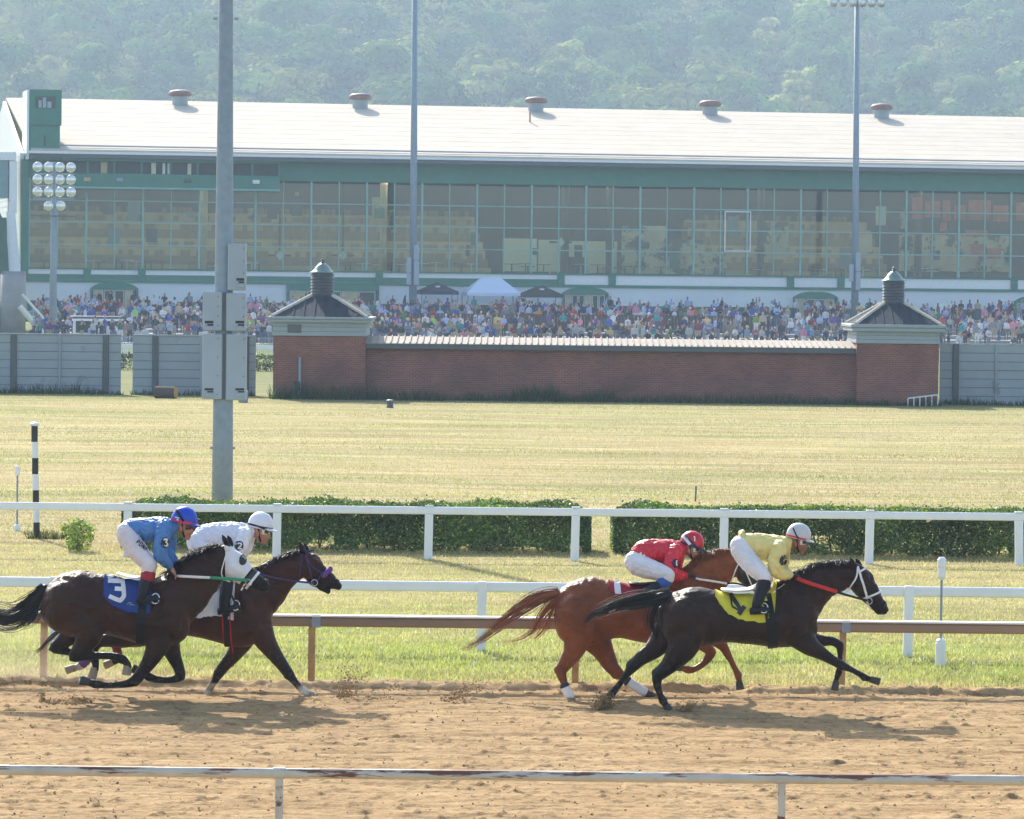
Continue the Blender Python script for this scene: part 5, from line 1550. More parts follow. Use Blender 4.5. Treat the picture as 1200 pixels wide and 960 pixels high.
def drape(name, x0, x1, bottoms, mt, parent, bvh, fl, off=.014, nx=26, na=26, far=-1.15, top_extra=0.0, slant=0.0, flutter=.006, thick=.008):
    """cloth over the back: bottoms = [(px, py)] lower near edge; hangs on both sides"""
    bx = np.array([b[0] for b in bottoms], float); by = np.array([b[1] for b in bottoms], float)
    tcx = np.array([c.x for c in fl.tc]); tcz = np.array([c.z for c in fl.tc]); d = fl.d
    grid = []
    for i in range(nx):
        px = x0 + (x1 - x0) * i / (nx - 1)
        pb = float(np.interp(px, bx, by))
        X = XH(px, d, 700); zc_ = float(np.interp(X, tcx, tcz))
        zb = P(px, pb, d - .25).z
        pts = []
        for a in np.linspace(far, 1.75, 60):      # 0 = over the spine, + = near side
            dr = Vector((0, -math.sin(a), math.cos(a))); c = Vector((X, d, zc_))
            h = bvh.ray_cast(c + dr * 1.0, -dr)
            if h[0] is None: continue
            p = h[0] + dr * off
            if a > .5 and p.z < zb: 
                break
            pts.append(p)
        pts = np.array([tuple(p) for p in pts]); L_ = np.concatenate([[0], np.cumsum(np.linalg.norm(np.diff(pts, axis=0), axis=1))])
        u = np.linspace(0, L_[-1], na); row = np.stack([np.interp(u, L_, pts[:, k]) for k in range(3)], 1)
        row[:, 0] += slant * (row[:, 2].max() - row[:, 2])
        grid.append(row)
    Gd = np.array(grid)
    wob = fbm(Gd[:, :, 0] * 9, Gd[:, :, 2] * 9, 3) * flutter
    Gd[:, :, 1] -= np.clip(wob, -off * .6, 1); Gd[:, :, 2] += wob * .4
    V1 = Gd.reshape(-1, 3); F = grid_faces(na, nx)
    V2 = V1.copy(); cen = np.array([V1[:, 0], np.full(len(V1), d), np.full(len(V1), V1[:, 2].mean() - .2)]).T
    nrm = V1 - cen; nrm[:, 0] = 0; nrm /= np.linalg.norm(nrm, axis=1)[:, None]; V2 = V1 - nrm * thick
    n = len(V1); rim = []
    idx = np.arange(n).reshape(nx, na)
    loop = list(idx[0, :]) + list(idx[1:, -1]) + list(idx[-1, ::-1][1:]) + list(idx[::-1, 0][1:-1])
    for i in range(len(loop)): a, b = loop[i], loop[(i + 1) % len(loop)]; rim.append((a, b, b + n, a + n))
    faces = np.vstack([F, F[:, ::-1] + n, np.array(rim)])
    o = mesh_obj(name, np.vstack([V1, V2]), faces, mt, parent, smooth=True)
    return o, bvh_of(np.vstack([V1]), F)

# ------------------------------------------------------------------ horses
def horse(label, d, S):
    coat, dark = S['coat'], S['dark']
    black = S.get('points', (.0062, .0055, .0052)); hoofc = (.04, .034, .03)
    fl = Flesh(d)
    root = empty('horse', (P(S['trunk'][4][0], 700, d).x, d, 0), label, 'horse', 'racehorses galloping on the dirt')
    fl.trunk(S['trunk'], coat)
    # muscle masses on both sides: haunch, stifle, shoulder
    st = S['trunk']; hx, hy = S['haunch']; sx, sy = S['shoulder']
    fl.cur = .8
    for sg in (-1, 1):
        fl.ball(hx, hy, 27, 29, sg * .135, .178, coat, 16)
        fl.ball(hx - 11, hy + 8, 15, 24, sg * .13, .165, coat, 14)
        fl.ball(hx + 15, hy + 14, 11, 19, sg * .165, .13, coat, 14, .35)
        fl.ball(sx - 2, sy + 3, 11, 25, sg * .155, .112, coat, 14, -.38)
        fl.ball(sx + 5, sy + 22, 12, 15, sg * .135, .125, coat, 14)
        fl.ball(sx - 12, sy + 22, 13, 9, sg * .15, .12, coat, 14, .3)
    fl.cur = 1.0
    fl.limb(S['neck'], coat, 4, .5, nseg=18)
    fl.cur = .45
    nl = len(S['head'])
    hr = [.62, .62, .62, .66, .74, .82, .82][:nl]
    fl.limb([(*p, 0, r) for p, r in zip(S['head'], hr)], S.get('headcols', [coat, coat, dark, dark, dark, black, black][:nl]), 4, nseg=16)
    if 'jaw' in S: fl.limb([(*p, 0, .7) for p in S['jaw']], black, 3)
    # cheek discs and nostril rims
    p2 = S['head'][1]
    for sg in (-1, 1):
        fl.ball(p2[0] - 2.5, p2[1] + 4.5, 8.5, 9.5, sg * .055, .045, coat)
        e = S['nostril']; fl.ball(e[0], e[1], 3.2, 3.6, sg * .035, .028, black)
        q = S['eye']; fl.ball(q[0], q[1] - 1.4, 4.2, 2.6, sg * .062, .03, coat, 10, .7)
    for i, leg in enumerate(S['legs']):
        pts = leg['p']; n = len(pts)
        cols = leg.get('cols')
        if cols is None:
            cols = []
            for k in range(n):
                f = k / (n - 1)
                c = coat if f < .18 else dark if f < .38 else black
                cols.append(c)
            if S.get('chestnut'): cols = [coat] * (n - 1) + [dark]
            for q in leg.get('white', []): cols[q] = (.55, .5, .45)
            cols[-1] = leg.get('hoofcol', hoofc)
        fac = [1.05, 1.05, 1.05, 1.02, 1.04, .92, .92, 1.04, .95, 1.0]
        fl.cur = .25
        rr = [(p[0], p[1], p[2] * fac[min(k, 9)], leg['lat'] * (1.0 if k else .8), (.62 if k == 0 else .85 if k < 2 else .9)) for k, p in enumerate(pts)]
        fl.limb(rr, cols, 4)
        # joints: hock or knee, fetlock, the tendon line behind the cannon
        kj = leg.get('k', 4); hind = i < 2
        a, b, c = (np.array(pts[q][:2], float) for q in (kj - 1, kj, kj + 1))
        u = (a - b) / np.linalg.norm(a - b) + (c - b) / np.linalg.norm(c - b); u = -u / (np.linalg.norm(u) + 1e-6)
        rk = pts[kj][2]
        lk = leg['lat']
        if hind:
            q = b + u * rk * .55; fl.ball(q[0], q[1], rk * .62, rk * .62, lk, rk * d / FPX * .55, cols[min(kj, len(cols) - 1)], 10)
            fl.limb([(*(a + u * rk * .9), 1.5), (*(b + u * rk * 1.0), 2.0), (*(b * .6 + c * .4 + u * rk * .6), 1.8)], cols[kj], 3, lat=lk)
        else:
            q = b + u * rk * .2; fl.ball(q[0], q[1], rk * .92, rk * 1.0, lk, rk * d / FPX * .85, cols[kj], 10)
        fb = np.array(pts[7][:2], float); pa = np.array(pts[6][:2], float); pc = np.array(pts[8][:2], float)
        u2 = (pa - fb) / np.linalg.norm(pa - fb) + (pc - fb) / np.linalg.norm(pc - fb); n2 = np.linalg.norm(u2)
        tdir = (pa - fb) / np.linalg.norm(pa - fb); back = np.array([-tdir[1], tdir[0]]) * (1 if (-tdir[1]) < 0 else -1)
        fl.ball(fb[0], fb[1], pts[7][2] * .98, pts[7][2] * .98, lk, pts[7][2] * d / FPX * .85, cols[7], 10)
        q = fb + back * pts[7][2] * .6; fl.ball(q[0], q[1], pts[7][2] * .55, pts[7][2] * .6, lk, pts[7][2] * d / FPX * .5, cols[7], 8)
    V, F = fl.fuse(.0105, 2)
    V = fl.relax(V, F, 14)
    C = fl.paint(V)
    sp_n = fbm(V[:, 0] * 24 + S['seed'] * 7, V[:, 2] * 24 + V[:, 1] * 15, 3); low = np.clip((.75 - V[:, 2]) / .6, 0, 1)
    dm = np.clip((sp_n - .28 + .22 * low) * 6, 0, 1)[:, None] * (low * .28)[:, None]
    C = C * (1 - dm) + np.array([(.26, .17, .09)]) * dm
    sw = fbm(V[:, 0] * 2.3 + S['seed'], V[:, 2] * 3.0 + V[:, 1], 4)[:, None]
    C = C * (1 + .45 * sw)
    C = np.clip(C, .004, .6)
    N_ = np.zeros_like(V); q0, q1, q2, q3 = (V[F[:, k]] for k in range(4)); fn = np.cross(q2 - q0, q3 - q1)
    for k in range(4):
        for ax in range(3): N_[:, ax] += np.bincount(F[:, k], fn[:, ax], len(V))
    N_ /= np.linalg.norm(N_, axis=1)[:, None] + 1e-9
    mus = fbm(V[:, 0] * 3.4 + V[:, 2] * 1.6 + S['seed'] * 3, V[:, 2] * 4.2 - V[:, 0] * 1.5 + np.sign(V[:, 1] - d) * 5, 3)
    body_w = np.clip((V[:, 2] - .7) / .35, 0, 1)
    V = V + N_ * (np.abs(mus) * .034 * body_w - .004 * body_w)[:, None]
    body = mesh_obj('body', V, F, M_coat, root, smooth=True, colors=C)
    bvh = bvh_of(V, F)
    # hooves
    for leg in S['legs']:
        a, b = leg['hoof']
        A_, B_ = P(a[0], a[1], d + leg['lat']), P(b[0], b[1], d + leg['lat']); k = d / FPX
        m = MB(); ra, rb = a[2] * k, b[2] * k
        m.tube([A_, A_.lerp(B_, .15), A_.lerp(B_, .9), B_], [ra * .92, ra, rb, rb * .93], 14, sq=.92); m.build('hoof', leg.get('hoofmat', M_hoof), root, smooth=False)
        if leg.get('shoe'):
            ax = (B_ - A_).normalized(); pts = []
            u = Vector((0, 1, 0)); w = ax.cross(u).normalized()
            for i in range(15):
                th = -2.5 + 5.0 * i / 14; pts.append(B_ + ax * .004 + (u * math.sin(th) + w * math.cos(th)) * rb * .85)
            MB().tube(pts, .008, 6).build('horseshoe', M_steel, root)
    # ears
    for sg, e in zip((-1, 1), S['ears']):
        (bx_, by_), (tx, ty) = e
        f2 = Flesh(d)
        mx_, my_ = bx_ * .45 + tx * .55, by_ * .45 + ty * .55
        f2.limb([(bx_, by_, 3.0, sg * .055, .7), (mx_, my_, 3.1, sg * .062, .55), (tx * .8 + bx_ * .2, ty * .8 + by_ * .2, 1.9, sg * .062, .5), (tx, ty, .5, sg * .058, .5)], S.get('earcol', dark), 4, nseg=12)
        c = np.tile(S.get('earcol', dark), (len(f2.v), 1))
        o = mesh_obj('ear', f2.v, f2.f, M_coat, root, smooth=True, colors=c)
    # eyes, nostrils
    for sg in (-1, 1):
        q = S['eye']
        f3 = Flesh(d); f3.ball(q[0], q[1], 2.0, 1.7, sg * .072, .02, black, 10)
        mesh_obj('eye', f3.v, f3.f, M_eye, root, smooth=True)
        q = S['nostril']
        f3 = Flesh(d); f3.ball(q[0] + .6, q[1], 1.3, 1.9, sg * .056, .012, black, 10, .5)
        mesh_obj('nostril', f3.v, f3.f, M_black, root, smooth=True)
    # mane
    r = np.random.default_rng(S['seed'])
    mp = S['mane']
    Q = catmull([list(p) for p in mp], 10)
    strands, cols = [], []
    for i in range(int(S.get('nmane', 420) * 1.5)):
        q = Q[r.integers(0, len(Q))]; px, py = q[0] + r.normal(0, 1.0), q[1] + r.normal(0, .8)
        ln = S.get('manelen', 7) * r.uniform(.35, 1.15); fl_ = S.get('manefly', (-.8, -.35))
        lat = r.normal(0, .016)
        dirx = fl_[0] + r.normal(0, .35); dirz = -fl_[1] + r.normal(0, .3)
        top = P(px, py, d + lat); hit = bvh.ray_cast(top + Vector((0, 0, .35)), Vector((0, 0, -1)), .8)
        p0 = top if hit[0] is None else Vector((top.x, top.y, min(top.z - .02, hit[0].z - .004)))
        lift = max(0, top.z - p0.z) * r.uniform(.3, 1.1)
        near = -abs(r.normal(.03, .025)) if r.random() < .75 else r.normal(0, .02)
        k = d / FPX * ln
        p1 = p0 + Vector((dirx * k * .4, near * .9, lift * .8 + .012)); p2_ = p0 + Vector((dirx * k * 1.0, near * 2.2, lift + (dirz - .35) * k * .55 - r.uniform(0, .9) * k))
        if r.random() < .3: p2_ = p0 + Vector((dirx * k * .5, -.05 - .07 * r.random(), -k * r.uniform(.3, 1.0))); p1 = p0 + Vector((dirx * k * .1, -.035, .02))
        strands.append([tuple(p0), tuple(p1), tuple(p2_)]); cols.append(np.array(S['hair']) * r.uniform(.6, 1.5))
    hair_mesh('mane', strands, root, cols, .0042, 6)
    # tail
    strands, cols = [], []
    for tl_ in S['tail']:
        T = catmull([list(p) for p in tl_['p']], 4)
        for i in range(int(tl_['n'] * 1.5)):
            o_ = r.normal(0, .5); oy = r.normal(0, .35); cut = r.uniform(.4, 1.0) if r.random() < .8 else 1.0
            m_ = max(4, int(len(T) * cut)); pl = []
            jit = r.normal(0, 1.6)
            for j in range(m_):
                q = T[j]; f = j / (len(T) - 1)
                off = np.clip(o_, -1.1, 1.1) * q[2] * (1 + .25 * math.sin(f * 5 + o_ * 9))
                tx = T[min(j + 1, len(T) - 1)][:2] - T[max(j - 1, 0)][:2]; tx = tx / (np.hypot(*tx) + 1e-9)
                px, py = q[0] - tx[1] * off + jit * f * 1.0, q[1] + tx[0] * off + abs(jit) * f * 1.6
                p = P(px, py, d + np.clip(oy, -1, 1) * q[2] * d / FPX * .8)
                pl.append(tuple(p))
            strands.append(pl); cols.append(np.array(tl_.get('col', S['hair'])) * r.uniform(.5, 1.9))
    hair_mesh('tail', strands, root, cols, .0045, 14)
    fl2 = Flesh(d); q = S['tail'][0]['p']
    fl2.limb([(p[0], p[1], p[2] * f) for p, f in zip(q[:4], (.75, .62, .4, .2))], S['hair'], 4)
    mesh_obj('dock', fl2.v, fl2.f, M_hair, root, smooth=True, colors=np.tile(S['hair'], (len(fl2.v), 1)))
    return root, bvh, fl

BLK = (.012, .010, .010)
H4 = dict(coat=(.027, .0115, .0066), dark=(.014, .0075, .0055), seed=4, hair=(.007, .006, .0055),
    trunk=[(773, 713, 738, .10), (783, 699, 752, .20), (797, 691, 760, .26), (815, 687.5, 761, .285), (832, 690, 757, .275), (850, 695, 753, .265), (875, 697, 755, .28), (900, 694, 758, .285), (918, 686, 759, .265), (935, 678, 757, .23), (950, 690, 750, .19), (957, 703, 744, .13)],
    haunch=(803, 727), shoulder=(931, 712),
    neck=[(928, 707, 33), (940, 698, 30.5), (952, 689, 26), (966, 681, 21.5), (981, 676, 18), (995, 671.5, 14.5)],
    head=[(998, 669.5, 12), (1008, 681, 15.2), (1015, 690, 13.8), (1021.5, 699, 11), (1027, 706, 9.2), (1032.5, 712, 8.6), (1036, 715, 6.2)],
    eye=(1016.5, 678.5), nostril=(1036, 709.5), ears=[((1003, 667), (996.5, 654)), ((1008, 664), (1003, 655))],
    legs=[
        dict(lat=.11, p=[(794, 728, 27), (778, 748, 16), (765, 762, 11), (751, 772, 8.3), (741, 782, 6.6), (734, 791, 4.8), (725, 803, 4.0), (717, 813, 4.6), (711, 820, 4.0), (708, 824, 4.6)], hoof=((711, 820, 4.4), (706, 826, 5.4))),
        dict(lat=-.13, p=[(803, 738, 28), (800, 757, 19), (793, 769, 14), (783, 781, 10), (772, 791, 7.6), (770, 800, 5.9), (773, 813, 4.2), (777, 821, 4.8), (780, 826, 4.2), (782, 829, 4.6)], hoof=((780, 826, 4.4), (784, 832.5, 5.4))),
        dict(lat=.10, p=[(938, 742, 15), (950, 749, 10.5), (963, 751, 6.8), (975, 751.5, 5.4), (983.5, 756.5, 5.0), (984.5, 768, 3.5), (983.5, 781, 3.3), (983, 788, 4.0), (980, 796, 3.3), (979, 800, 3.8)], hoof=((980, 797.5, 3.8), (978, 809, 4.6))),
        dict(lat=-.11, p=[(935, 744, 16), (949, 757, 11.5), (963, 766, 7.6), (976, 774, 5.8), (987, 780, 5.2), (998, 785, 3.8), (1008, 790.5, 3.9), (1013, 794, 4.2), (1018, 795.5, 3.6), (1022, 796.5, 4.0)], hoof=((1020, 796, 4.2), (1031, 799.2, 4.6)))],
    mane=[(925, 676), (934, 671.5), (943, 668), (955, 661), (967, 658.5), (980, 657), (993, 657), (1002, 658)], manelen=9, manefly=(-.95, -.05),
    tail=[dict(n=130, p=[(786, 697, 6), (775, 699, 7.5), (760, 702, 9), (742, 704, 8.5), (724, 707, 7), (707, 713, 6), (695, 719, 4.5), (685, 728, 2)]),
          dict(n=60, p=[(784, 700, 6), (772, 707, 7), (765, 718, 7), (763, 732, 6), (767, 744, 4), (770, 752, 1.5)])])
H1 = dict(coat=(.195, .056, .019), dark=(.155, .044, .016), points=(.10, .034, .017), chestnut=True, seed=1, hair=(.24, .08, .03),
    trunk=[(650, 706, 734, .10), (656, 692, 748, .19), (669, 681.5, 757, .25), (688, 676.5, 758, .28), (705, 678.5, 753, .27), (725, 683, 748, .26), (745, 686, 752, .27), (770, 687, 756, .28), (790, 683, 757, .27), (805, 677, 756, .24), (820, 683, 750, .20), (829, 698, 744, .13)],
    haunch=(678, 722), shoulder=(803, 710),
    neck=[(800, 704, 33), (812, 694, 31), (824, 682, 27), (838, 670, 23), (850, 662.5, 18.5), (861, 658.5, 15)],
    head=[(863, 656, 12), (873, 666.5, 15), (880.5, 675, 13.5), (888.5, 684.5, 10.8), (895, 691.5, 9), (900, 696.5, 8.2), (904, 699.5, 6)],
    eye=(881, 663), nostril=(903.5, 694), ears=[((867, 651), (861, 641)), ((871, 650), (867, 641))],
    legs=[
        dict(lat=-.13, p=[(684, 730, 27), (677, 748, 17), (672, 763, 12), (663, 777, 8.8), (657.5, 786, 7), (660, 797, 5.3), (664, 808, 4.8), (667.5, 815, 5), (669, 820, 4.4), (670, 822, 4.8)], hoof=((669, 818, 4.4), (671, 824, 5.4)), white=[]),
        dict(lat=.13, p=[(690, 734, 26), (699, 750, 18), (707, 763, 12.4), (716, 780, 9), (724, 788.5, 6.8), (734, 797, 5.2), (747, 806, 4.6), (755, 811, 5), (761, 814, 4.4), (764, 816, 4.8)], hoof=((761, 813.5, 4.6), (770, 819.5, 5.2))),
        dict(lat=-.11, k=3, p=[(806, 740, 15), (816, 749, 11), (826, 757, 7.4), (833, 764.5, 5.8), (830, 771, 5), (823, 779, 4.2), (813, 784.5, 4.2), (806, 785, 4.4), (800, 783, 3.7), (797, 782, 4)], hoof=((799, 783, 4.2), (790, 781, 4.8))),
        dict(lat=.11, k=3, p=[(812, 736, 15), (824, 744, 11), (836, 749.5, 7.2), (847, 757.5, 5.8), (852, 766, 4.6), (857, 775, 3.9), (862, 785, 3.9), (865, 791, 4.3), (866, 797, 3.6), (866.5, 799, 4)], hoof=((866, 798, 4.2), (867.5, 808, 5)))],
    mane=[(806, 668), (812, 660), (820, 653), (830, 647.5), (840, 644), (851, 644), (860, 646)], manelen=8, manefly=(-.9, -.1),
    tail=[dict(n=105, p=[(655, 695, 5), (643, 697, 7), (628, 702, 8.5), (612, 711, 8), (597, 722, 6.5), (580, 735, 5), (562, 749, 3.5), (541, 760, 1.5)], col=(.19, .06, .024)),
          dict(n=40, p=[(654, 698, 5), (644, 709, 6), (634, 722, 5), (625, 737, 4.5), (608, 747, 3.5), (583, 752, 1.5)], col=(.26, .085, .03)),
          dict(n=26, p=[(653, 700, 5), (648, 714, 5), (641, 732, 5), (630, 745, 4), (622, 749, 2)], col=(.3, .095, .034))])
H3 = dict(coat=(.038, .0140, .0072), dark=(.014, .0075, .0058), seed=3, hair=(.008, .007, .007),
    trunk=[(49, 700, 722, .10), (56, 685, 733, .2), (69, 675, 742, .255), (90, 668.5, 747, .285), (108, 671, 744, .28), (125, 674.5, 744, .265), (150, 679.5, 751, .28), (170, 681.5, 757, .285), (188, 677, 758, .27), (203, 671, 757, .24), (215, 684, 751, .19), (222, 702, 742, .13)],
    haunch=(79, 708), shoulder=(198, 708),
    neck=[(198, 708, 34), (209, 700, 32), (222, 688, 29), (236, 674, 25), (250, 662, 20.5), (262, 653, 15.5)],
    head=[(264, 651, 11.5), (273.5, 661, 15), (281, 668.5, 14), (289.5, 675.5, 12), (298, 680.5, 10), (306, 685, 9), (311.5, 688, 7)],
    eye=(284.5, 656.5), nostril=(311.5, 682), ears=[((267, 640), (260.5, 627)), ((271, 639), (267, 627.5))],
    legs=[
        dict(lat=.12, p=[(84, 722, 25), (88, 736, 16), (80, 746, 11.5), (70, 754, 8.2), (64.5, 759.5, 6.4), (78, 763.5, 5.0), (97, 768, 4.4), (110, 772, 5), (112, 780, 4.3), (111.5, 785, 4.6)], hoof=((111.5, 782, 4.8), (107, 796, 5.6)), hoofmat=None),
        dict(lat=-.13, p=[(92, 722, 28), (104, 740, 18), (99, 754, 12.5), (91, 764, 8.6), (88, 769.5, 6.8), (103, 769, 5.6), (126, 768.5, 4.8), (142, 772, 5.2), (149, 778, 4.4), (150, 782, 4.8)], hoof=((149.5, 780, 4.8), (148, 791, 5.6)), hoofmat=None),
        dict(lat=.11, p=[(196, 742, 15), (199, 756, 12), (204, 770, 8.4), (209.5, 783, 6.6), (211, 792, 6), (203, 796.5, 4.6), (187, 797, 4.2), (174, 793, 4.8), (167, 789, 4.4), (164, 787, 4.8)], hoof=((166, 788.5, 4.8), (155, 783, 5.4))),
        dict(lat=-.11, p=[(190, 744, 16), (184, 758, 13), (176, 774, 9.4), (166, 788, 7.2), (158, 797.5, 6.4), (145, 802, 4.9), (125, 803, 4.4), (111, 801.5, 4.8), (105, 800, 4.3), (102, 799, 4.8)], hoof=((105, 799.5, 4.8), (94, 797, 5.6)), shoe=True)],
    mane=[(196, 672), (204, 665), (213, 656), (222, 650), (231, 645), (240, 641), (249, 637.5), (258, 638)], manelen=9, manefly=(-.75, -.55), nmane=520,
    tail=[dict(n=230, p=[(53, 688, 5), (45, 697, 7), (36, 708, 10), (24, 719, 12), (10, 724, 13.5), (-6, 722, 13), (-22, 727, 10), (-36, 738, 4)]),
          dict(n=40, p=[(50, 692, 4), (45, 706, 6), (40, 718, 7), (34, 727, 6), (22, 733, 3)])])
for l in H3['legs']: l['hoofmat'] = M_hoof
H2 = dict(coat=(.046, .0148, .0076), dark=(.019, .0088, .0062), seed=2, hair=(.012, .008, .007),
    trunk=[(138, 706, 734, .10), (145, 693, 745, .19), (158, 683, 752, .255), (176, 678, 755, .28), (193, 680, 750, .27), (212, 684, 745, .26), (235, 687, 748, .27), (258, 687, 754, .28), (278, 683, 759, .27), (294, 677, 757, .24), (309, 685, 751, .2), (319, 703, 744, .13)],
    haunch=(170, 722), shoulder=(292, 712),
    neck=[(290, 706, 33), (300, 698, 31), (312, 688, 27), (326, 675.5, 22.5), (339, 667, 18.5), (351, 660, 15)],
    head=[(354, 656, 12), (363.5, 664, 15), (371.5, 671, 12.8), (379.5, 676, 10.2), (386.5, 680.5, 8.2), (392, 684, 7.2), (395.5, 686, 5.4)],
    jaw=[(366, 678, 8), (374, 684, 6), (381, 690, 4.2), (385.5, 694, 3.2)],
    eye=(369, 659), nostril=(395.5, 681), ears=[((356, 647), (350.5, 635.5)), ((360, 647), (356.5, 637))],
    legs=[
        dict(lat=-.12, p=[(170, 730, 26), (156, 742, 16), (141, 748, 11.5), (126, 750, 8.4), (115, 753, 6.6), (110, 762, 5.2), (102, 773, 4.6), (95, 780, 4.8), (89, 782.5, 4.2), (86, 783.5, 4.6)], white=[7, 8], hoof=((88, 782, 4.4), (77, 786, 5)), hoofmat=None),
        dict(lat=.12, p=[(174, 732, 26), (162, 744, 15), (152, 747, 11), (141, 746, 8.2), (134, 747.5, 6.6), (135.5, 757, 5.2), (138.5, 766, 4.6), (138, 772, 4.8), (132, 776, 4.2), (130, 777, 4.6)], hoof=((132, 776, 4.6), (122, 780, 5)), hoofmat=None),
        dict(lat=.11, p=[(290, 740, 15), (283, 753, 12.4), (274, 767, 9), (263, 780, 7.2), (256.5, 789, 6.2), (251, 799, 4.6), (246, 807, 4.6), (243.5, 812, 5), (243, 816, 4.5), (243.5, 818, 4.8)], white=[7, 8], hoof=((243, 816, 4.8), (245, 823, 5.6)), hoofmat=None),
        dict(lat=-.11, p=[(304, 736, 16), (311, 751, 12.4), (321, 766, 9), (332, 781, 7), (338.5, 790, 6.2), (345, 798.5, 4.8), (351, 805.5, 4.6), (355.5, 809.5, 5), (361, 813, 4.5), (364, 815, 4.8)], white=[7, 8], hoof=((362, 813.5, 4.8), (372, 820, 5.6)), hoofmat=None)],
    mane=[(290, 676), (298, 669), (306, 664.5), (316, 659), (326, 654), (335, 650), (344, 646), (352, 645)], manelen=8.5, manefly=(-.7, -.5),
    tail=[dict(n=70, p=[(140, 692, 5), (125, 702, 6), (108, 716, 6), (92, 728, 5), (78, 737, 4), (62, 745, 3.5), (50, 757, 2), (42, 763, 1)], col=(.03, .016, .012))])
M_palehoof = mat('pale_hoof_horn', (.30, .24, .18), .6, var=.2)
for l in H2['legs']: l['hoofmat'] = M_palehoof
H3['legs'][0]['hoofmat'] = H3['legs'][1]['hoofmat'] = M_palehoof
D4, D3, D1, D2 = 48.7, 48.7, 49.95, 49.75
h4, b4, f4 = horse('nearly black horse leading on the right, in white bridle and yellow cloth number 4', D4, H4)
h1, b1, f1 = horse('chestnut horse with flying red tail and white hind bandages, half hidden behind the dark leader', D1, H1)
h3, b3, f3 = horse('dark bay horse with all four legs gathered off the ground, wearing the white hood', D3, H3)
h2, b2, f2_ = horse('bay horse with purple bridle and open mouth, on the far side of the hooded one', D2, H2)
# ------------------------------------------------------------------ tack
def cloth_mat(name, col, rough=.75, bump=.25): return mat(name, col, rough, var=.12, vscale=6, bump=bump, bscale=30)
M_yellow = cloth_mat('yellow_cloth', (.66, .60, .04)); M_blue = cloth_mat('royal_blue_cloth', (.012, .045, .22)); M_wcloth = cloth_mat('white_cloth', (.70, .70, .70))
M_wine = cloth_mat('wine_red_cloth', (.34, .010, .026)); M_purple = cloth_mat('purple_fleece', (.12, .045, .22)); M_plum = cloth_mat('plum_bandage', (.20, .03, .08))
M_redrein = cloth_mat('red_rein', (.55, .03, .025)); M_greenrein = cloth_mat('green_rein', (.02, .28, .13)); M_red = cloth_mat('red_trim', (.5, .02, .02))
M_purplestrap = cloth_mat('purple_strap', (.06, .03, .12))

def line(name, pts, wpx, mt, parent, d, flat=.35):
    """rein or whip in the air: rows px, py, lateral m"""
    Q = catmull([list(p) for p in pts], 6 if len(pts) > 2 else 8)
    return MB().tube([P(q[0], q[1], d + q[2]) for q in Q], wpx * d / FPX / 2, 8, sq=flat).build(name, mt, parent, smooth=True)

def sleeve(name, axis, mt, parent, bvh, d, off=.01, n=30, k=5, cap=.30, level0=True, tilt=0.0, rmax=.5):
    """sheath round a limb or head along a pixel axis"""
    Q = catmull([list(p) for p in axis], k); C = [P(q[0], q[1], d + (q[2] if len(q) > 2 else 0)) for q in Q]
    m = len(C); vs = []
    l = Vector((0, 1, 0))
    for i in range(m):
        t = (C[min(i + 1, m - 1)] - C[max(i - 1, 0)]).normalized()
        if level0: t = Vector((1, 0, 0)).lerp(t, min(1, i / (m - 1) * 1.3)).normalized()
        u = t.cross(l).normalized()
        for j in range(n):
            th = 2 * math.pi * j / n; dr = u * math.cos(th) + l * math.sin(th)
            h = bvh.ray_cast(C[i], dr, rmax)
            best = None; o = C[i]
            dist = min((h[0] - C[i]).length, cap) if h[0] is not None else .1
            best = C[i] + dr * dist
            vs.append(best + dr * off)
    fs = [(i * n + j, i * n + (j + 1) % n, (i + 1) * n + (j + 1) % n, (i + 1) * n + j) for i in range(m - 1) for j in range(n)]
    return mesh_obj(name, [tuple(v) for v in vs], fs, mt, parent, smooth=True)

def tack_root(name, label, cat, px, py, d, group=None): return empty(name, P(px, py, d), label, cat, group)

# cloths with numbers
def saddle_cloth(label, x0, x1, bottoms, mt, bvh, fl, **kw):
    c, cb = drape('saddle_cloth', x0, x1, bottoms, mt, None, bvh, fl, **kw)
    tag(c, label, 'saddle cloth', 'saddle cloths'); return c, cb
c4, cb4 = saddle_cloth('yellow saddle cloth with black number 4 on the leading dark horse', 838, 910, [(838, 699), (843, 707), (848, 713), (853, 719.5), (862, 724), (875, 728), (897, 730), (903, 727), (910, 724)], M_yellow, b4, f4, flutter=.022, slant=-.1)
marks('numeral_4', [[(855.5, 696.5), (870, 717)]], 4.6, M_black, c4, cb4, D4)
marks('numeral_4', [[(855.5, 697), (858, 711), (868, 716.5)]], 2.4, M_black, c4, cb4, D4, off=.0125)
marks('numeral_4', [[(865.5, 720.5), (872.5, 711)]], 5.2, M_black, c4, cb4, D4, off=.013)
c3, cb3 = saddle_cloth('royal blue saddle cloth with white number 3 on the hooded horse', 123, 179, [(123, 699), (135, 711), (152, 717.5), (177, 720.5), (179, 720)], M_blue, b3, f3, flutter=.014)
marks('numeral_3', [[(126.5, 681), (143, 682)], [(134.5, 690.3), (143.5, 691)], [(143.6, 680), (144.6, 690), (145.2, 699), (141, 704.3), (127.8, 699)]], 5.0, M_wcloth, c3, cb3, D3)
marks('sponsor_print', [[(125, 675.5), (137, 674.2)], [(126, 677.6), (133, 676.8)]], 1.3, M_wcloth, c3, cb3, D3)
marks('embroidery', [[(149.5, 709), (151, 706.5), (154, 707), (152, 710)], [(153, 708.5), (158, 709.5)]], .9, M_galv, c3, cb3, D3)
c2, cb2 = saddle_cloth('white saddle cloth on the bay with the purple bridle', 222, 276, [(222, 731), (230, 728), (245, 722.5), (262, 723), (276, 728)], M_wcloth, b2, f2_, flutter=.014)
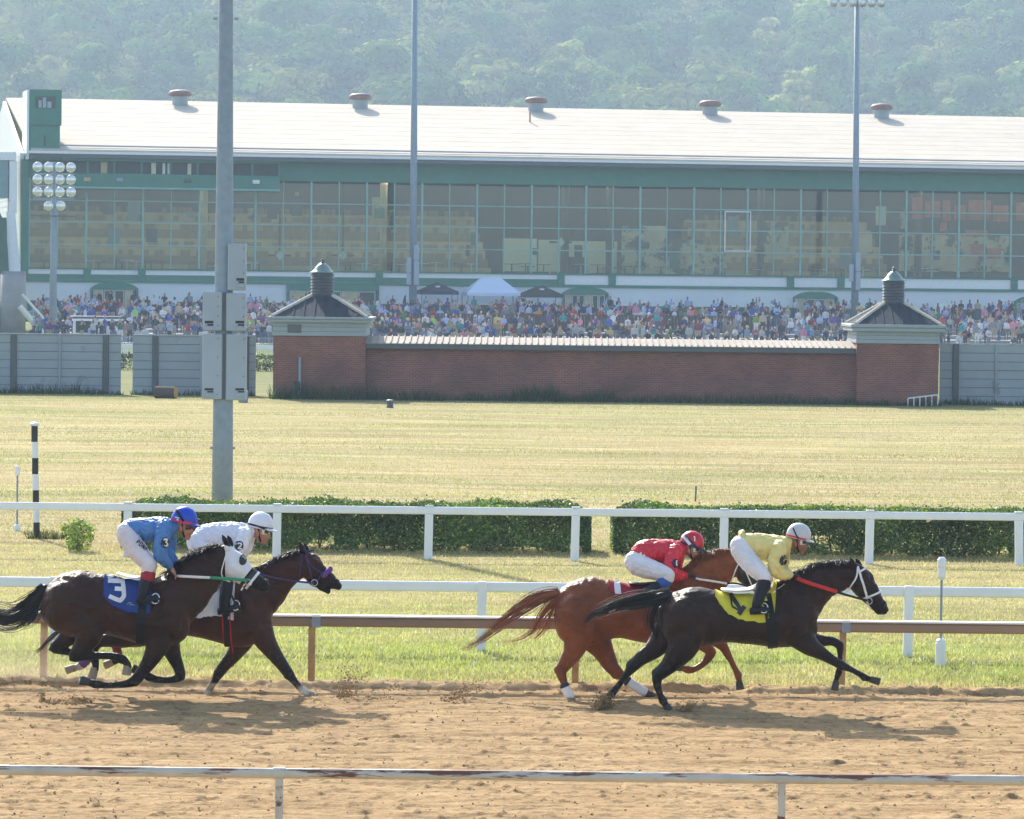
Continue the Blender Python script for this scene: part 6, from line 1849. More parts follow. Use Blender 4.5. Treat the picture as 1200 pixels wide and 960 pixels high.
c1, cb1 = saddle_cloth('dark red saddle cloth with white stripe on the chestnut', 713, 762, [(713, 692), (722, 699), (736, 701), (762, 703)], M_wine, b1, f1, flutter=.016)
marks('white_stripe', [[(722.3, 680.5), (724.5, 697)]], 7, M_wcloth, c1, cb1, D1)

def saddle(label, d, seat, mt_seat, mt_pad, girth, gw, bvh, leather, iron, edge=None):
    r = tack_root('saddle', label, 'saddle', seat[0][0], seat[0][1], d, 'racing saddles')
    fl = Flesh(d); fl.limb([(p[0], p[1], p[2], 0, p[3] / (p[2] * d / FPX)) for p in seat], (0, 0, 0), 4)
    mesh_obj('seat', fl.v, fl.f, mt_seat, r, smooth=True)
    hoop('girth', girth[0], girth[1], gw, M_leather, r, bvh, d, off=.012, n=44)
    if edge:
        u = np.array(girth[1], float) - np.array(girth[0], float); u = u / np.hypot(*u); nx = np.array([-u[1], u[0]]) * (gw / 2 + .4)
        for sg in (-1, 1):
            hoop('girth_edge', tuple(np.array(girth[0]) + nx * sg), tuple(np.array(girth[1]) + nx * sg), 1.3, edge, r, bvh, d, off=.015, n=44)
    for sg in (-1, 1):
        a, b = leather
        line('stirrup_leather', [(a[0], a[1], sg * .22), (b[0], b[1], sg * .34)], 2.2, M_leather, r, d)
        c = P(iron[0], iron[1], d + sg * .345); k = d / FPX
        pts = []
        for i in range(17):
            th = 2 * math.pi * i / 16; pts.append(c + Vector((math.cos(th) * 4.6 * k, .015 * math.sin(th) * 2, math.sin(th) * 5.0 * k - (1.2 * k if math.sin(th) < -.4 else 0))))
        MB().tube(pts, .011, 6).build('stirrup_iron', M_steel, r, smooth=True)
    return r
saddle('small racing saddle with white edge under the yellow jockey', D4, [(846, 690.5, 1.5, .19), (862, 691.5, 1.8, .2), (880, 690, 2.2, .19), (890, 684, 2.4, .13), (896, 680, 1.8, .06)], M_whitestrap, None, ((901.5, 727), (905.5, 757)), 11.5, b4, ((893, 690), (893, 708)), (895, 712))
saddle('small racing saddle with white edge under the blue jockey', D3, [(138, 671.5, .9, .14), (150, 675, 1.1, .18), (163, 677, 1.6, .17), (172, 674, 1.8, .10)], M_whitestrap, None, ((168.5, 720), (165, 756)), 9.5, b3, ((176, 685), (180, 700)), (182, 701))
saddle('small black racing saddle with red edged girth under the white jockey', D2, [(238, 684, 1.6, .16), (252, 684, 1.8, .18), (264, 682, 2.2, .17), (274, 678, 2.0, .10)], M_leather, None, ((267, 720), (268, 757)), 8, b2, ((268, 690), (275, 706)), (276, 709), M_red)
saddle('small black racing saddle under the red jockey', D1, [(738, 683, 1.6, .16), (752, 684.5, 1.8, .18), (766, 684, 2.2, .17), (778, 682, 2.0, .10)], M_leather, None, ((774, 722), (776, 754)), 9, b1, ((770, 688), (766, 694)), (764, 696))

# bridles
def bit_ring(px, py, r, parent, d, lat):
    for sg in (-1, 1):
        c = P(px, py, d + sg * lat); k = d / FPX
        MB().tube([c + Vector((math.cos(t) * r * k, 0, math.sin(t) * r * k)) for t in np.linspace(0, 2 * math.pi, 15)], .006, 6).build('bit_ring', M_steel, parent, smooth=True)
w = tack_root('bridle', 'white bridle with red rein grip on the leading dark horse', 'bridle', 1008, 680, D4, 'bridles')
strap('cheek_strap', [(1005, 664), (1007.5, 672), (1012, 686), (1016.3, 701)], 2.6, M_whitestrap, w, b4, D4)
strap('throat_lash', [(1005, 665), (1004, 675), (999, 685), (991.5, 694.5)], 1.9, M_whitestrap, w, b4, D4)
strap('brow_band', [(1006.5, 670.5), (1012, 667.5), (1017, 664.8)], 2.3, M_whitestrap, w, b4, D4)
hoop('nose_band', (1021, 697.5), (1029, 694.2), 2.3, M_whitestrap, w, b4, D4, off=.008)
strap('chin_strap', [(1016.5, 702), (1018, 708), (1023, 715)], 1.4, M_whitestrap, w, b4, D4)
bit_ring(1018.5, 704.5, 3.6, w, D4, .085)
line('rein', [(931, 676, -.10), (940, 680.5, -.21), (958, 686.5, -.22), (981, 693.5, -.17)], 4.6, M_redrein, w, D4)
line('rein', [(980, 693.3, -.17), (996, 698.5, -.13), (1017, 704, -.10)], 2.6, M_leather, w, D4)
line('rein', [(931, 676, .10), (958, 687, .2), (996, 698.5, .14), (1017, 704, .10)], 2.6, M_leather, w, D4)
line('yoke_strap', [(930, 678, -.12), (943, 694, -.235), (958, 707, -.17)], .9, M_leather, w, D4)

w = tack_root('bridle', 'purple bridle with fleecy noseband on the bay in the back', 'bridle', 360, 660, D2, 'bridles')
strap('brow_band', [(354.5, 648), (361, 646.5), (368.5, 644.8)], 2.4, M_purplestrap, w, b2, D2)
strap('throat_lash', [(354.3, 649), (353, 662), (350.5, 679)], 1.3, M_purplestrap, w, b2, D2)
strap('cheek_strap', [(358, 648), (361, 661), (365, 676), (368, 683)], 1.5, M_purplestrap, w, b2, D2)
strap('cheek_strap', [(358, 652), (366, 664), (377, 671)], 1.2, M_purplestrap, w, b2, D2)
nbp = []
for i in range(15):
    th = -1.9 + 3.8 * i / 14; cc_ = P(380, 673.5, D2); uu = (P(386.5, 667.5, D2) - cc_).normalized(); dr = uu * math.cos(th) + Vector((0, 1, 0)) * math.sin(th); h_ = b2.ray_cast(cc_, dr)
    nbp.append((h_[0] if h_[0] is not None else cc_ + dr * .08) + dr * .018)
nb = MB().tube(nbp, [.02] + [.033 + .005 * math.sin(i * 2.1) for i in range(13)] + [.02], 12).build('nose_band', M_purple, w, smooth=True)
line('nose_band_strap', [(377, 671, -.075), (373, 679, -.085), (369, 683, -.09)], 1.4, M_purplestrap, w, D2)
bit_ring(368.5, 683, 3.6, w, D2, .09)
line('rein', [(288, 667, -.10), (312, 675, -.19), (340, 680.5, -.15), (368, 683.5, -.10)], 2.2, M_purplestrap, w, D2)

# the white hood of the hooded horse and its bridle
hd_ = tack_root('blinker_hood', 'white blinker hood with black eye cup on the dark bay at the left', 'hood', 280, 660, D3, 'blinker hoods')
sleeve('hood', [(264.5, 652), (270, 658), (277, 665), (284, 671), (288.5, 674.5)], M_wcloth, hd_, b3, D3, off=.011, k=6)
hm = hd_.children[-1]
hood_b = BVHTree.FromPolygons([tuple(v.co + hd_.location) for v in hm.data.vertices], [tuple(p.vertices) for p in hm.data.polygons])
disc('eye_cup', 284.3, 656.5, 4.2, 6.2, M_black, hd_, hood_b, D3, off=.012, rot=.25)
for sg, e in zip((-1, 1), ((266.5, 643.5), (270.5, 643))):
    fl_ = Flesh(D3); fl_.limb([(e[0], e[1], 3.6, sg * .055, .75), (e[0] - 1, e[1] - 2.5, 3.3, sg * .058, .7)], (0, 0, 0), 3); mesh_obj('ear_hole', fl_.v, fl_.f, M_wcloth, hd_, smooth=True)
w = tack_root('bridle', 'white bridle with white and green rein on the hooded horse', 'bridle', 290, 675, D3, 'bridles')
hoop('nose_band', (292.5, 677), (299, 669.5), 5.0, M_black, w, b3, D3, off=.006)
hoop('nose_band', (296, 680), (302, 672.5), 3.0, M_whitestrap, w, b3, D3, off=.012)
strap('chin_strap', [(287, 684), (285, 688), (282.5, 692)], 2.0, M_whitestrap, w, b3, D3)
line('throat_lash', [(265, 650, -.10), (262, 660, -.165), (259.5, 672, -.175), (263, 679, -.15), (270, 682, -.12)], 1.3, M_whitestrap, w, D3)
bit_ring(291.5, 683, 3.6, w, D3, .09)
line('rein', [(206.5, 675, -.11), (214, 675.5, -.22), (230, 676.3, -.245), (246, 677, -.22)], 3.2, M_whitestrap, w, D3)
line('rein', [(245.5, 677, -.22), (268, 678.5, -.17), (290.5, 680, -.11)], 3.6, M_greenrein, w, D3)
line('rein', [(206.5, 675, .11), (230, 676.3, .24), (268, 679, .16), (290, 681, .1)], 2.6, M_whitestrap, w, D3)

hd_ = tack_root('blinker_hood', 'black hood with white bridle on the chestnut, behind the yellow jockey', 'hood', 872, 668, D1, 'blinker hoods')
sleeve('hood', [(864, 657), (870, 663.5), (877, 671), (885, 680.5), (889, 685)], M_black, hd_, b1, D1, off=.011, k=6)
w = tack_root('bridle', 'white bridle on the chestnut in the black hood', 'bridle', 868, 665, D1, 'bridles')
line('cheek_strap', [(868, 657, -.085), (874, 670, -.12), (882.5, 689.5, -.11)], 1.5, M_whitestrap, w, D1)
line('throat_lash', [(867.5, 657, -.09), (862, 668, -.13), (857, 682, -.12)], 1.3, M_whitestrap, w, D1)
line('rein', [(812, 675, -.10), (818, 678.5, -.18), (834, 681, -.2), (852, 684, -.17)], 2.6, M_whitestrap, w, D1)
line('rein', [(851, 684, -.17), (864, 684, -.13), (892, 692, -.1)], 2.0, M_leather, w, D1)

# leg bandages
def bandage(label, d, pts, lat, mt, edge=None, r_add=.9):
    fl = Flesh(d); fl.limb([(p[0], p[1], p[2] + r_add, lat, .95) for p in pts], (0, 0, 0), 4, nseg=16)
    o = mesh_obj('leg_bandage', fl.v, fl.f, mt, None, smooth=True); tag(o, label, 'bandage', 'leg bandages')
    if edge:
        p = pts[0]; q = pts[1]; u = np.array([q[0] - p[0], q[1] - p[1]]); u = u / np.hypot(*u)
        f2 = Flesh(d); f2.limb([(p[0] + u[0] * .2, p[1] + u[1] * .2, p[2] + r_add + .5, lat, .95), (p[0] + u[0] * 1.6, p[1] + u[1] * 1.6, p[2] + r_add + .4, lat, .95)], (0, 0, 0), 2)
        mesh_obj('band', f2.v, f2.f, edge, o, smooth=True)
    return o
bandage('white bandage on the near hind leg of the chestnut, planted in the dirt', D1, [(661.5, 803, 4.6), (665, 811, 4.6), (668, 817, 4.8)], -.13, M_wcloth, M_black)
bandage('white bandage on the far hind leg of the chestnut, beside the planted black leg', D1, [(735, 798, 4.7), (747, 806, 4.6), (756, 811.5, 4.8)], .13, M_wcloth, M_black)
bandage('purple bandage on the trailing hind leg of the purple bridled bay', D2, [(108, 764, 4.7), (102, 773, 4.7), (96, 779, 4.8)], -.12, M_purple, M_wcloth, .7)
bandage('plum bandage on the hind leg seen under the hooded horse', D2, [(135.2, 754, 4.8), (137, 761, 4.6), (138.5, 768, 4.7)], .12, M_plum, M_wcloth, .7)

# ------------------------------------------------------------------ riders
M_skin = {}
def skin_mat(col):
    if col not in M_skin: M_skin[col] = mat('skin', col, .5, var=.08, vscale=12)
    return M_skin[col]
def wrinkle(V, F, amp, sc, seed):
    """cloth folds: vertices moved along their normals"""
    N = np.zeros_like(V)
    a, b, c, d_ = (V[F[:, k]] for k in range(4)); fn = np.cross(c - a, d_ - b)
    for k in range(4):
        for ax in range(3): N[:, ax] += np.bincount(F[:, k], fn[:, ax], len(V))
    N /= np.linalg.norm(N, axis=1)[:, None] + 1e-9
    w = fbm(V[:, 0] * sc + V[:, 1] * sc * .6 + seed, V[:, 2] * sc * 1.0 + V[:, 0] * sc * .5 + V[:, 1] * sc, 3, .55)
    w = np.abs(w) - .18
    return V - N * (w * amp)[:, None]
def helmet_shell(name, c, rx, ry, rz, tilt, mt, parent, z0=-.32, grow=1.0, zt=1.0, n=26, m=12):
    vs, fs = [], []
    for i in range(m + 1):
        zz = zt - (zt - z0) * i / m; rr = math.sqrt(max(0, 1 - min(1, max(-1, zz)) ** 2)) if zz > 0 else math.sqrt(1 - (zz * .8) ** 2)
        for j in range(n):
            th = 2 * math.pi * j / n; v = Vector((math.cos(th) * rr * rx, math.sin(th) * rr * ry, zz * rz)) * grow
            v = Matrix.Rotation(tilt, 3, 'Y') @ v; vs.append(tuple(v + c))
    for i in range(m):
        for j in range(n): fs.append((i * n + j, i * n + (j + 1) % n, (i + 1) * n + (j + 1) % n, (i + 1) * n + j))
    if z0 < 0 and zt >= 1: fs.append(tuple(m * n + j for j in range(n)))
    return mesh_obj(name, vs, fs, mt, parent, smooth=True)
def hand(fl, wx, wy, lat, dx, dy, col, curl=1.0):
    """palm, four unequal bent fingers and a thumb, closing round the rein"""
    fl.cur = 0
    u = np.array([dx, dy], float); u /= np.hypot(*u); v = np.array([-u[1], u[0]])
    if v[1] < 0: v = -v
    kx, ky = wx + u[0] * 8.2, wy + u[1] * 8.2
    fl.limb([(wx, wy, 2.6, lat, 1.1), (wx + u[0] * 4, wy + u[1] * 4, 2.7, lat, 1.5), (kx, ky, 2.3, lat, 1.75)], col, 3)
    for i, (lo, ln) in enumerate(((-.034, .9), (-.012, 1.0), (.012, .95), (.033, .75))):
        a = (kx - u[0] * .6, ky - u[1] * .6); b = (a[0] + u[0] * 3.4 * ln + v[0] * 1.0 * curl, a[1] + u[1] * 3.4 * ln + v[1] * 1.0 * curl)
        c = (b[0] + u[0] * (1.6 - 1.4 * curl) + v[0] * 3.0 * ln * curl, b[1] + u[1] * (2.6 - 1.6 * curl) + v[1] * 3.0 * ln)
        e = (c[0] - u[0] * 2.4 * curl, c[1] - u[1] * 2.4 * curl + (2.0 * (1 - curl)))
        fl.limb([(a[0], a[1], 1.05, lat + lo), (b[0], b[1], 1.0, lat + lo * 1.1), (c[0], c[1], .95, lat + lo * 1.1), (e[0], e[1], .8, lat + lo * 1.05)], col, 3, nseg=8)
    s = -1 if lat < 0 else 1
    bx_, by_ = wx + u[0] * 3, wy + u[1] * 3
    fl.limb([(bx_, by_ - 1.2, 1.3, lat - s * .032), (bx_ + u[0] * 3.2 - v[0] * 1.6, by_ + u[1] * 3.2 - v[1] * 1.6, 1.15, lat - s * .052), (bx_ + u[0] * 6.4, by_ + u[1] * 6.4 - .4, .95, lat - s * .045)], col, 3, nseg=8)

def jockey(label, d, S):
    k = d / FPX
    hx, hy, hr = S['helm']; q = hr / 14.0
    root = empty('person', P(S['hip'][0], S['hip'][1], d), label, 'person', 'jockeys')
    sk = S['skin']; fl = Flesh(d); X = lambda a, b: (hx + a * q, hy + b * q)
    fl.cur = 0
    # head
    fl.limb([(*X(-2, 1), 10.5 * q, 0, .78), (*X(-1, 7), 10.4 * q, 0, .76), (*X(.5, 13), 8.6 * q, 0, .78), (*X(1.2, 18), 6.2 * q, 0, .8), (*X(1.6, 21.5), 3.6 * q, 0, .95)], sk, 4)
    fl.limb([(*X(5.5, 10), 2.2 * q, 0, .8), (*X(8.0, 14), 2.0 * q, 0, .85), (*X(9.0, 16.8), 1.9 * q, 0, 1.1), (*X(6.5, 18), 1.7 * q, 0, 1.2)], sk, 4, nseg=10)   # nose
    fl.limb([(*X(6.4, 20), 1.5 * q, 0, 1.6), (*X(6.0, 22), 1.5 * q, 0, 1.5)], tuple(np.array(sk) * np.array([.95, .7, .7])), 3, nseg=10)                       # lips
    fl.ball(*X(4.0, 23.4), 2.6 * q, 2.2 * q, 0, .022, sk, 10)
    for sg in (-1, 1):
        fl.limb([(*X(-3.5, 8.5), 1.9 * q, sg * .075, .5), (*X(-3.9, 12), 2.3 * q, sg * .079, .45), (*X(-3.2, 15), 1.5 * q, sg * .076, .5)], sk, 3, nseg=10)      # ear
        fl.ball(*X(4.6, 15.5), 3.2 * q, 3.2 * q, sg * .035, .03, sk, 10)                                                                                   # cheek
    tx, ty = S['torso'][-1][:2]
    fl.limb([(*X(-2, 12), 6.0 * q, 0, .95), ((hx - 4 * q + tx) / 2, (hy + 12 * q + ty) / 2, 6.2, 0, .95), (tx - 3, ty + 2, 7.5, 0, 1.1)], sk, 4)
    # torso, arms and legs under the clothes keep the body one figure
    fl.limb([(p[0], p[1], p[2] * .78, 0, p[3] * .8 / (p[2] * .78 * k)) for p in S['torso']], sk, 3)
    for a in S['arms']: fl.limb([(p[0], p[1], p[2] * (.72 if i < len(a) - 1 else .62), p[3]) for i, p in enumerate(a)], sk, 3)
    for l in S['legs']: fl.limb([(p[0], p[1], p[2] * .72, p[3]) for p in l], sk, 3)
    for a, h in zip(S['arms'], S['hands']): hand(fl, a[-1][0], a[-1][1], a[-1][3], h[0], h[1], S.get('glove', sk), h[2])
    V, F = fl.fuse(.0068, 2)
    mesh_obj('body', V, F, M_skinv, root, smooth=True, colors=np.clip(fl.paint(V, .01, 9), 0, 1))
    # silks
    f2 = Flesh(d); z = (0, 0, 0)
    f2.limb([(p[0], p[1], p[2], 0, p[3] / (p[2] * k)) for p in S['torso']], z, 4, nseg=22)
    if 'tail' in S: f2.limb([(p[0], p[1], p[2], 0, p[3] / (p[2] * k)) for p in S['tail']], z, 4)
    for sg, a in zip((-1, 1), S['arms']):
        f2.limb([(p[0], p[1], p[2] * 1.02, p[3]) for p in a[:-1]] + [(a[-1][0] - (a[-1][0] - a[-2][0]) * .12, a[-1][1] - (a[-1][1] - a[-2][1]) * .12, a[-1][2] * .95, a[-1][3])], z, 4)
        f2.ball(a[0][0] - 1, a[0][1] + 1, 9.5, 10, a[0][3] * .85, .085, z)
    f2.limb([(tx - 3, ty + 1, 9.5, 0, 1.1), (tx + 2.5, ty - 1.2, 7.4, 0, .95)], z, 3)
    V, F = f2.fuse(.0085, 2); V = wrinkle(V, F, S.get('wr', .042), 9.5, S['seed'])
    silks = mesh_obj('silks', V, F, S['silk'], root, smooth=True); bs = bvh_of(V, F)
    # breeches
    f3 = Flesh(d)
    h = S['hip']; f3.ball(h[0], h[1], h[2], h[2] * .98, -.075, .115, z); f3.ball(h[0], h[1], h[2], h[2] * .98, .075, .115, z)
    t0 = S['torso'][0]; f3.limb([(h[0], h[1], h[2] * .9, 0, .17 / (h[2] * .9 * k)), (t0[0] + 4, t0[1] + 1, t0[2] * .92, 0, .15 / (t0[2] * .92 * k))], z, 3)
    for l in S['legs']: f3.limb([(p[0], p[1], p[2], p[3]) for p in l], z, 4)
    V, F = f3.fuse(.0085, 3); V = wrinkle(V, F, .018, 11.0, S['seed'] + 5)
    br_ = mesh_obj('breeches', V, F, S['breech'], root, smooth=True); bb = bvh_of(V, F)
    # boots
    for sg in (-1, 1):
        b_ = S['boot']; o_ = 0 if sg < 0 else 1.5
        f4 = Flesh(d)
        f4.limb([(p[0] + o_, p[1], p[2], sg * p[3]) for p in b_['shaft']], z, 4)
        f4.limb([(p[0] + o_, p[1], p[2], sg * p[3], .85) for p in b_['foot']], z, 4)
        V, F = f4.fuse(.0075, 2); V = wrinkle(V, F, .005, 14, S['seed'])
        bt = mesh_obj('boot', V, F, M_leather2, root, smooth=True)
        p = b_['foot'][0]; pe = b_['foot'][-1]
        A_, B_ = P(p[0] + o_ - 2.5, p[1] + p[2] * .9, d + sg * p[3]), P(pe[0] + o_ + 2, pe[1] + pe[2] * .95, d + sg * pe[3])
        m = MB(); m.tube([A_, B_], .035, 8, sq=1.0); m.v = [(x, y, z_ * .35 + (A_.z + (B_.z - A_.z) * (x - A_.x) / (B_.x - A_.x)) * .65) for x, y, z_ in m.v]; m.build('sole', M_black, bt)
        if S.get('cuff'):
            f5 = Flesh(d); f5.limb([(p_[0] + o_, p_[1], p_[2], sg * p_[3]) for p_ in S['cuff']], z, 4); mesh_obj('cuff', f5.v, f5.f, S['cuffm'], bt, smooth=True)
    # helmet
    c = P(hx, hy + 1.5 * q, d); rx, ry, rz = 15.0 * q * k, .118, 15.0 * q * k
    tilt = S.get('tilt', .2)
    helm = helmet_shell('helmet', c, rx, ry, rz, tilt, S['helmm'], root)
    rot = Matrix.Rotation(tilt, 3, 'Y')
    m = MB(); pk = []
    for r0, zz in ((.93, -.20), (1.36, -.33)):
        for i in range(9):
            th = -1.0 + 2.0 * i / 8; f = r0 if r0 < 1 else 1 + (r0 - 1) * math.cos(th * 1.15) ** .7
            for t_ in (0, .012): pk.append(rot @ Vector((math.cos(th) * rx * f, math.sin(th) * ry * f, zz * rz + t_)) + c)
    fs = []
    for i in range(8):
        a, b = 2 * i, 2 * (i + 1); A_, B_ = 18 + a, 18 + b
        fs += [(a, b, B_, A_), (a + 1, A_ + 1, B_ + 1, b + 1), (A_, B_, B_ + 1, A_ + 1)]
    fs += [(0, 1, 3, 2)]
    mesh_obj('peak', [tuple(v) for v in pk], fs, S.get('peakm', S['helmm']), helm, smooth=False)
    for (z0, z1, mt) in S['bands']: helmet_shell('helmet_band', c, rx, ry, rz, tilt, mt, helm, z0=z0, zt=z1, grow=1.025, m=4)
    hb_ = BVHTree.FromPolygons([tuple(v.co + root.location) for v in helm.data.vertices], [tuple(p.vertices) for p in helm.data.polygons])
    for st in S.get('helmstrokes', []): marks(st[3], st[0], st[1], st[2], helm, hb_, d, off=.006)
    # chin strap, goggles
    line('chin_strap', [(*X(-2.5, 6), -.082), (*X(-2.2, 14), -.075), (*X(0, 22), -.045)], 2.2 * q, M_leather, helm, d, .5)
    line('chin_strap', [(*X(-2.5, 6), .082), (*X(-2.2, 14), .075), (*X(0, 22), .045)], 2.2 * q, M_leather, helm, d, .5)
    gl_pts = []
    for i in range(13):
        th = -1.25 + 2.5 * i / 12
        gx, gy = X(-1.5 + 9.5 * math.cos(th), 9.6 + .8 * math.cos(th)); gl_pts.append(P(gx, gy, d + math.sin(th) * .083))
    g_ = MB().tube(gl_pts, 3.6 * q * k, 8, sq=.35).build('goggles', S.get('gogm', M_white), helm, smooth=True)
    for sg in (-1, 1):
        lens = [p + Vector((.012, sg * .004, 0)) for p in (gl_pts[1:6] if sg < 0 else gl_pts[7:12])]
        MB().tube(lens, 2.3 * q * k, 8, sq=.4).build('lens', S.get('lensm', M_dklens), g_, smooth=True)
    for dd_ in S.get('patches', []):
        p = disc('number_patch', *dd_['at'], dd_['r'][0], dd_['r'][1], dd_['m'], root, bs, d, off=.007, rot=dd_.get('rot', 0))
        if dd_.get('num'): marks('patch_numeral', dd_['num'], dd_.get('w', 1.7), M_wcloth, p, bs, d, off=.011)
    for st in S.get('letters', []): marks('lettering', st[0], st[1], st[2], br_, bb, d, off=.006)
    return root
M_leather2 = mat('boot_leather', (.010, .014, .022), .42, var=.4, vscale=14, bump=.4, bscale=20, spec=.25)
M_dklens = mat('goggle_lens', (.06, .05, .045), .12, var=.05)
M_skinv = mat('skin', (1, 1, 1), .5, var=.07, vscale=12, tint=True)
M_silkblue = cloth_mat('blue_silk', (.065, .20, .46), .45); M_silkwhite = cloth_mat('white_silk', (.72, .72, .76), .5); M_silkred = cloth_mat('red_silk', (.62, .022, .045), .45); M_silkyel = cloth_mat('yellow_silk', (.74, .62, .22), .5)
M_breech = cloth_mat('white_breeches', (.72, .70, .71), .55); M_breech2 = cloth_mat('pinkish_white_breeches', (.66, .60, .60), .55)
M_hblue = cloth_mat('blue_helmet_cloth', (.01, .06, .50), .4, .1); M_hwhite = cloth_mat('white_helmet_cloth', (.74, .74, .76), .4, .1); M_hred = cloth_mat('red_helmet_cloth', (.50, .012, .025), .4, .1); M_hgrey = cloth_mat('pale_grey_helmet', (.55, .56, .54), .4, .1)
M_pink = cloth_mat('pink_band', (.62, .05, .12)); M_khaki = cloth_mat('khaki', (.3, .22, .15)); M_bluecuff = cloth_mat('blue_cuff', (.03, .10, .35))
M_navyb = cloth_mat('navy_band', (.02, .03, .10))

# letters P D N F along the thigh
def letters(word, ox, oy, ux, uy, h, adv):
    G_ = {'P': [[(0, 0), (0, 1)], [(0, 1), (.7, 1), (.8, .75), (.7, .5), (0, .5)]], 'D': [[(0, 0), (0, 1), (.5, 1), (.8, .7), (.8, .3), (.5, 0), (0, 0)]], 'N': [[(0, 0), (0, 1), (.75, 0), (.75, 1)]], 'J': [[(.75, 1), (.75, .2), (.4, 0), (0, .2)]], 'F': [[(0, 0), (0, 1), (.75, 1)], [(0, .5), (.6, .5)]]}
    out = []
    for i, ch in enumerate(word):
        for st in G_[ch]:
            out.append([(ox + ux * (i * adv + a * adv * .72) + uy * b * h, oy + uy * (i * adv + a * adv * .72) - ux * b * h) for a, b in st])
    return out
# strokes of a small digit centred on (cx, cy), half height h
def digit(ch, cx, cy, h):
    D_ = {'3': [[(-.5, -.9), (.5, -.9), (.05, -.2), (.5, .2), (.4, .75), (-.1, .95), (-.55, .7)]], '2': [[(-.5, -.55), (-.2, -.95), (.35, -.85), (.45, -.4), (-.5, .9), (.55, .9)]], '1': [[(-.35, -.55), (.1, -.95), (.1, .95)]]}
    return [[(cx + a * h, cy + b * h) for a, b in st] for st in D_[ch]]
SK1, SK2 = (.42, .20, .13), (.27, .125, .075)
jockey('jockey in blue silks and blue helmet, bent over the hooded dark bay', D3, dict(seed=3, skin=SK1, silk=M_silkblue, breech=M_breech2, helmm=M_hblue, tilt=.2,
    helm=(216, 607, 14.4), hip=(148, 624.5, 12.2),
    torso=[(151, 619, 11, .15), (160, 620.5, 13, .155), (172, 621, 14, .165), (186, 620.5, 14.5, .18), (197, 618.5, 12.5, .165), (203, 617, 9, .11)],
    arms=[[(192, 617, 9.2, -.17), (189.5, 634, 8.6, -.225), (187.5, 649, 8.0, -.235), (193, 657.5, 6.6, -.19), (200.5, 665, 4.5, -.12)], [(196, 617, 9, .17), (199, 634, 8, .2), (198.5, 646, 7.2, .2), (202, 655, 6, .17), (208, 665, 4.4, .12)]],
    hands=[(4, 7, .25), (4, 7, .4)],
    legs=[[(148, 626, 12.5, -.085), (156, 639, 12.4, -.15), (165, 652, 10.6, -.225), (174, 661.5, 8.8, -.285), (172.5, 671, 7.6, -.30)], [(148, 626, 12.5, .085), (157, 639, 12.4, .15), (167, 652, 10.6, .225), (176, 661.5, 8.8, .285), (174, 671, 7.6, .30)]],
    boot=dict(shaft=[(172.5, 673.5, 7.4, .30), (170, 686, 7.2, .315), (167.8, 697, 6.0, .33), (166.5, 702, 5, .335)], foot=[(162.5, 703.5, 4.2, .335), (170, 703, 4.6, .34), (178, 702, 4.2, .345), (185, 702.5, 3.2, .35)]),
    cuff=[(173.5, 670.5, 7.8, .30), (172, 678.5, 7.9, .31)], cuffm=cloth_mat('red_cuff', (.32, .015, .03)),
    bands=[(-.30, -.08, M_pink)], gogm=M_dklens, peakm=M_hblue,
    helmstrokes=[([[(206, 597), (212, 606), (215, 611)]], 2.6, M_leather, 'goggle_strap'), ([[(205.5, 606), (210, 607.5)], [(207, 609), (209.5, 609.5)]], 1.4, M_wcloth, 'helmet_logo')],
    patches=[dict(at=(193.3, 636), r=(4.7, 6.6), m=M_black, rot=.25, num=digit('3', 194, 636, 4.2))],
    letters=[(letters('PDNF', 159.2, 636.5, .76, .65, 4.6, 4.3), 1.0, cloth_mat('wine_lettering', (.09, .012, .03)))]))
jockey('jockey in white silks and white helmet, on the bay with the purple bridle', D2, dict(seed=2, skin=SK1, silk=M_silkwhite, breech=M_breech, helmm=M_hwhite, tilt=.2,
    helm=(305.5, 613, 14.0), hip=(231, 636, 12.6),
    torso=[(234, 631, 12, .15), (243, 628.5, 14, .155), (258, 627, 14.5, .165), (273, 626.5, 14.5, .18), (286, 625, 12.5, .165), (293, 623, 9, .11)],
    tail=[(233, 623, 3, .12), (237, 620.5, 2.2, .10), (234, 618.5, 1.2, .05)],
    arms=[[(287, 626, 9, -.17), (282, 640, 8.4, -.21), (275, 652, 7.8, -.22), (279, 660, 6.4, -.18), (286, 666, 4.5, -.12)], [(290, 626, 9, .17), (288, 640, 8, .2), (281, 653, 7.2, .2), (284, 661, 6, .17), (290, 667, 4.4, .12)]],
    hands=[(7, 2, .9), (7, 2, .9)],
    legs=[[(231, 639, 12.5, -.085), (242, 651, 12, -.15), (254, 662, 10, -.225), (264, 671, 8.4, -.285), (266.5, 680, 7.4, -.30)], [(231, 639, 12.5, .085), (243, 651, 12, .15), (256, 662, 10, .225), (266, 671, 8.4, .285), (268, 680, 7.4, .30)]],
    boot=dict(shaft=[(266.5, 682, 7.6, .30), (264.5, 696, 7.4, .315), (262.5, 708, 6.2, .33), (261.5, 713, 5, .335)], foot=[(258, 716, 4.2, .335), (266, 715, 4.6, .34), (273, 713, 4.2, .345), (280, 712, 3.2, .35)]),
    bands=[(-.20, -.08, M_navyb)], gogm=M_whitestrap, peakm=M_hwhite,
    helmstrokes=[([[(293, 614), (303, 617), (312, 621)]], 1.8, M_leather, 'goggle_strap')],
    patches=[dict(at=(280.2, 639.5), r=(5.2, 5.6), m=M_black, rot=.2, num=digit('2', 281, 640, 3.6), w=1.5)]))
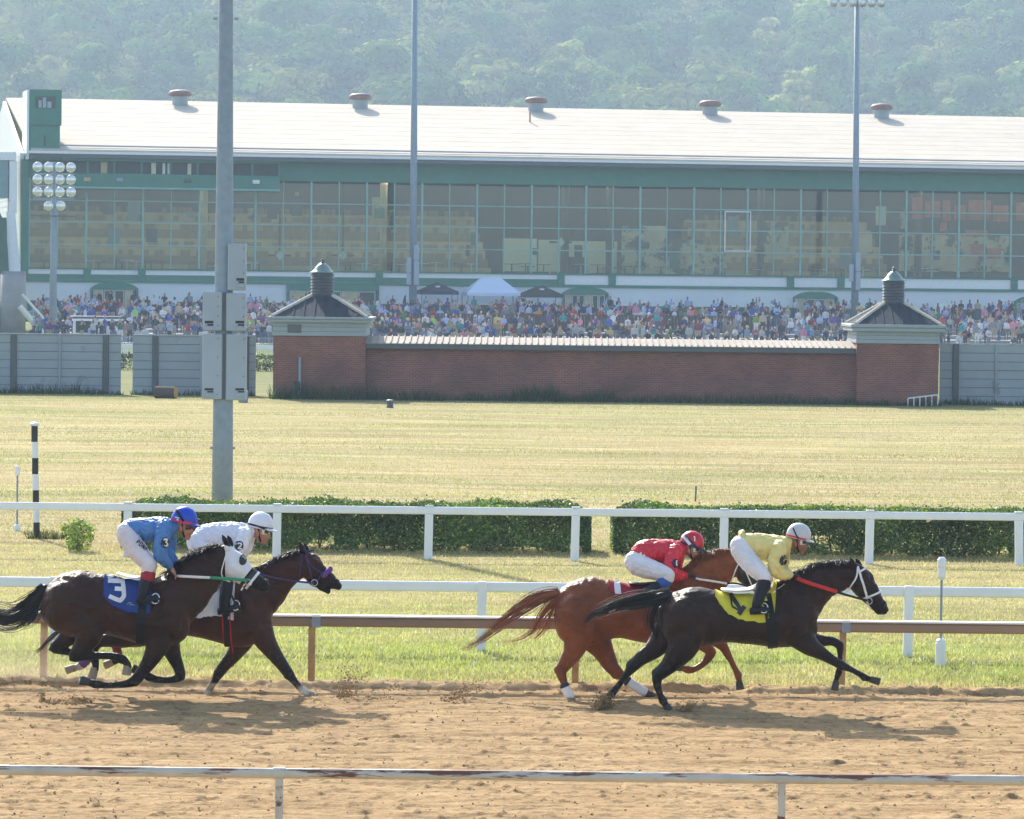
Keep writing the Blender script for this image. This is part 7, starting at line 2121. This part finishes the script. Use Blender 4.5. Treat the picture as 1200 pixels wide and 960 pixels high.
jockey('jockey in red silks crouched low on the chestnut, helmet with white and blue stripes', D1, dict(seed=1, skin=SK1, silk=M_silkred, breech=M_breech, helmm=M_hred, tilt=.32,
    helm=(811, 634.5, 13.2), hip=(744.5, 658.5, 13.2),
    torso=[(749, 647, 10.5, .15), (757, 645, 12.4, .155), (769, 645.5, 13.4, .165), (782, 646.5, 14.2, .18), (792, 645, 12.4, .165), (799, 642.5, 9, .11)],
    tail=[(748, 641, 3.4, .12), (748, 637.5, 2.4, .10)],
    arms=[[(792, 646, 9, -.17), (786.5, 659, 8.8, -.215), (787, 669.5, 8.0, -.22), (795, 674.5, 6.6, -.18), (804, 674.5, 4.5, -.12)], [(795, 645, 9, .17), (792, 660, 8, .2), (793, 669, 7.2, .2), (800, 673, 6, .17), (808, 673, 4.4, .12)]],
    hands=[(8, -.5, 1.0), (8, -.5, 1.0)], glove=(.05, .03, .03),
    legs=[[(745.5, 661, 13, -.085), (757, 665.5, 12.6, -.15), (770, 669.5, 10.8, -.225), (782, 673, 8.6, -.285), (783, 680, 7.0, -.30)], [(745.5, 661, 13, .085), (758, 665, 12.6, .15), (771, 669, 10.8, .225), (784, 672.5, 8.6, .285), (785, 679, 7, .30)]],
    boot=dict(shaft=[(779, 683, 6.6, .305), (770, 687.5, 6.4, .315), (761, 692, 5.6, .33), (756, 693.5, 4.8, .335)], foot=[(750, 694.5, 4.2, .335), (755, 696, 4.4, .34), (761, 697, 4.0, .345), (767, 698, 3.0, .35)]),
    cuff=[(781.5, 682, 7.0, .305), (774, 684.5, 7.1, .31)], cuffm=M_bluecuff,
    bands=[(-.32, -.14, M_navyb)], gogm=M_whitestrap, peakm=M_navyb,
    helmstrokes=[([[(799, 627), (805, 633), (810, 640), (813, 646)]], 3.6, M_whitestrap, 'white_stripe'), ([[(803, 628), (810, 635), (816, 641)]], 2.4, M_navyb, 'blue_stripe'), (digit('1', 813.8, 631.5, 2.8), 1.3, M_wcloth, 'helmet_numeral')],
    patches=[dict(at=(791.3, 660.2), r=(3.4, 5.4), m=M_navyb, rot=.1, num=[[(792, 657), (792.6, 663)]], w=1.6)]))
jockey('jockey in yellow silks and pale grey helmet, on the leading dark horse', D4, dict(seed=4, skin=SK2, silk=M_silkyel, breech=M_breech, helmm=M_hgrey, tilt=.22,
    helm=(936, 625.6, 13.6), hip=(867, 640, 11.8),
    torso=[(871, 634.5, 10, .15), (878, 637.5, 13, .155), (890, 640.5, 15.5, .165), (903, 642, 15.8, .18), (914, 640, 13, .165), (922, 637, 9, .11)],
    tail=[(869, 628, 3.4, .12), (868, 624.5, 2.4, .11), (871, 622.5, 1.5, .08)],
    arms=[[(914, 641.5, 9.2, -.17), (909.5, 656, 9.0, -.215), (909.5, 668.5, 8.2, -.225), (918, 673.5, 6.6, -.18), (927.5, 675, 4.7, -.12)], [(917, 641, 9, .17), (917, 656, 8.2, .2), (916, 667, 7.4, .2), (923, 673, 6, .17), (931, 675, 4.4, .12)]],
    hands=[(8, 1, 1.0), (8, 1, 1.0)], glove=(.015, .015, .018),
    legs=[[(867, 642, 12.4, -.085), (875, 654.5, 12.2, -.15), (885, 666, 10.8, -.225), (894.5, 675.5, 8.8, -.285), (895.5, 681, 7.6, -.30)], [(867, 642, 12.4, .085), (876, 654.5, 12.2, .15), (887, 666, 10.8, .225), (897, 675.5, 8.8, .285), (898, 681, 7.6, .30)]],
    boot=dict(shaft=[(895.5, 680, 8.0, .30), (892, 693, 7.6, .315), (888, 705, 6.4, .33), (886, 711, 5.2, .335)], foot=[(881.5, 715.5, 4.4, .335), (888, 715.5, 4.8, .34), (895, 715, 4.2, .345), (901, 715.5, 3.2, .35)]),
    bands=[(-.26, -.12, M_pink)], gogm=M_whitestrap, peakm=M_hgrey,
    helmstrokes=[([[(929.5, 619), (933, 627), (938, 634), (940, 638)]], 1.6, M_leather, 'goggle_strap')],
    patches=[dict(at=(918, 656.5), r=(4.4, 6.4), m=M_black, rot=.2, num=[[(920.5, 652), (918.5, 656.5), (917.5, 661)]], w=2.6)]))
wp = empty('riding_whip', P(930, 676, D4), 'thin black whip held in the yellow jockey\'s hand', 'whip')
line('shaft', [(933, 673, -.15), (922, 683, -.2), (906, 694.5, -.24)], .9, M_leather, wp, D4, 1)
line('flap', [(909, 692.5, -.236), (905.5, 695, -.242)], 2.2, M_whitestrap, wp, D4, .4)
# ------------------------------------------------------------------ crowd
PROPS = {0: 'skin_tone', 1: 'shirt', 2: 'trousers', 3: 'headwear', 4: 'shoes'}
M_crowd = [objcol_mat('crowd_' + PROPS[i], PROPS[i], .5 if i == 0 else .8) for i in range(5)]
class Figure(Flesh):
    """a whole person as one skin, drawn in metres (x sideways, y depth, z up), facing -y"""
    def seg(s, pts, c, nseg=10):
        Q = catmull([list(p) for p in pts], 2)
        C = [Vector(q[:3]) for q in Q]; A = [q[3] for q in Q]; B = [q[4] if len(q) > 4 else q[3] for q in Q]
        t = (C[-1] - C[0]).normalized(); lat = Vector((0, 1, 0)) if abs(t.y) < .8 else Vector((0, 0, 1))
        s.loft3(C, A, B, (c,), nseg, lat)
def figure_mesh(name, pose, hat):
    f = Figure(1.0); sit = pose == 'seated'
    H = .78 if sit else 0.0                                   # how far the hips come down
    hz = .92 - (.46 if sit else 0); top = hz
    z = lambda v: v - (.46 if sit else 0)
    for sx in (-1, 1):
        if sit:
            f.seg([(sx * .1, .0, hz, .095), (sx * .13, -.25, hz + .02, .085), (sx * .14, -.45, hz, .07)], 2)
            f.seg([(sx * .14, -.45, hz, .065), (sx * .14, -.46, .25, .055), (sx * .14, -.44, .1, .05)], 2)
            f.seg([(sx * .14, -.42, .06, .05), (sx * .15, -.58, .04, .045)], 4)
        else:
            w = .16 if pose == 'wide' else .1
            f.seg([(sx * .09, 0, .9, .1), (sx * (w + .01), -.01, .5, .075), (sx * (w + .02), 0, .12, .055)], 2)
            f.seg([(sx * (w + .02), .03, .06, .055), (sx * (w + .03), -.16, .04, .045)], 4)
    f.seg([(0, 0, hz - .04, .17, .12), (0, 0, hz + .12, .165, .115), (0, -.01, hz + .33, .2, .125), (0, 0, hz + .48, .19, .11), (0, 0, hz + .56, .09, .08)], 1, 14)
    f.seg([(0, 0, hz - .06, .175, .125), (0, 0, hz + .02, .17, .12)], 2, 14)
    f.seg([(0, -.01, hz + .55, .055), (0, -.015, hz + .63, .055)], 0)
    f.seg([(0, -.02, hz + .63, .065, .075), (0, -.025, hz + .72, .082, .10), (0, -.02, hz + .79, .075, .09)], 0, 12)
    f.seg([(0, .0, hz + .76, .088, .098), (0, .0, hz + .82, .075, .085)], 3, 12)
    if hat == 'cap': f.seg([(0, -.08, hz + .785, .08, .03), (0, -.17, hz + .775, .07, .018)], 3)
    if hat == 'brim': f.seg([(0, -.01, hz + .785, .16, .17), (0, -.01, hz + .80, .15, .16)], 3, 14)
    if hat == 'long': f.seg([(0, .06, hz + .78, .085, .06), (0, .085, hz + .6, .09, .045), (0, .09, hz + .45, .07, .03)], 3)
    for sx in (-1, 1):
        sh = (sx * .2, 0, hz + .47, .065)
        if pose == 'folded': pts = [sh, (sx * .26, -.03, hz + .2, .052), (sx * .02, -.2, hz + .25, .042)]
        elif pose == 'photo' or (pose == 'wave' and sx > 0): pts = [sh, (sx * .27, -.16, hz + .3, .05), (sx * .07, -.28, hz + .66, .04)] if pose == 'photo' else [sh, (.34, -.02, hz + .62, .05), (.36, -.03, hz + .92, .04)]
        elif pose == 'hips': pts = [sh, (sx * .36, .02, hz + .22, .05), (sx * .19, -.06, hz + .04, .042)]
        elif sit: pts = [sh, (sx * .26, -.06, hz + .2, .05), (sx * .12, -.3, hz + .1, .042)]
        else: pts = [sh, (sx * .25, .02, hz + .18, .05), (sx * .25, -.07, hz - .08, .042)]
        f.seg(pts[:2] + [tuple(np.array(pts[1]) * .65 + np.array(pts[2]) * .35)], 1)
        f.seg([tuple(np.array(pts[1]) * .65 + np.array(pts[2]) * .35), pts[2]], 0)
        p = pts[2]; f.seg([p[:3] + (.04,), (p[0] * .95, p[1] - .03, p[2] + (.06 if p[2] > hz + .5 else -.07), .032)], 0)
    V, F = f.fuse(.032, 1)
    lab = np.array([c[2][0] for c in f.ctl]); c = np.array([q[0] for q in f.ctl]); r = np.array([q[1] for q in f.ctl])
    cen = V[F].mean(1)
    dd = np.linalg.norm(cen[:, None] - c[None], axis=2) / (r[None] + .02)
    fm = lab[dd.argmin(1)]
    o = mesh_obj(name, V, F, None, None, smooth=True, mats=M_crowd, fmat=fm)
    me = o.data; bpy.data.objects.remove(o); return me, V, F, fm
POSES = ['standing', 'folded', 'photo', 'hips', 'seated', 'wide', 'wave']
HATS = ['none', 'cap', 'brim', 'long']
FIG = {}
for p_ in POSES:
    for h_ in HATS:
        if p_ in ('wide', 'wave') and h_ in ('brim',): continue
        FIG[(p_, h_)] = figure_mesh('person', p_, h_)
SHIRTS = [('white', (.58, .59, .62), 13), ('light blue', (.28, .42, .66), 9), ('navy blue', (.02, .035, .10), 16), ('grey', (.20, .21, .23), 12), ('black', (.02, .02, .022), 18), ('red', (.40, .035, .035), 3), ('maroon', (.16, .015, .03), 4), ('pink', (.62, .22, .30), 4), ('royal blue', (.03, .09, .38), 6), ('green', (.03, .16, .07), 3), ('lime green', (.32, .62, .10), .5), ('orange', (.70, .19, .04), .7), ('tan', (.42, .33, .22), 5), ('purple', (.13, .05, .26), 2.5), ('teal', (.03, .26, .28), 3), ('yellow', (.60, .46, .12), .7), ('lavender', (.42, .38, .62), 3)]
PANTS = [('dark trousers', (.03, .032, .04), 5), ('blue jeans', (.06, .09, .17), 5), ('khaki shorts', (.34, .27, .18), 4), ('grey trousers', (.16, .16, .17), 3), ('white trousers', (.6, .6, .6), 1.2)]
CAPS = [('white cap', (.7, .7, .7)), ('red cap', (.42, .03, .03)), ('black cap', (.02, .02, .02)), ('blue cap', (.04, .08, .28))]
SKINS = [(.50, .29, .21), (.42, .23, .16), (.33, .17, .11), (.14, .07, .045), (.55, .33, .25)]
HAIRS = [('dark hair', (.02, .015, .012)), ('brown hair', (.08, .045, .025)), ('fair hair', (.36, .25, .12)), ('grey hair', (.35, .35, .35))]
POSEW = {'standing': 'standing', 'folded': 'arms folded', 'photo': 'hands at face', 'hips': 'hands on hips', 'seated': 'sitting', 'wide': 'legs apart', 'wave': 'arm raised'}
cr = random.Random(21)
def pick(lst): return cr.choices(lst, [q[-1] for q in lst])[0]
MARKS = [(60, 'the floodlight mast'), (114, 'the kiosk'), (160, 'the first arch'), (205, 'the second fence'), (262, 'the steel pole'), (330, 'the left tower'), (400, 'the second arch'), (485, 'the thin pole'), (512, 'the navy canopy'), (575, 'the white canopy'), (633, 'the black canopy'), (686, 'the third arch'), (745, 'the fence middle'), (800, 'the white casement'), (850, 'the open casement'), (905, "the fence's end"), (956, 'the fourth arch'), (1002, 'the tall mast'), (1040, 'the right tower'), (1108, 'the notice board'), (1160, 'the right edge')]
MARKS = [m_ for m_ in MARKS if m_[0] not in (745, 800)]
def where(px, row):
    q, nm = min(MARKS, key=lambda m_: abs(m_[0] - px))
    side = 'left of ' if px < q - 7 else 'right of ' if px > q + 7 else 'below '
    return side + nm
def density(px, row):
    if px < 38: return 0
    if px > 1095: return .55
    if 880 < px < 1000: return .55 if row > 1 else .7
    if 430 < px < 900: return (1.0, .95, .6, .22, .9, .95, .55, .2)[row]
    return (.95, .95, .95, .95, .9, .85, .55, .25)[row]
cand = []
for row in range(8):
    for sub in (0, 1):
        n = NF + (-NF) * (row + .25 + .5 * sub) / STEPS
        px = 36 + cr.random() * 6
        while px < 1215:
            if cr.random() < density(px, row) * (.72 if sub else .68) * (1.0 + .9 * float(perlin(np.array(px * .021 + row * 3.1), np.array(row * .7)))):
                q = px + cr.uniform(-2, 2); nn = n + cr.uniform(-.7, .7)
                if not (abs(nn + 24.2) < 1.0 and 428 < q < 906) and not (80 < q < 148 and -38 < nn < -30) and not (487 < q < 660 and -6 < nn < -1.5 and cr.random() < .55):
                    cand.append((row, q, nn))
            px += cr.uniform(7.2, 11.5)
# bright people the photo shows plainly: px, row, shirt, pose
special = [(125, 6, 'orange', 'standing'), (291, 2, 'orange', 'standing'), (312, 7, 'yellow', 'standing'), (506, 3, 'lime green', 'seated'), (886, 3, 'lime green', 'standing'), (814, 5, 'orange', 'standing'), (810, 6, 'orange', 'hips'), (738, 6, 'pink', 'standing'), (491, 2, 'pink', 'seated'), (508, 2, 'lime green', 'hips'), (946, 5, 'red', 'standing'), (848, 4, 'red', 'standing'), (656, 6, 'orange', 'seated'), (500, 6, 'white', 'standing'), (803, 3, 'white', 'standing'), (603, 4, 'red', 'seated'), (1113, 3, 'white', 'standing'), (180, 3, 'white', 'hips'), (70, 3, 'red', 'seated')]
for px, row, _, _ in special:
    cand = [c for c in cand if not (c[0] == row and abs(c[1] - px) < 6)]
people = [(row, px, NF + (-NF) * (row + .45) / STEPS, sh, po) for px, row, sh, po in special] + [(row, px, n, None, None) for row, px, n in cand]
# the nearest ones are things of their own; the rest, farther back, one mass
spec_n = len(special)
rest = sorted(people[spec_n:], key=lambda c: c[2])
seen_rows = people[:spec_n] + [c for i, c in enumerate(rest)]
IND = 298
chosen = people[:spec_n] + rest[:IND - spec_n]
mass = rest[IND - spec_n:]
used = set()
for row, px, n, sh, po in chosen:
    t, _ = FN(px, 380, n); 
    for attempt in range(60):
        s_ = next(q for q in SHIRTS if q[0] == sh) if sh else pick(SHIRTS)
        p_ = po or cr.choices(POSES, [7, 4, 3, 2, 10 if row < 6 else 3, 3, .8])[0]
        h_ = cr.choices(HATS, [5, 4, 1.2, 3])[0]
        if (p_, h_) not in FIG: continue
        pa = pick(PANTS)
        if h_ == 'cap': hw_, hc = cr.choice(CAPS)
        elif h_ == 'brim': hw_, hc = ('straw hat', (.55, .42, .22))
        elif h_ == 'long': hw_, hc = cr.choice(HAIRS); hw_ = 'long ' + hw_
        else: hw_, hc = cr.choice(HAIRS)
        lab = f"spectator in {s_[0]} with {hw_}, {POSEW[p_]}, {where(px, row)}"
        if lab not in used: break
    used.add(lab)
    me, _, _, _ = FIG[(p_, h_)]
    o = bpy.data.objects.new('person', me); COL.objects.link(o)
    o.location = FW(t, n, float(apron_z(n))); o.rotation_euler = (0, 0, TH + cr.gauss(0, .5)); k = cr.uniform(.88, 1.02); o.scale = (k * cr.uniform(.95, 1.15), k, k)
    v = cr.uniform(.4, .95)
    o['shirt'] = [c * v for c in s_[1]]; o['trousers'] = list(pa[1]); o['skin_tone'] = list(cr.choice(SKINS)); o['headwear'] = list(hc); o['shoes'] = list(cr.choice([(.03, .03, .03), (.5, .5, .5), (.1, .06, .04)]))
    tag(o, lab, 'person', 'spectators on the apron')
    if p_ == 'seated':
        pass
# seats under the sitting ones
M_seat = mat('folding_seat', (.10, .11, .12), .6, var=.1)
mb = MB()
for o in [q for q in COL.objects if q.get('group') == 'spectators on the apron' and 'sitting' in q['label']]:
    x, y, z = o.location; mb.box(x - .22, x + .22, y - .18, y + .2, z + .30, z + .36).box(x - .2, x - .16, y - .15, y + .18, z, z + .30).box(x + .16, x + .2, y - .15, y + .18, z, z + .30)
tag(mb.build('seats', M_seat), 'dark low seats under the sitting spectators', kind='stuff')
Vs, Fs, Cs, Ms, base = [], [], [], [], 0
for row, px, n, sh, po in mass:
    t, _ = FN(px, 380, n); p_ = cr.choices(POSES, [8, 4, 3, 3, 2, 3, 1.2])[0]; h_ = cr.choices(['none', 'cap', 'long'], [5, 4, 3])[0]
    me, V, F, fm = FIG[(p_, h_)]
    a = TH + cr.gauss(0, .5); k = cr.uniform(.93, 1.06); c_, s2 = math.cos(a), math.sin(a)
    W = np.stack([V[:, 0] * c_ - V[:, 1] * s2, V[:, 0] * s2 + V[:, 1] * c_, V[:, 2]], 1) * k + np.array(FW(t, n, float(apron_z(n))))
    cols = [cr.choice(SKINS), pick(SHIRTS)[1], pick(PANTS)[1], cr.choice(HAIRS + CAPS)[1], (.05, .05, .05)]
    vc = np.zeros((len(V), 3)); 
    for kk in range(4): vc[F[:, kk]] = np.array(cols)[fm]
    Vs.append(W); Fs.append(F + base); base += len(V); Cs.append(vc)
if Vs:
    tag(mesh_obj('crowd', np.concatenate(Vs), np.concatenate(Fs), mat('crowd_cloth', (1, 1, 1), .8, tint=True), smooth=True, colors=np.concatenate(Cs)), 'more spectators packed at the back of the apron', kind='stuff')
print('people', len(chosen), 'mass', len(mass))

# ------------------------------------------------------------------ dirt thrown up by the hooves
def spray(spots, seed):
    r = np.random.default_rng(seed); C, S_ = [], []
    for (px, py, d, n, dx_, dz_, sp, sz) in spots:
        for i in range(n):
            f = r.random() ** .8
            p = P(px + dx_ * f + r.normal(0, sp * (.3 + f)), py + dz_ * f + r.normal(0, sp * (.3 + f) * .7), d + r.normal(0, .12))
            p.z = max(p.z, .03); C.append(tuple(p)); S_.append(sz * r.uniform(.35, 1.2) * (1 - .5 * f))
    return np.array(C), np.array(S_)
C, S_ = spray([(48, 834, 48.7, 160, 2, -24, 1.6, .018), (76, 832, 48.7, 420, 24, -10, 3.2, .022), (52, 836, 48.6, 240, 42, -3, 2.4, .018), (60, 830, 48.7, 120, 30, -24, 6, .010),
               (398, 824, 49.6, 340, 22, -34, 8, .018), (430, 828, 49.6, 160, 24, -14, 8, .014), (400, 806, 49.6, 70, 16, -44, 8, .012), (518, 829, 49.4, 210, 36, -28, 5, .018), (558, 812, 49.4, 50, 16, -16, 4, .013),
               (700, 830, 48.6, 420, 10, -10, 5, .02), (712, 830, 48.7, 160, 6, -10, 5, .014), (796, 834, 48.6, 340, 16, -7, 4, .018), (812, 836, 48.7, 60, 10, -2, 7, .012),
               (246, 820, 49.7, 100, 14, -8, 7, .011), (365, 820, 49.7, 110, 8, -10, 8, .011), (288, 790, 49.7, 30, 20, -24, 6, .008), (664, 826, 49.9, 70, 10, -4, 6, .011), (770, 818, 49.9, 60, 4, -8, 5, .010), (175, 770, 49.5, 22, 14, 20, 8, .008)], 3)
V, F = icos(len(C), C, S_, 8, .9)
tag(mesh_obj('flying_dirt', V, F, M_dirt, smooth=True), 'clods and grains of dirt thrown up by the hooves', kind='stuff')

# ------------------------------------------------------------------ dust hanging behind the horses on the left, plus low puffs added to lighten shadows
m = bpy.data.materials.new('dust'); m.use_nodes = True
nt = m.node_tree; nt.nodes.clear()
pv = _n(nt, 'ShaderNodeVolumePrincipled'); pv.inputs['Color'].default_value = (.93, .80, .62, 1); pv.inputs['Density'].default_value = .2; pv.inputs['Anisotropy'].default_value = .3
ot = _n(nt, 'ShaderNodeOutputMaterial'); nt.links.new(pv.outputs[0], ot.inputs['Volume'])
for px, py, rx, rz, d_ in ((20, 800, 1.5, .38, 50.3), (110, 806, 1.3, .30, 50.2), (-40, 770, 1.2, .6, 50.4), (430, 818, 1.3, .26, 50.0), (280, 822, 1.2, .22, 49.2), (545, 820, 1.0, .2, 50.0), (150, 826, 1.2, .24, 48.6)):
    bm = bmesh.new(); bmesh.ops.create_icosphere(bm, subdivisions=3, radius=1); c = P(px, py, d_)
    o = mesh_obj('dust', [(v.co.x * rx + c.x, v.co.y * .5 + c.y, max(v.co.z * rz + c.z, .16 + .02 * v.co.z)) for v in bm.verts], [tuple(v.index for v in f_.verts) for f_ in bm.faces], m)
    bm.free(); tag(o, kind='stuff')
# ------------------------------------------------------------------ summer haze: one closed box of thin air
hb = MB().box(-1510, 1510, -310, 2310, -2.2, 330).build('haze', None)
m = bpy.data.materials.new('haze'); m.use_nodes = True
nt = m.node_tree; nt.nodes.clear()
pv = _n(nt, 'ShaderNodeVolumePrincipled'); pv.inputs['Color'].default_value = (.60, .80, 1.0, 1); pv.inputs['Density'].default_value = HAZE_DENSITY; pv.inputs['Anisotropy'].default_value = .1
ot = _n(nt, 'ShaderNodeOutputMaterial'); nt.links.new(pv.outputs[0], ot.inputs['Volume'])
hb.data.materials.append(m)
tag(hb, kind='stuff')
for o in list(bpy.data.objects):
    if o.type == 'MESH' and o.users_scene == () : pass
